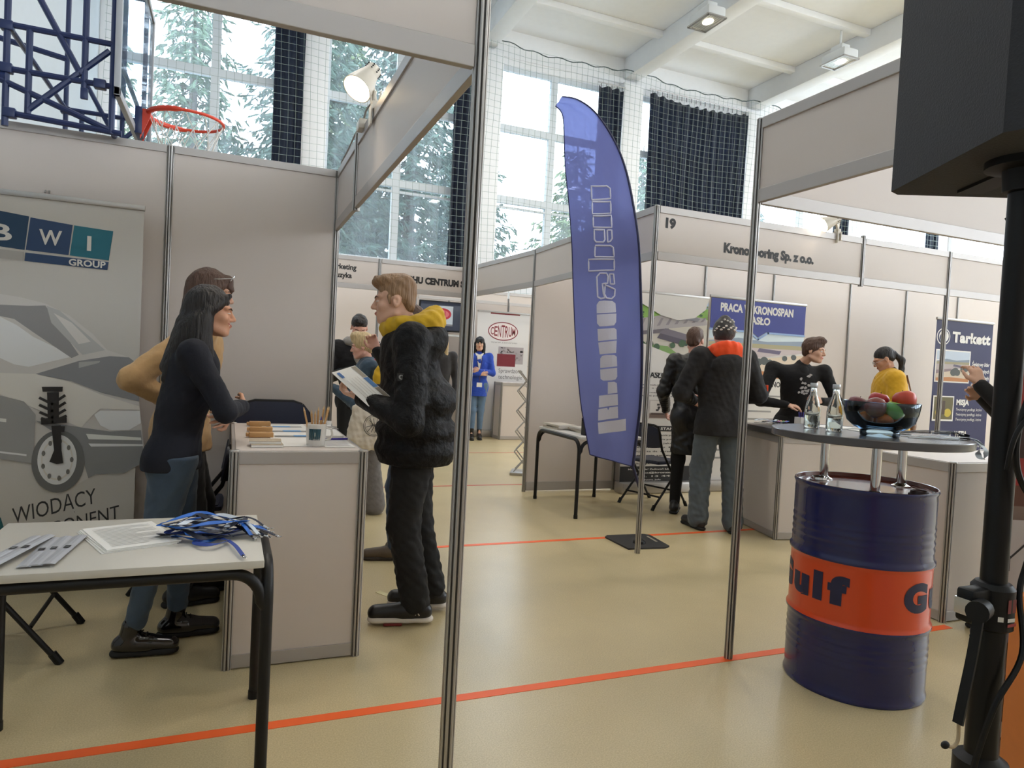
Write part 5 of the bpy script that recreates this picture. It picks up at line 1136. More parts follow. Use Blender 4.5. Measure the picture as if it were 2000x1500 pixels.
def fruit(kind, x, y, z, r, rgb, label, rot=0):
    t = thing(kind, label, 'fruit', BC+Vector((x*.924+y*.381, -x*.38+y*.924, z)), rot, 'fruit in the glass bowl')
    t.rotation_euler = (rot, rot*.6, rot*2)
    if kind == 'apple': pr = [(0, -.78*r), (.25*r, -.90*r), (.55*r, -.80*r), (.88*r, -.35*r), (1.0*r, .15*r), (.92*r, .58*r), (.62*r, .86*r), (.30*r, .86*r), (.1*r, .70*r), (0, .62*r)]
    else: pr = [(r*math.sin(a), -r*.93*math.cos(a)) for a in np.linspace(0, PI, 15)]
    MB().lathe(pr, 28).obj('flesh', M('fruit_%02x%02x%02x' % rgb, rgb, .3, var=.25, vscale=22, bump=(.25 if kind == 'orange' else .02), bscale=(180 if kind == 'orange' else 30), stretch=(1, 1, .35)), t, smooth=60)
    s = MB(); s.tube([(0, 0, .60*r), (.03*r, .02*r, 1.05*r)] if kind == 'apple' else [(0, 0, .9*r), (0, 0, .97*r)], .0016 if kind == 'apple' else .004, 6); s.obj('stem', M('stem_brown', (86, 62, 40), .8), t)
fruit('apple', -.085, .035, .122, .040, (104, 36, 48), 'dark red apple at the left rim of the glass bowl', .3); fruit('apple', -.050, -.050, .118, .042, (120, 52, 46), 'dark red apple in front of the left one in the bowl', -.5)
fruit('apple', .015, .055, .142, .041, (176, 44, 46), 'bright red apple at the back centre on top of the bowl', .2); fruit('apple', .022, -.060, .112, .039, (118, 168, 62), 'green apple at the front centre of the bowl', .15)
fruit('apple', .090, -.01, .150, .046, (206, 74, 52), 'largest light red apple on top at the right of the bowl', -.25); fruit('apple', .068, .045, .088, .037, (96, 132, 66), 'green apple low at the right inside the bowl', .4)
fruit('orange', -.062, .010, .070, .034, (204, 110, 40), 'orange low at the left inside the glass bowl'); fruit('orange', -.012, -.055, .067, .033, (214, 104, 38), 'orange low at the front left of the bowl', .3); fruit('orange', .048, -.048, .067, .034, (222, 116, 36), 'orange low at the front right of the bowl', .5)
fruit('orange', .0, .045, .068, .034, (208, 112, 40), 'orange low at the back of the bowl', .7); fruit('apple', .002, -.002, .112, .032, (130, 60, 48), 'small dark apple in the middle of the bowl', .7)
sheet('leaflet', 'white leaflet lying on the drum table behind the bottles', 'leaflet', 2.66, 2.44, .2, .21, .15, 1.1015, .002); sheet('leaflet', 'white leaflet lying on the drum table behind the bowl', 'leaflet', 2.72, 2.24, -.3, .21, .15, 1.1015, .002)
def strap(label, ctrl, mi, grp='straps over the edge of the drum table', w=.02, txt=None):
    t = thing('lanyard', label, 'lanyard', (2.62, 2.21, 1.1015), 0, grp); m = MB(); ribbon(m, smooth_path(ctrl, 8), w, .0014); m.obj('band', mLan[mi], t, smooth=60)
strap('white lanyard lying flat on the drum table nearest the bowl', [(.02, -.18, .002), (.10, -.22, .004), (.20, -.27, .002)], 3); strap('white lanyard lying flat towards the right rim of the drum table', [(.05, -.12, .002), (.15, -.19, .005), (.26, -.26, .002)], 3)
strap('white lanyard hanging in a loop over the rim of the drum table', [(.20, -.20, .004), (.30, -.24, .008), (.335, -.275, -.01), (.33, -.27, -.06), (.315, -.30, -.075), (.325, -.305, -.04), (.32, -.255, .004)], 3, w=.024)
for k, (dx, dz) in enumerate(((0, .003), (.02, .008), (.04, .013))):
    strap(['navy lanyard lowest in the heap at the right rim of the drum table', 'navy lanyard in the middle of the heap at the right rim', 'navy lanyard on top of the heap at the right rim'][k], [(.10+dx, -.05, dz), (.22+dx, -.13, dz+.012), (.33+dx*.5, -.20, dz+.004), (.375, -.19+dx, -.02), (.38, -.15, -.05), (.39, -.21+dx, -.02), (.34, -.15, dz+.01), (.24, -.06, dz+.004)], 1, w=.022)
strap('pale lanyard end hanging beside the navy heap on the drum table', [(.30, -.12, .02), (.37, -.16, .015), (.405, -.17, -.02), (.41, -.17, -.06)], 3)

# loudspeaker on its stand
sp = thing('loudspeaker', 'large black loudspeaker at the upper right corner, on a pole', 'loudspeaker', (1.19, 1.0, 1.70))
d1 = Vector((-.17, -.34, 0)).normalized(); d2 = Vector((.888, -.459, 0)).normalized(); Ls, Ws, Hs = .385, .30, .68
mCab = M('carpeted_cabinet', (44, 45, 50), .75, bump=.35, bscale=260, bdist=.003)
bm_ = MB(); e = .022; poly = [(e, 0), (Ws-e, 0), (Ws, e), (Ws-.06, Ls), (.06, Ls), (0, Ls-.0)] ; poly = [(e, 0), (Ws-e, 0), (Ws, e), (Ws, Ls-.02), (Ws-.02, Ls), (.02, Ls), (0, Ls-.02), (0, e)]
bm_.prism(poly, (0, 0, 0), d2, d1, -Hs) if d2.cross(d1).z < 0 else bm_.prism(poly, (0, 0, 0), d2, d1, Hs)
bm_.obj('cabinet', mCab, sp, smooth=0)
q_ = lambda a, b, z: d2*a+d1*b+Vector((0, 0, z))
MB().prism([(.03, .03), (Ws-.03, .03), (Ws-.03, Hs-.03), (.03, Hs-.03)], q_(0, -.001, 0), d2, (0, 0, 1), .006).obj('front_grille', M('grille_black', (16, 16, 17), .6, bump=.6, bscale=300), sp, smooth=0)
b_ = MB(); b_.prism([(.11, .045), (.155, .045), (.155, .30), (.11, .30)], q_(0, 0, -.006), d2, d1, -.012); b_.obj('underside_rail', mBlackPlastic, sp)
sc_ = q_(.112, .234, 0); MB().lathe([(0, .0), (.055, .0), (.055, -.012), (.030, -.016), (.028, -.05), (0, -.05)], 28, sc_).obj('pole_socket', mBlackPlastic, sp)
h = MB(); h.prism([(.0, .14), (.0, .26), (.0, .26)], (0, 0, 0), d2, d1, .001) if False else None
PX, PY = 1.19+sc_.x, 1.0+sc_.y
st = thing('speaker_stand', 'black tripod stand carrying the loudspeaker at the right edge', 'stand', (PX, PY, 0))
MB().cyl((0, 0, .95), (0, 0, 1.648), .0195, n=24).obj('upper_pole', M('stand_black_gloss', (8, 8, 9), .38, 0, spec=.3), st)
MB().cyl((0, 0, .22), (0, 0, .96), .0245, n=24).obj('lower_pole', M('stand_black_gloss', (8, 8, 9), .38, 0, spec=.3), st)
cl = MB(); cl.lathe([(.0245, .93), (.032, .935), (.032, 1.0), (.026, 1.008), (.0195, 1.01)], 28); cl.box((-.045, .0, .975), (.05, .03, .055), bev=.006); cl.obj('clamp_collar', mBlackPlastic, st)
k_ = MB(); k_.cyl((-.055, -.02, .975), (-.082, -.03, .975), .017, n=14); k_.obj('clamp_knob', mBlackPlastic, st)
sl = MB(); sl.bb((-.078, -.022, .962), (-.074, .01, .988)); sl.bb((-.068, -.022, .962), (-.064, .01, .988)); sl.obj('metal_clip', mChrome, st)
p = Print((0, 0, 0), (1, 0, 0), (0, 0, 1), warp=lambda a, b, h: Vector(((.0322+h)*math.cos(-2.3+a/.032), (.0322+h)*math.sin(-2.3+a/.032), b)))
p.rect((110, 30, 34), .014, .966, .034, .988); p.rect((214, 212, 208), .0, .952, .008, .960); p.rect((214, 212, 208), .014, .952, .03, .958); p.rect((150, 40, 40), .014, .944, .036, .949); p.obj('collar_label', st)
for a in (2.6, .5, -1.6):
    d = Vector((math.cos(a), math.sin(a), 0)); l = MB(); l.box(d*.25+Vector((0, 0, .36)), (.014, .025, .014)) if False else None
    l.tube([d*.03+Vector((0, 0, .68)), d*.40+Vector((0, 0, .025))], .012, 10); l.obj('leg', mBlackMetal, st); MB().tube([d*.026+Vector((0, 0, .30)), d*.22+Vector((0, 0, .34))], .008, 8).obj('brace', mBlackMetal, st); MB().ell(d*.40+Vector((0, 0, .018)), (.022, .022, .018)).obj('rubber_foot', mBlackPlastic, st)
MB().lathe([(.0245, .62), (.04, .63), (.04, .71), (.0245, .72)], 20).obj('leg_hub', mBlackPlastic, st)
c_ = MB(); c_.tube(smooth_path([(.03, .04, 1.62), (.055, .0, 1.52), (.03, -.035, 1.40), (-.02, -.036, 1.28), (-.022, -.038, 1.20), (.03, -.045, 1.12), (.048, -.02, 1.04), (.036, -.02, .99), (.02, -.04, .90), (-.03, -.035, .82), (-.045, -.02, .72), (-.052, -.02, .66)], 8), .0048, 8)
ca = c_.obj('speaker_cable', mBlackPlastic); ca.location = (PX, PY, 0); tag(ca, 'black cable running down the loudspeaker stand', 'cable')
c_ = MB(); c_.tube(smooth_path([(.055, .03, 1.60), (.085, .0, 1.50), (.06, -.03, 1.42), (.02, -.048, 1.33), (-.034, -.04, 1.26), (-.036, -.03, 1.20)], 8), .004, 8); ca = c_.obj('speaker_cable', mBlackPlastic); ca.location = (PX, PY, 0); tag(ca, 'second thinner black cable near the top of the loudspeaker stand', 'cable')
s_ = thing('hanging_strap', 'black strap with bare wire end hanging from the stand clamp', 'strap', (PX, PY, 0)); m = MB(); pts = smooth_path([(-.075, -.03, .965), (-.085, -.03, .90), (-.10, -.03, .83), (-.106, -.03, .80)], 6); ribbon(m, pts, .016, .004); m.obj('webbing', mBlackPlastic, s_)
m = MB(); m.tube(smooth_path([(-.106, -.03, .80), (-.105, -.03, .775), (-.115, -.03, .765), (-.132, -.03, .77)], 6), .0028, 8); m.obj('wire_end', M('wire_beige', (170, 150, 120), .6), s_); MB().ell((-.134, -.03, .771), (.008, .005, .006)).obj('tie', mBlackPlastic, s_)

# printed panel and orange cabinet at the right edge
pb = thing('display_board', 'printed display board behind the loudspeaker pole with red upper part', 'board', (2.07, 1.30, 0), -.39)
MB().bb((0, 0, .02), (.60, .03, 1.44)).obj('sheet', M('board_pale', (196, 190, 186), .5), pb, smooth=0)
p = Print((0, -.001, 0), (1, 0, 0), (0, 0, 1))
p.rect((150, 42, 40), 0, 1.04, .60, 1.425); p.rect((96, 60, 48), 0, .985, .60, 1.05); p.rect((122, 104, 94), 0, .95, .6, .99); p.rect((58, 34, 32), .055, 1.13, .085, 1.22); p.rect((186, 180, 178), 0, .70, .6, .95); p.rect((36, 32, 32), .015, .80, .05, .845); p.line((40, 36, 36), [(.05, .84), (.14, .93), (.4, .93)], .006); p.rect((110, 106, 104), 0, .695, .6, .703)
p.rect((62, 92, 128), 0, .44, .6, .68); p.poly((150, 148, 146), [(0, .42), (.03, .42), (.035, .56), (0, .55)]); p.poly((22, 22, 24), [(.03, .40), (.07, .34), (.16, .33), (.5, .36), (.5, .56), (.12, .60), (.05, .59), (.06, .50)]); p.poly((128, 112, 100), [(0, .30), (.6, .36), (.6, .20), (0, .18)]); p.line((60, 50, 46), [(0, .30), (.3, .335)], .008); p.rect((150, 140, 134), 0, .02, .6, .19); p.obj('printed_picture', pb)
f_ = MB(); f_.bb((-.004, -.004, 0), (.604, .034, .02)); f_.obj('foot_rail', mAlu, pb)
ob = thing('orange_cabinet', 'orange cabinet cut off by the lower right corner', 'cabinet', (1.70, 1.02, 0), -.39)
MB().bb((0, -.30, .02), (.35, 0, .86), bev=.004).obj('body', M('orange_board', (206, 116, 48), .5, var=.08, vscale=40), ob); MB().bb((.02, -.28, 0), (.33, -.02, .02)).obj('plinth', mBlackPlastic, ob)
# leaflet in the fair-haired man's hands
lf = thing('leaflet', 'leaflet with photos in the hands of the fair-haired man', 'leaflet', (0, 0, 0))
c0 = [Vector(v) for v in ((.46, 3.41, 1.235), (.57, 3.41, 1.275), (.69, 3.34, 1.205), (.645, 3.31, 1.145), (.545, 3.33, 1.155))]
u_ = (c0[4]-c0[0]); v_ = (c0[1]-c0[0])
m = MB(); vs = []; fs = []; N = 8; A_, B_, C_, D_ = c0[0], c0[0]+(c0[4]-c0[0])*1.85, c0[0]+(c0[4]-c0[0])*1.85+(c0[1]-c0[0])*1.02, c0[1]
def lfp(a, b, h=0):
    q = A_*(1-a)*(1-b)+B_*a*(1-b)+C_*a*b+D_*(1-a)*b; nn = (B_-A_).cross(D_-A_).normalized(); nn = nn if nn.z > 0 else -nn
    return q+nn*(h+.010*math.sin(a*PI)*math.sin(b*PI))
for k in (0, .0012):
    for i in range(N+1):
        for j in range(N+1): vs.append(lfp(i/N, j/N, k))
M2 = (N+1)**2
for i in range(N):
    for j in range(N):
        a = i*(N+1)+j; fs += [(a, a+1, a+N+2, a+N+1), (a+M2, a+N+1+M2, a+N+2+M2, a+1+M2)]
m.add(vs, fs); m.obj('paper', mPaper, lf)
p = Print((0, 0, 0), (1, 0, 0), (0, 1, 0), warp=lambda a, b, h: lfp(a, b, h+.0016))
def gr(c, a0, b0, a1, b1):
    p.k += 1
    for i in range(3):
        for j in range(3): p.rect(c, a0+(a1-a0)*i/3, b0+(b1-b0)*j/3, a0+(a1-a0)*(i+1)/3, b0+(b1-b0)*(j+1)/3, new=False)
gr((158, 150, 136), .02, .80, .34, .98); gr((70, 120, 176), .36, .78, .64, .98); gr((132, 122, 110), .66, .80, .98, .98); gr((70, 110, 170), .06, .12, .22, .24)
for k in range(5): gr((196, 190, 184), .30, .18+.11*k, .85, .195+.11*k)
p.obj('print', lf)

# ---------------------------------------------------------------- curtains and safety net at the windows
mCurt = M('midnight_curtain', (28, 36, 50), .9, bump=.3, bscale=40, sheen=.2)
b = mCurt.node_tree.nodes['Principled BSDF']
tr = mCurt.node_tree.nodes.new('ShaderNodeBsdfTranslucent'); tr.inputs[0].default_value = lin((72, 92, 122))+(1,); ad = mCurt.node_tree.nodes.new('ShaderNodeMixShader'); ad.inputs[0].default_value = .35
mCurt.node_tree.links.new(b.outputs[0], ad.inputs[1]); mCurt.node_tree.links.new(tr.outputs[0], ad.inputs[2]); mCurt.node_tree.links.new(ad.outputs[0], mCurt.node_tree.nodes['Material Output'].inputs[0])
def curtain(x0, x1, z0, z1, label, sag=0.0, y=12.28, folds=26):
    nx = int((x1-x0)*60)+8; nz = 14; vs = []; fs = []; rr = random.Random(int(x0*100))
    ph = [rr.uniform(0, 6) for _ in range(4)]
    for k in range(nz+1):
        v = k/nz
        for i in range(nx+1):
            u = i/nx; X = x0+(x1-x0)*u; a = .020+.022*(1-v)
            yy = y+a*math.sin(u*(x1-x0)*folds+ph[0]+.6*math.sin(v*2+u*5))+.5*a*math.sin(u*(x1-x0)*folds*2.3+ph[1])
            zt = z1-sag*4*u*(1-u)*(1 if True else 0)+.02*math.sin(u*(x1-x0)*30+ph[2])
            vs.append((X+.01*math.sin(v*4+u*9), yy, z0+(zt-z0)*v))
    for k in range(nz):
        for i in range(nx): a = k*(nx+1)+i; fs.append((a, a+1, a+nx+2, a+nx+1))
    n = len(vs); m = MB(); m.add(vs, fs)
    t = thing('curtain', label, 'curtain', (0, 0, 0), 0, 'dark curtains at the hall windows')
    o = m.obj('cloth', mCurt, t, smooth=60); md = o.modifiers.new('thickness', 'SOLIDIFY'); md.thickness = .004
    r = MB()
    for i in range(int((x1-x0)/.12)+1):
        X = x0+.04+i*.12
        if X < x1: r.cyl((X, y, z1-.03), (X, y, z1+.07), .006, n=6)
    stuff(r.obj('hooks', mBlackMetal, t))
    rod = MB(); rod.cyl((x0-.03, y, z1+.07), (x1+.03, y, z1+.07), .012, n=8); rod.obj('rail', mAlu, t)
    return t
curtain(.52, 1.0, 2.9, 6.95, 'narrow dark curtain left of the first white pillar, above the partition')
curtain(3.62, 4.06, 2.9, 6.95, 'narrow dark curtain behind the foreground booth post')
curtain(6.60, 7.16, 2.9, 6.90, 'narrow dark curtain behind the top of the feather flag')
curtain(7.80, 10.30, 2.9, 7.0, 'wide dark curtain covering the window right of the feather flag', .10)
curtain(13.0, 13.5, 2.9, 6.95, 'narrow dark curtain showing below the right booth fascia'); curtain(16.1, 16.6, 2.9, 6.95, 'narrow dark curtain farthest right below the fascia')
mNet = M('net_cord', (140, 156, 152), .8)
net = thing('safety_net', 'pale green safety net hanging in front of the hall windows', 'net', (0, 0, 0))
def sagz(x):
    hooks = [-1.9, 1.2, 4.28, 7.42, 10.6, 13.7, 16.8]
    for a, b in zip(hooks, hooks[1:]):
        if a <= x <= b: u = (x-a)/(b-a); return 7.28-.22*4*u*(1-u)*.5-.02*math.sin(u*40)
    return 7.28
def strip(m, pts, r):
    vs = []; fs = []
    for p in pts: vs += [(p[0]-r, p[1], p[2]-r), (p[0]+r, p[1]-r, p[2]-r), (p[0], p[1], p[2]+r)]
    for i in range(len(pts)-1):
        for k in range(3): fs.append((3*i+k, 3*i+(k+1) % 3, 3*i+3+(k+1) % 3, 3*i+3+k))
    m.add(vs, fs)
m = MB(); yn = lambda x, z: 12.14+.025*math.sin(x*1.7+z*.8)+.02*math.sin(x*4.1-z*1.9)
z = 2.4
while z < 7.3:
    pts = [(x, yn(x, z), z+.02*math.sin(x*2+z)) for x in np.arange(-1.9, 16.8, .3) if z < sagz(x)]
    if len(pts) > 4: strip(m, pts, .0023)
    z += .12
for x in np.arange(-1.9, 16.8, .12): strip(m, [(x+.02*math.sin(z_*1.5+x), yn(x, z_), z_) for z_ in np.linspace(2.4, sagz(x), 14)], .0023)
stuff(m.obj('mesh', mNet, net, smooth=0))
m = MB(); m.tube([(x, yn(x, 7.2), sagz(x)) for x in np.arange(-1.9, 16.81, .1)], .010, 6); m.obj('top_rope', M('net_rope', (70, 84, 84), .8), net)
m = MB()
for x in (-1.9, 1.2, 4.28, 7.42, 10.6, 13.7, 16.8): m.tube([(x, 12.12, 7.29), (x, 12.36, 7.36)], .012, 6)
m.obj('wall_hooks', mAlu, net)

# ---------------------------------------------------------------- spruces outside
mNeed = [M('needles_pale', (84, 106, 84), .8, var=.3, vscale=2), M('needles_blue', (76, 98, 86), .8, var=.3, vscale=2), M('needles_fresh', (100, 118, 76), .8, var=.3, vscale=2)]; mBark = M('spruce_bark', (92, 82, 74), .9, bump=.4)
def spruce(x, y, H, Rb, label, mi, seed):
    rr = random.Random(seed); t = thing('spruce_tree', label, 'tree', (x, y, -.15), 0, 'spruces outside the hall windows')
    MB().tube([(0, 0, 0), (.05, 0, H*.5), (0, .03, H*.98)], [.22, .13, .02], 10).obj('trunk', mBark, t)
    vs = []; fs = []; br = MB()
    def quad(c, d, L, w):
        d = d.normalized(); s = d.cross(Vector((rr.uniform(-1, 1), rr.uniform(-1, 1), rr.uniform(.2, 1)))).normalized()*w; o = len(vs)
        n = s.cross(d).normalized()*w*.5
        vs.extend([c-s*.4, c+s*.4, c+d*L*.55+s+n, c+d*L, c+d*L*.55-s+n]); fs.append((o, o+1, o+2, o+3, o+4))
    nl = int(H*3.0)
    for l in range(nl):
        z = H*(.12+.86*l/nl); R = Rb*(1-(l/nl))**.8+.15; nb = max(5, int(7+R*3))
        for k in range(nb):
            a = 2*PI*(k+rr.random())/nb; L = R*rr.uniform(.55, 1.1); d0 = Vector((math.cos(a), math.sin(a), 0)); pts = []
            for i in range(6):
                u = i/5; pts.append(Vector((0, 0, z))+d0*L*u+Vector((0, 0, -L*.38*u+L*.24*u*u*u)))
            if rr.random() < .5: br.tube(pts, [.022*(1-u/6) for u in range(6)], 4)
            n = int(L*15)+4
            for q in range(n):
                u = rr.uniform(.15, 1)**.8; i = min(4, int(u*5)); p = pts[i].lerp(pts[i+1], u*5-i); sd = Vector((-d0.y, d0.x, 0))*rr.choice((-1, 1))
                dd = (d0*rr.uniform(.1, .8)+sd*rr.uniform(.2, 1)+Vector((0, 0, rr.uniform(-1.0, .0))))
                quad(p+Vector((rr.uniform(-.08, .08), rr.uniform(-.08, .08), rr.uniform(-.06, .03))), dd, rr.uniform(.16, .40), rr.uniform(.022, .05))
    m = MB(); m.add(vs, fs); m.obj('foliage', mNeed[mi], t, smooth=0)
    br.obj('branches', mBark, t)
for i, a in enumerate([(-1.0, 17.6, 10.5, 2.3, 'pale spruce behind the basketball backboard, with sky beside its top', 0), (1.6, 16.8, 13.5, 2.6, 'tall bluish spruce behind the first window left of the lit spotlight', 1), (4.2, 18.0, 14.0, 2.9, 'tall dense spruce behind the window of the lit spotlight', 1), (6.6, 20.5, 9.3, 3.0, 'lower spruce with a thin top left of the feather flag', 0),
                       (9.6, 19.0, 8.4, 2.7, 'bushy spruce behind the feather flag', 2), (13.2, 21, 9.5, 2.9, 'spruce behind the wide dark curtain', 0), (3.0, 21.5, 12, 3.0, 'far spruce between the two tall ones', 2), (-3.6, 19.5, 12.0, 2.8, 'spruce farthest left outside the windows', 2), (18.6, 22, 9.0, 2.8, 'spruce seen in the gap below the right fascia', 1)]): spruce(*a, seed=i+3)

# ---------------------------------------------------------------- basketball hoop on its blue wall frame
hp_ = thing('basketball_hoop', 'basketball backboard with orange rim on blue tubular wall frame', 'basketball hoop', (-.62, 5.15, 2.70))
mBF = M('blue_frame_paint', (26, 42, 86), .35)
# the board hangs in the plane x = 0, y from -.75 to .80, z from 0 to 1.05
gb = bpy.data.materials.new('acrylic_board'); gb.use_nodes = True; ntb = gb.node_tree; ntb.nodes.remove(ntb.nodes['Principled BSDF'])
t_, g_, x_ = ntb.nodes.new('ShaderNodeBsdfTransparent'), ntb.nodes.new('ShaderNodeBsdfGlossy'), ntb.nodes.new('ShaderNodeMixShader'); t_.inputs[0].default_value = (.86, .90, .94, 1); g_.inputs['Roughness'].default_value = .05; x_.inputs[0].default_value = .14
ntb.links.new(t_.outputs[0], x_.inputs[1]); ntb.links.new(g_.outputs[0], x_.inputs[2]); ntb.links.new(x_.outputs[0], ntb.nodes['Material Output'].inputs[0])
MB().bb((-.008, -.74, .02), (.008, .80, 1.04)).obj('backboard', gb, hp_, smooth=0)
m = MB()
for a, b in (((-.015, -.77, -.02), (.015, .83, .025)), ((-.015, -.77, 1.03), (.015, .83, 1.07)), ((-.015, -.77, -.02), (.015, -.735, 1.07)), ((-.015, .795, -.02), (.015, .83, 1.07))): m.bb(a, b, bev=.003)
m.obj('board_frame', M('board_edge', (170, 172, 176), .5, .3), hp_)
mRim = M('rim_orange', (226, 70, 44), .38)
m = MB(); RC = Vector((.305, .0, .125)); m.tube([RC+Vector((.225*math.cos(a), .225*math.sin(a), 0)) for a in np.linspace(0, 2*PI, 49)[:-1]], .010, 10, closed=True)
m.prism([(.03, -.055), (.09, -.06), (.09, .06), (.03, .055)], (0, 0, .110), (1, 0, 0), (0, 1, 0), .03)
for s in (-1, 1): m.prism([(.04, -.055), (.095, .09), (.095, .135), (.04, .135)], (0, s*.06, 0), (1, 0, 0), (0, 0, 1), .012)
for s in (-1, 1): m.tube([(.06, s*.06, .125)]+[RC+Vector((.232*math.cos(a), s*.232*math.sin(a), -.002)) for a in np.linspace(PI*.93, PI*.52, 9)], [.012]+[.017]*8+[.010], 8)
m.obj('rim', mRim, hp_)
MB().bb((.01, -.10, -.03), (.05, .10, .14), bev=.004).obj('mount_plate', mBF, hp_)
m = MB(); L_ = [(.225, 0), (.19, -.10), (.155, -.20), (.13, -.30), (.125, -.40)]
for k in range(12):
    for sg in (-1, 1): m.tube([RC+Vector((r*math.cos(2*PI*(k+sg*.5*i)/12), r*math.sin(2*PI*(k+sg*.5*i)/12), z)) for i, (r, z) in enumerate(L_)], .0035, 5)
m.obj('net', M('net_white', (226, 226, 222), .8), hp_)
m = MB()
for y in (-.70, .70):
    seg = [((-.03, 1.40), (-.03, -.22)), ((-.52, 1.35), (-.52, -.26)), ((-.55, .27), (-.03, .27)), ((-.60, .04), (-.03, .04)), ((-.49, -.19), (.02, -.21)), ((-.48, .62), (-.18, .07)), ((-.165, 1.2), (-.165, -.0)), ((-.05, .23), (-.42, -.16)), ((-.72, .04), (-.04, -.20)), ((-.42, .26), (-.42, -.18)), ((-.62, 1.15), (-.03, 1.15))]
    for (x0, z0), (x1, z1) in seg: m.tube([(x0, y, z0), (x1, y, z1)], .0165, 8)
    for x, z in ((-.52, .26), (-.52, .04), (-.50, -.19), (-.09, .04)): m.box((x, y, z), (.06, .05, .05), bev=.006)
    m.tube([(-.52, y, .62), (-1.36, y, .75)], .02, 8); m.tube([(-.52, y, -.0), (-1.36, y, -.05)], .02, 8)
for x, z in ((-.52, .27), (-.03, .27), (-.03, 1.15), (-.52, 1.15), (-.03, -.20)): m.tube([(x, -.70, z), (x, .70, z)], .015, 8)
m.box((-.16, -.72, -.03), (.035, .02, .06), bev=.003); m.obj('wall_frame', mBF, hp_)

# ---------------------------------------------------------------- clip spotlights
mLampW = M('lamp_cream', (214, 206, 192), .4)
def spot(loc, head, aim, label, power, big=1.0):
    t = thing('clip_spotlight', label, 'spotlight', loc, 0, 'clip spotlights on the booth fascias')
    h = Vector(head); d = Vector(aim).normalized(); R = d.to_track_quat('Z', 'Y').to_matrix(); m = MB()
    pr = [(0, -.10), (.024, -.10), (.034, -.09), (.036, -.05), (.042, -.035), (.058, .03), (.062, .055), (.059, .055), (.054, .03), (.038, -.03), (0, -.035)]
    vs = []; fs = []; n = 28
    for r, z in pr:
        for k in range(n): a = 2*PI*k/n; vs.append(h+R @ Vector((r*math.cos(a)*big, r*math.sin(a)*big, z*big)))
    for i in range(len(pr)-1):
        for k in range(n): fs.append((i*n+k, i*n+(k+1) % n, (i+1)*n+(k+1) % n, (i+1)*n+k))
    m.add(vs, fs); m.obj('lamp_shade', mLampW, t, smooth=50)
    m = MB()
    for k in range(3):
        for j in range(8): a = 2*PI*j/8; m.box(h+R @ Vector((.0355*math.cos(a)*big, .0355*math.sin(a)*big, (-.085+.012*k)*big)), (.006, .006, .006), rot=R)
    m.obj('vents', mBlackPlastic, t)
    b = MB(); b.ell(h+R @ Vector((0, 0, .022*big)), (.040*big, .040*big, .026*big), 0, 18, 12, R); b.obj('bulb', M('halogen_glow', (255, 238, 206), .4, emit=14), t)
    a = MB(); e = h-d*.06*big; a.tube([e, (e+Vector((0, 0, .0))).lerp(Vector((0, 0, .02)), .5), (0, 0, .02)], .011*big, 10); a.cyl((-.005, 0, .02), (.0, 0, .075), .008, n=8); a.obj('arm', mLampW, t)
    c = MB(); c.box((0, 0, .005), (.035, .045, .04), bev=.006); c.bb((-.022, -.03, -.09), (-.014, .03, .0)); c.bb((.012, -.03, -.07), (.02, .03, .0)); c.tube([(-.018, -.01, .01), (-.03, -.01, .08)], .005, 6); c.tube([(.018, .01, .01), (.03, .01, .085)], .005, 6); c.obj('clamp', mLampW, t)
    ld = bpy.data.lights.new('spot', 'SPOT'); ld.energy = power; ld.spot_size = 1.9; ld.spot_blend = .6; ld.shadow_soft_size = .04; ld.color = (1, .86, .68)
    lo = bpy.data.objects.new('lamp_light', ld); COL.objects.link(lo); lo.parent = t; lo.location = h+d*.075*big; lo.rotation_euler = (-d).to_track_quat('Z', 'Y').to_euler()
    return t
spot((.60, 3.36, 2.515), (-.055, .02, .115), (-.50, -.35, -.75), 'lit cream clip spotlight on the fascia above the white counter', 16, 1.15)
spot((4.50, 4.21, 2.515), (-.12, -.02, .06), (-.9, .3, -.5), 'small clip spotlight on top of the fascia with black lettering', 15, 1.0)
m = MB(); m.tube(smooth_path([(.60, 3.36, 2.55), (.585, 3.5, 2.54), (.60, 3.66, 2.53), (.60, 3.70, 2.515), (.60, 3.85, 2.545), (.605, 4.2, 2.53), (.61, 4.5, 2.53)], 8), .005, 6); cb = m.obj('lamp_cable', M('cable_grey', (150, 146, 140), .6)); tag(cb, 'pale cable lying along the top of the fascia behind the clip spotlight', 'cable')
jb = MB(); jb.box((.59, 3.62, 2.50), (.05, .09, .05), bev=.006); tag(jb.obj('junction_box', mLampW), 'small cream box clipped on the fascia below the lit spotlight', 'box')

# ---------------------------------------------------------------- roll-up banners
def rollup(label, x0, x1, y, z0, z1, rgb, cass=True, back=(0, .10), rail=(176, 172, 168)):
    t = thing('roll_up_banner', label, 'banner', ((x0+x1)/2, y, 0)); w = (x1-x0)/2
    MB().bb((-w, 0, z0), (w, .0016, z1)).obj('sheet', ink(rgb), t, smooth=0)
    m = MB(); m.bb((-w-.004, -.010, z1-.012), (w+.004, .014, z1+.018), bev=.004); m.obj('top_rail', mAlu, t)
    if cass:
        MB().bb((-w-.01, -.085, 0), (w+.01, .085, z0+.02), bev=.018).obj('base', mAlu, t); MB().cyl((0, .04, z0), (0, .02, z1), .010, n=8).obj('support_pole', mAlu, t)
    return t
def onto(t): return Print((-t.location.x, 0, 0), (1, 0, 0), (0, 0, 1))
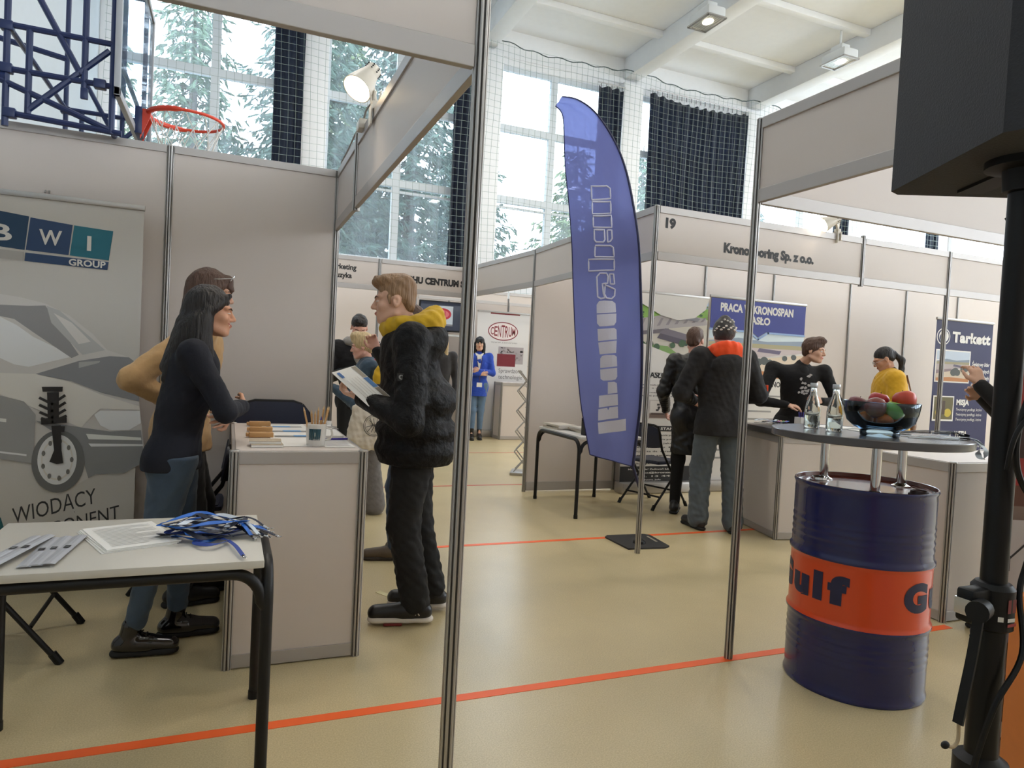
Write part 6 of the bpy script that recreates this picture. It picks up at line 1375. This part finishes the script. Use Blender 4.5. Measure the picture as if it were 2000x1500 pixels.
# grey car banner in the left booth (coordinates in world x, z)
rb = rollup('tall pale banner with grey car drawing and blue letter tiles', -1.30, -.47, 4.42, .06, 2.085, (206, 201, 194))
p = onto(rb); p.gain = 1.75
for c, pl in CAR: p.poly(c, pl)
(cx, cz), (rx, _), (_, rz_) = CAR_WHEEL; RX, RZ = abs(rx-cx), abs(cz-rz_)
p.disc((88, 88, 88), cx, cz, RX, RZ, 40); p.disc((204, 200, 194), cx-.005, cz+.01, RX*.74, RZ*.80, 40); p.disc((178, 174, 168), cx-.005, cz+.01, RX*.60, RZ*.66, 36); p.disc((210, 206, 200), cx-.005, cz+.01, RX*.55, RZ*.60, 36)
for k in range(9): a = k*2*PI/9; p.disc((96, 94, 92), cx-.005+RX*.55*math.cos(a), cz+.01+RZ*.6*math.sin(a), RX*.07, RZ*.085, 10)
p.obj('car_picture', rb)
p = onto(rb); p.k = 40
for pl in CAR_STRUT: p.poly((34, 30, 30), pl)
for pl in CAR_COIL: p.line((40, 36, 36), pl, .014)
p.obj('shock_absorber_picture', rb)
p = onto(rb)
for c, pl in LOGO: p.poly(c, pl)
WH = (226, 222, 216); p.text(WH, 'B', -1.185, 1.835, .085, .10, bold=.02); p.text(WH, 'W', -.965, 1.835, .078, .105, bold=.02); p.text(WH, 'I', -.742, 1.825, .076, .020, bold=.03); p.text(WH, 'GROUP', -.825, 1.735, .034, .175, bold=.03); p.obj('letter_tiles', rb)
p = onto(rb); p.text((48, 48, 50), 'WIODĄCY', -1.03, .325, .085, .40, shear=.25, rot=.26); p.text((48, 48, 50), 'KOMPONENT', -1.03, .205, .075, .52, shear=.25, rot=.26); p.poly((30, 96, 104), [(-1.20, .30), (-1.10, .36), (-1.075, .27), (-1.16, .22)]); p.obj('slogan', rb)
m = MB(); m.tube([(-.955, 4.575, 2.15), (-.955, 4.565, 2.135), (-.955, 4.56, 2.15)], .004, 6); m.tube([(-.975, 4.575, 2.15), (-.975, 4.565, 2.135)], .004, 6); tag(m.obj('hanging_hook', mAlu), 'small metal hooks on the partition above the grey car banner', 'hook')

def landscape(p, x0, z0, x1, z1, kind, seed):
    """printed aerial picture of a factory between fields"""
    r = random.Random(seed); q = lambda u, v: (x0+(x1-x0)*u, z0+(z1-z0)*v)
    P_ = lambda c, *pts: p.poly(c, [q(*s) for s in pts])
    if kind == 'aerial':
        P_((150, 176, 206), (0, .86), (1, .86), (1, 1), (0, 1)); P_((96, 122, 92), (0, .78), (.3, .84), (.7, .82), (1, .87), (1, .9), (0, .93)); P_((118, 156, 74), (0, .60), (1, .66), (1, .86), (.6, .81), (0, .84))
        for k in range(26): u, v = r.uniform(0, 1), r.uniform(.62, .84); p.disc((66, 96, 58), *q(u, v), .012+.014*r.random(), .008+.008*r.random(), 8, new=(k == 0))
        P_((176, 170, 158), (0, .0), (1, .0), (1, .68), (.7, .72), (0, .58)); P_((152, 146, 146), (0, .40), (.50, .50), (1, .60), (.98, .70), (.55, .74), (0, .58))
        for k in range(9): P_((122, 116, 120), (.02+.11*k, .46+.022*k), (.06+.11*k, .47+.022*k), (.10+.11*k, .62+.012*k), (.07+.11*k, .615+.012*k))
        P_((88, 82, 88), (0, .34), (.5, .44), (.5, .50), (0, .40)); P_((70, 64, 76), (.36, .34), (.74, .24), (.80, .34), (.42, .46)); P_((100, 92, 102), (.38, .42), (.78, .32), (.84, .40), (.46, .50)); P_((120, 118, 124), (.60, .68), (.86, .64), (.9, .69), (.62, .73))
        P_((108, 138, 76), (.10, .14), (.40, .06), (.62, .12), (.5, .22), (.2, .24))
        for k, (u, v, s) in enumerate([(.18, .22, .05), (.27, .24, .055), (.36, .20, .045), (.56, .24, .04), (.68, .28, .05), (.75, .30, .04)]): p.disc((52, 78, 50), *q(u, v), s*.9, s*.8, 10)
    else:
        P_((186, 198, 214), (0, .70), (1, .70), (1, 1), (0, 1)); P_((126, 138, 152), (0, .66), (.3, .74), (.6, .70), (1, .76), (1, .60), (0, .58)); P_((150, 142, 112), (0, .52), (1, .56), (1, .66), (0, .64)); P_((172, 160, 160), (0, .30), (.42, .36), (1, .52), (1, .58), (0, .56)); P_((128, 110, 116), (0, .22), (.45, .30), (.45, .42), (0, .36)); P_((196, 180, 160), (0, .0), (1, .0), (1, .48), (.5, .36), (0, .24)); P_((92, 84, 104), (.5, .50), (.74, .47), (.76, .54), (.52, .57)); P_((176, 116, 66), (0, 0), (1, 0), (1, .10), (.4, .14), (0, .10))
        for k, (u, v, s) in enumerate([(.52, .30, .055), (.58, .33, .06), (.64, .30, .05), (.80, .40, .04), (.9, .43, .04)]): p.disc((72, 76, 74), *q(u, v), s, s*.8, 12)
# black and white recruitment banner with aerial photo
rk = rollup('tall white and black banner with aerial factory photo beside the beanie', 3.88, 4.90, 6.30, .10, 2.15, (222, 217, 211))
p = onto(rk); p.gain = 1.4; landscape(p, 3.88, 1.44, 4.90, 2.13, 'aerial', 4); p.gain = 1
p.poly((222, 217, 211), [(3.88, 1.66), (4.90, 1.38), (4.90, 1.30), (3.88, 1.30)]); p.poly((226, 222, 217), [(3.88, 2.14), (4.90, 2.14), (4.86, 2.02), (4.72, 1.92), (4.50, 1.88), (4.28, 1.92), (3.98, 2.05)]); p.obj('aerial_picture', rk)
p = onto(rk); p.text((38, 34, 36), 'krono', 4.33, 2.015, .060, .24, bold=.06); p.text((186, 180, 178), 'span', 4.58, 2.015, .060, .19, bold=.02); p.obj('company_logo', rk)
p = onto(rk); K = (34, 32, 32); p.text(K, 'PRACUJ W FIRMIE', 4.06, 1.465, .026, .46, space=1.3); p.text(K, 'KRONOSPAN', 3.95, 1.325, .090, .84, bold=.05); p.text(K, 'JASŁO', 4.16, 1.245, .062, .24, bold=.04)
for k, s in enumerate(['Szukasz stabilnego zatrudnienia', 'w oparciu o umowę o pracę?', 'Chcesz pracować w grupie kapitałowej', 'posiadającej ponad 57 zakładów?']): p.text(K, s, 3.95, 1.16-.034*k-(.014 if k > 1 else 0), .014, .84 if k % 2 == 0 else .74, bold=.02, space=1.1)
p.obj('headline', rk)
p = onto(rk)
for x in (4.20, 4.56):
    p.rect((196, 186, 178), x, .80, x+.26, 1.005); p.rect((222, 214, 206), x+.015, .87, x+.245, .995); p.rect((120, 98, 88), x+.01, .81, x+.25, .86)
    for k in range(6): p.rect((58, 50, 48), x+.09+.012*k*(k % 2)+.01*(k % 3), .885+.015*k, x+.125+.01*(k % 3), .905+.015*k)
    p.rect((84, 66, 60), x+.03, .845, x+.22, .865)
p.obj('room_photos', rk)
p = onto(rk); p.rect(K, 3.90, .665, 4.88, .725); p.text((230, 226, 220), 'APLIKUJ NA STANOWISKA', 3.98, .682, .026, .82, bold=.03, space=1.1)
for k, s in enumerate(['pracownik utrzymania produkcji', 'planista zaopatrzenia produkcji', 'specjalista ds. jakości', 'technolog PUR', 'specjalista ds. sprzedaży', 'programista automatyk', 'operator produkcji', 'elektryk / mechanik']): p.text(K, s, 3.98, .615-.044*k, .017, .70-.03*(k % 3), bold=.02, space=1.1)
p.rect(K, 3.88, .10, 4.90, .285)
for k, s in enumerate(['Masz pytania? Zadzwoń lub przyjdź', 'praca@kronospan', 'tel. 13 44', 'ul. Fabryczna, Jasło']): p.text((226, 222, 216), s, 3.98+.10*(k > 0), .245-.038*k, .017, .68-.12*k, bold=.02)
p.obj('job_list', rk)
# blue headed banner
rb2 = rollup('wide banner with blue heading and factory photo behind the beanie', 4.94, 6.34, 6.32, .10, 2.185, (224, 219, 213))
p = onto(rb2); p.gain = 1.4; landscape(p, 4.95, 1.30, 6.33, 1.90, 'plain', 9); p.obj('factory_picture', rb2)
p = onto(rb2); p.k = 14; p.rect((58, 66, 146), 4.95, 1.83, 6.33, 2.17); p.poly((58, 66, 146), [(5.52, 1.835), (5.76, 1.835), (5.64, 1.765)]); p.line((150, 178, 222), [(4.95, 1.822), (5.50, 1.822), (5.64, 1.742), (5.78, 1.822), (6.33, 1.822)], .022)
p.text((232, 230, 228), 'PRACA W KRONOSPAN', 5.08, 2.035, .085, 1.06, bold=.045); p.text((232, 230, 228), 'JASŁO', 5.48, 1.915, .080, .32, bold=.045); p.obj('blue_heading', rb2)
p = onto(rb2); p.text(K, 'PRACUJ W FIRMIE KRONOSPAN', 5.10, 1.20, .06, 1.1, bold=.03)
for k in range(9): p.rect((150, 146, 142), 5.1, 1.08-.09*k, 6.1-.1*(k % 3), 1.10-.09*k)
p.obj('body_text', rb2)
# navy banner right
rt = rollup('navy banner with white lettering and swirl logo behind the loudspeaker pole', 7.62, 8.62, 5.60, .10, 2.10, (34, 34, 78))
WHT = (232, 230, 228); p = onto(rt); p.disc(WHT, 7.75, 1.895, .115, .10, 40); p.disc((34, 34, 78), 7.75, 1.895, .102, .088, 40); p.disc(WHT, 7.755, 1.90, .082, .070, 36); p.disc((34, 34, 78), 7.735, 1.885, .052, .045, 30); p.disc(WHT, 7.76, 1.905, .030, .028, 24); p.text(WHT, 'Tarkett', 7.90, 1.845, .115, .68, bold=.05, space=1.06); p.obj('swirl_logo', rt)
p = onto(rt); p.rect(WHT, 7.64, 1.36, 8.245, 1.745); landscape(p, 7.66, 1.375, 8.23, 1.73, 'plain', 5); p.rect(WHT, 7.64, .90, 8.0, 1.20); p.rect((96, 88, 52), 7.66, .92, 7.985, 1.185); p.disc((190, 168, 52), 7.74, 1.0, .05, .05); p.disc((190, 168, 52), 7.90, 1.0, .06, .05); p.rect((70, 52, 40), 7.80, .98, 7.85, 1.14); p.rect(WHT, 7.64, .52, 7.98, .78); p.rect((96, 110, 128), 7.66, .54, 7.965, .765); p.line((40, 40, 48), [(7.70, .72), (7.90, .72), (7.92, .58)], .014); p.rect(WHT, 7.64, .16, 7.99, .42); p.rect((206, 92, 66), 7.66, .17, 7.975, .41); p.disc((60, 64, 76), 7.82, .29, .06, .06); p.obj('photos', rt)
p = onto(rt)
for k, s in enumerate(['Światowy lider', 'w innowacyjnych', 'rozwiązaniach', 'podłogowych']): p.text(WHT, s, 8.28, 1.575-.082*k, .046, .32, shear=.2, bold=.02)
for z, s in ((1.10, 'MISJA'), (.72, 'WIZJA'), (.34, 'WARTOŚCI')): p.text(WHT, s, 8.05, z, .062, .045*len(s), bold=.05)
for z in (1.03, .97, .91, .64, .59, .26): p.text(WHT, 'Tworzymy podłogi, które', 8.05, z, .032, .46, shear=.2)
p.obj('slogan_text', rt)
# oval logo banner, far
rc = rollup('distant white banner with dark red oval logo behind the woman in royal blue', 3.98, 4.97, 11.40, .10, 2.20, (226, 224, 224))
DR = (132, 36, 48); p = onto(rc); p.rect(DR, 4.22, 2.165, 4.78, 2.19); p.disc(DR, 4.47, 1.87, .285, .165, 48); p.disc((238, 226, 226), 4.47, 1.87, .268, .148, 48)
for i, (ch, h) in enumerate(zip('CENTRUM', (.13, .17, .20, .22, .20, .17, .13))): p.text(DR, ch, 4.235+.068*i, 1.87-h/2, h, .060 if ch != 'I' else .02, bold=.01)
p.obj('oval_logo', rc)
p = onto(rc); p.rect((176, 168, 172), 4.40, 1.30, 4.88, 1.60)
rr = random.Random(8)
for k in range(40): a, b_ = rr.uniform(4.41, 4.86), rr.uniform(1.31, 1.58); p.rect(((122, 112, 118), (206, 200, 202))[k % 2], a, b_, a+rr.uniform(.01, .03), b_+rr.uniform(.01, .03), new=False)
p.rect((124, 32, 46), 4.38, 1.25, 4.73, 1.47); p.obj('picture', rc)
p = onto(rc); p.text((120, 118, 120), 'Sprawdzone', 4.42, 1.14, .075, .46); p.text((120, 118, 120), 'technologie', 4.42, 1.03, .075, .46); p.text((150, 148, 150), 'www.centrum', 4.25, 1.66, .03, .5); p.obj('small_lettering', rc)
# television behind the man
tv = thing('television', 'dark television showing a red oval logo behind the puffer jacket', 'television', (3.40, 11.5, 1.80))
MB().bb((-.44, 0, 0), (.44, .05, .52), bev=.008).obj('casing', mBlackPlastic, tv); MB().bb((-.42, -.002, .025), (.42, .001, .50)).obj('screen', M('screen_slate', (44, 50, 66), .25, emit=.25), tv, smooth=0)
p = Print((0, -.002, 0), (1, 0, 0), (0, 0, 1)); p.rect((204, 214, 226), -.20, .10, .16, .44); p.disc((196, 50, 66), -.02, .30, .15, .10); p.disc((226, 120, 130), -.02, .30, .11, .065); p.rect((196, 50, 66), -.06, .25, -.045, .35); p.rect((196, 50, 66), .01, .25, .025, .35); p.rect((120, 120, 128), -.2, .10, .16, .13); p.obj('screen_picture', tv)
m = MB(); m.bb((-.05, .05, -.2), (.05, .08, .4)); m.bb((-.45, .04, -1.8), (-.40, .09, .0)); m.bb((.40, .04, -1.8), (.45, .09, .0)); m.bb((-.46, -.15, -.08), (.46, .09, -.05)); m.bb((-.46, -.15, -.62), (.46, .09, -.59)); m.bb((-.46, -.15, -1.1), (.46, .09, -1.07)); m.obj('stand_shelves', M('shelf_white', (206, 208, 210), .5), tv)
# zigzag leaflet stand
zs = thing('brochure_stand', 'silver zigzag brochure stand left of the partition by the small table', 'brochure stand', (3.30, 7.55, 0), 1.1)
z0 = .04; m = MB(); m.bb((-.16, -.14, 0), (.16, .14, .035), bev=.005); m.obj('foot', mAlu, zs)
for i in range(5):
    m = MB()
    for s in (-1, 1):
        for q in (-1, 1): m.tube([(s*.12, q*.10, z0+.24*i), (s*.12, -q*.10, z0+.24*(i+1))], .008, 6)
    m.tube([(-.12, .10, z0+.24*i), (.12, .10, z0+.24*i)], .006, 6); m.tube([(-.12, -.10, z0+.24*i), (.12, -.10, z0+.24*i)], .006, 6); m.obj('scissor_frame', mAlu, zs)
    MB().box((0, -.10, z0+.24*(i+1)), (.24, .22, .016), bev=.004, rot=Euler((.5, 0, 0))).obj('tray', M('tray_silver', (186, 188, 192), .35, .5), zs)
# back table with catalogues in the numbered booth
tube_table((3.17, 5.72, 0), 0, .64, .90, .715, .0165, 'small white table on black tube legs beside the feather flag', M('table_white', (214, 211, 206), .4))
cat = [(2.98, 5.98, .06, (196, 186, 168)), (3.0, 5.96, -.05, (184, 172, 152)), (2.98, 5.97, .1, (204, 196, 184)), (3.10, 5.64, -.1, (198, 188, 166)), (3.09, 5.66, .05, (170, 158, 142)), (3.10, 5.64, .12, (206, 200, 190))]
for i, (x, y, r, c) in enumerate(cat):
    t = thing('catalogue', 'catalogue in the %s pile on the small white table, %s' % (('left', 'right')[i > 2], ('undermost', 'in the middle', 'on top')[i % 3]), 'catalogue', (x, y, .7155+.0155*(i % 3)), r, 'catalogues on the small white table')
    MB().bb((-.10, -.145, .002), (.10, .145, .013)).obj('pages', mPaper, t, smooth=0); m = MB(); m.bb((-.102, -.147, 0), (.102, .147, .002)); m.bb((-.102, -.147, .013), (.102, .147, .015)); m.bb((-.103, -.147, 0), (-.1, .147, .015)); m.obj('cover', ink(c), t, smooth=0)
bx = thing('brochure_box', 'small black box with a brown brochure on the white table', 'box', (3.00, 5.42, .7155)); m = MB(); m.bb((-.06, -.04, 0), (.06, .04, .004)); m.bb((-.06, -.04, 0), (-.056, .04, .12)); m.bb((.056, -.04, 0), (.06, .04, .12)); m.bb((-.06, -.04, 0), (.06, -.036, .12)); m.bb((-.06, .036, 0), (.06, .04, .15)); m.obj('holder', mBlackPlastic, bx, smooth=0); MB().bb((-.05, -.01, .005), (.05, .012, .19)).obj('brochure', M('brochure_brown', (134, 92, 70), .6), bx, smooth=0)
# things on the grey topped counter (counter frame: corner (4.16, 4.32), turned -.235)
def kc(a, b, z=.9005): c, s = math.cos(-.235), math.sin(-.235); return (4.16+a*c-b*s, 4.32+a*s+b*c, z)
for i, (a, b, m_) in enumerate([(.10, .42, 1), (.13, .40, 3), (.16, .42, 1), (.20, .40, 0), (.12, .46, 3)]):
    cx_, cy_, cz_ = kc(a, b); rr = random.Random(i); t = thing('lanyard', 'navy and white lanyard in the small heap on the grey counter top', 'lanyard', (cx_, cy_, cz_), 0, 'lanyards heaped on the grey counter'); m = MB()
    ribbon(m, smooth_path([(.10*math.cos(k)+rr.uniform(-.02, .02), .06*math.sin(k)+rr.uniform(-.02, .02), .006+.006*i+rr.uniform(0, .02)) for k in np.linspace(0, 2*PI, 9)], 6), .02, .0015); m.obj('band', mLan[m_], t, smooth=60)
x, y, z = kc(.42, .40); cu = thing('pen_cup', 'small square white cup with violet pens on the grey counter', 'cup', (x, y, z), -.2)
m = MB(); m.bb((-.045, -.045, 0), (.045, .045, .004)); [m.bb(a, b) for a, b in (((-.045, -.045, 0), (-.041, .045, .08)), ((.041, -.045, 0), (.045, .045, .08)), ((-.045, -.045, 0), (.045, -.041, .08)), ((-.045, .041, 0), (.045, .045, .08)))]; m.obj('cup_body', M('ceramic_white', (226, 222, 216), .25), cu, smooth=0)
for k in range(4): MB().cyl((-.02+.013*k, .01*(k % 2), .006), (-.035+.022*k, .0, .125), .004, n=8).obj('pen', M('violet_plastic', (48, 32, 140), .3), cu)
for i, (a, b, r) in enumerate([(.30, .20, .1), (.62, .30, -.2), (.80, .24, .1), (.55, .15, .0)]): sheet('leaflet', ['white leaflet near the lanyards on the grey counter', 'white leaflet behind the pen cup on the grey counter', 'white leaflet at the right on the grey counter', 'white leaflet by the front edge of the grey counter'][i], 'leaflet', *kc(a, b)[:2], r, .15, .21, .9006, .002)
x, y, z = kc(.27, .46); f = MB()
for k in range(7): f.ell((x+.03*math.cos(k*2.1), y+.025*math.sin(k*1.7), z+.03+.008*(k % 3)), (.014, .012, .009), k % 3, 8, 6)
for k in range(7):
    s_ = MB(); s_.ell((0, 0, .01), (.014, .011, .009), 0, 10, 8); s_.prism([(-.024, -.007), (-.012, 0), (-.024, .007)], (0, 0, .01), (1, 0, 0), (0, 1, 0), .002); s_.prism([(.024, -.007), (.012, 0), (.024, .007)], (0, 0, .01), (1, 0, 0), (0, 1, 0), .002)
    o = s_.obj('wrapped_sweet', M(('sweet_pink', 'sweet_yellow', 'sweet_green')[k % 3], ((206, 120, 150), (216, 190, 90), (150, 180, 90))[k % 3], .35)); o.location = (x-.045+.03*(k % 4), y+.035*(k//4), z+.022); o.rotation_euler = (0, 0, k); tag(o, 'wrapped sweet beside the lanyard heap on the grey counter', 'sweet', 'sweets on the grey counter')
# leaflets on the far counter
for i in range(5): sheet('leaflet', 'leaflet on the distant counter in front of the oval logo banner', 'leaflet', 4.40+.11*i, 11.10+.03*(i % 2), .3*i, .10, .21, .9802, .004, 'leaflets on the distant counter')

# ---------------------------------------------------------------- feather flag
fl = thing('feather_flag', 'tall blue feather flag with white vertical lettering', 'flag', (0, 0, 0))
mFlag = bpy.data.materials.new('flag_fabric_blue'); mFlag.use_nodes = True; nf = mFlag.node_tree; pb_ = nf.nodes['Principled BSDF']; pb_.inputs['Base Color'].default_value = lin((94, 98, 158))+(1,); pb_.inputs['Roughness'].default_value = .7
tl_ = nf.nodes.new('ShaderNodeBsdfTranslucent'); tl_.inputs[0].default_value = lin((140, 150, 216))+(1,); tp_ = nf.nodes.new('ShaderNodeBsdfTransparent'); tp_.inputs[0].default_value = lin((170, 188, 255))+(1,); m1, m2 = nf.nodes.new('ShaderNodeMixShader'), nf.nodes.new('ShaderNodeMixShader'); m1.inputs[0].default_value = .28; m2.inputs[0].default_value = .055
nf.links.new(pb_.outputs[0], m1.inputs[1]); nf.links.new(tl_.outputs[0], m1.inputs[2]); nf.links.new(m1.outputs[0], m2.inputs[1]); nf.links.new(tp_.outputs[0], m2.inputs[2]); nf.links.new(m2.outputs[0], nf.nodes['Material Output'].inputs[0])
FN = len(FLAG_R)
def crv(A, t):
    t = max(0, min(FN-1.0001, t)); i = int(t); u = t-i; p0, p1, p2, p3 = (Vector(A[max(i-1, 0)]), Vector(A[i]), Vector(A[i+1]), Vector(A[min(i+2, FN-1)]))
    return p1.lerp(p2, u) if i in (0,) else .5*((2*p1)+(p2-p0)*u+(2*p0-5*p1+4*p2-p3)*u*u+(3*p1-p0-3*p2+p3)*u**3)
FNRM = Vector((-.38, -.92, 0)).normalized()
def flagp(s, t, h=0):
    l, r = crv(FLAG_L, t), crv(FLAG_R, t); w = .012*math.sin(s*9+t*1.3)*s*(1-s)*4+.010*math.sin(s*4-t*2.1)*(1-s)
    return l.lerp(r, s)+FNRM*(w+h)
m = MB(); NS, NT = 28, 110; vs = [flagp(i/NS, (FN-1)*k/NT) for k in range(NT+1) for i in range(NS+1)]
m.add(vs, [(k*(NS+1)+i, k*(NS+1)+i+1, (k+1)*(NS+1)+i+1, (k+1)*(NS+1)+i) for k in range(NT) for i in range(NS)]); m.obj('flag_cloth', mFlag, fl, smooth=80)
def grid_poly(P, pts, c):
    """letter polygon cut into a fine mesh so that it follows the cloth"""
    bm = bmesh.new(); f = bm.faces.new([bm.verts.new((a, b, 0)) for a, b in pts])
    for k in range(1, 24): bmesh.ops.bisect_plane(bm, geom=bm.verts[:]+bm.edges[:]+bm.faces[:], plane_co=(k/24, 0, 0), plane_no=(1, 0, 0))
    for k in range(1, 60): bmesh.ops.bisect_plane(bm, geom=bm.verts[:]+bm.edges[:]+bm.faces[:], plane_co=(0, k/10, 0), plane_no=(0, 1, 0))
    bm.verts.index_update(); P.mb.add([P.warp(v.co.x, v.co.y, .002) for v in bm.verts], [[v.index for v in f.verts] for f in bm.faces], P._mi(c)); bm.free()
FW = (214, 214, 232)
p = Print((0, 0, 0), (1, 0, 0), (0, 0, 1), warp=flagp)
for pl in FLAG_SOLID: grid_poly(p, pl, FW)
p.obj('solid_letters', fl)
m = MB()
for pl in FLAG_OUTLINE:
    q = []
    for a, b in zip(pl, pl[1:]+pl[:1]):
        for k in range(4): u = k/4; q.append(flagp(a[0]+(b[0]-a[0])*u, a[1]+(b[1]-a[1])*u, .003))
    m.tube(q, .0062, 5, closed=True)
m.obj('outlined_letters', ink(FW), fl)
m = MB(); rp = [crv(FLAG_R, t)+FNRM*-.004 for t in np.linspace(0, FN-1, 60)]; low = rp[0]; m.tube([(2.93, 4.42, .03), Vector((2.905, 4.41, .42))]+rp, [.014, .013]+[.012-.007*i/60 for i in range(60)], 8); m.obj('flag_pole', M('pole_navy', (30, 32, 70), .5), fl)
m = MB(); hem = [flagp(0, t, .001) for t in np.linspace(0, FN-1, 60)]; m.tube(hem, .004, 5); m.tube([flagp(s, 0, .001) for s in np.linspace(0, 1, 20)], .004, 5); m.obj('hem', M('hem_navy', (34, 36, 84), .7), fl)
bp_ = MB(); bp_.prism([(2.76, 4.30), (3.06, 4.27), (3.12, 4.30), (3.16, 4.62), (3.12, 4.66), (2.80, 4.68), (2.76, 4.64)], (0, 0, 0), (1, 0, 0), (0, 1, 0), .012)
bo = bp_.obj('base_plate', M('plate_rubber', (36, 34, 34), .7), fl); sl_ = MB(); sl_.prism([(3.08, 4.42), (3.10, 4.42), (3.12, 4.58), (3.10, 4.58)], (0, 0, .012), (1, 0, 0), (0, 1, 0), .0006); sl_.obj('handle_slot', M('slot_grey', (150, 140, 122), .7), bo); MB().lathe([(0, .012), (.05, .012), (.045, .03), (.02, .05), (.0, .05)], 20, (2.93, 4.42, 0)).obj('pole_socket', mBlackMetal, fl)
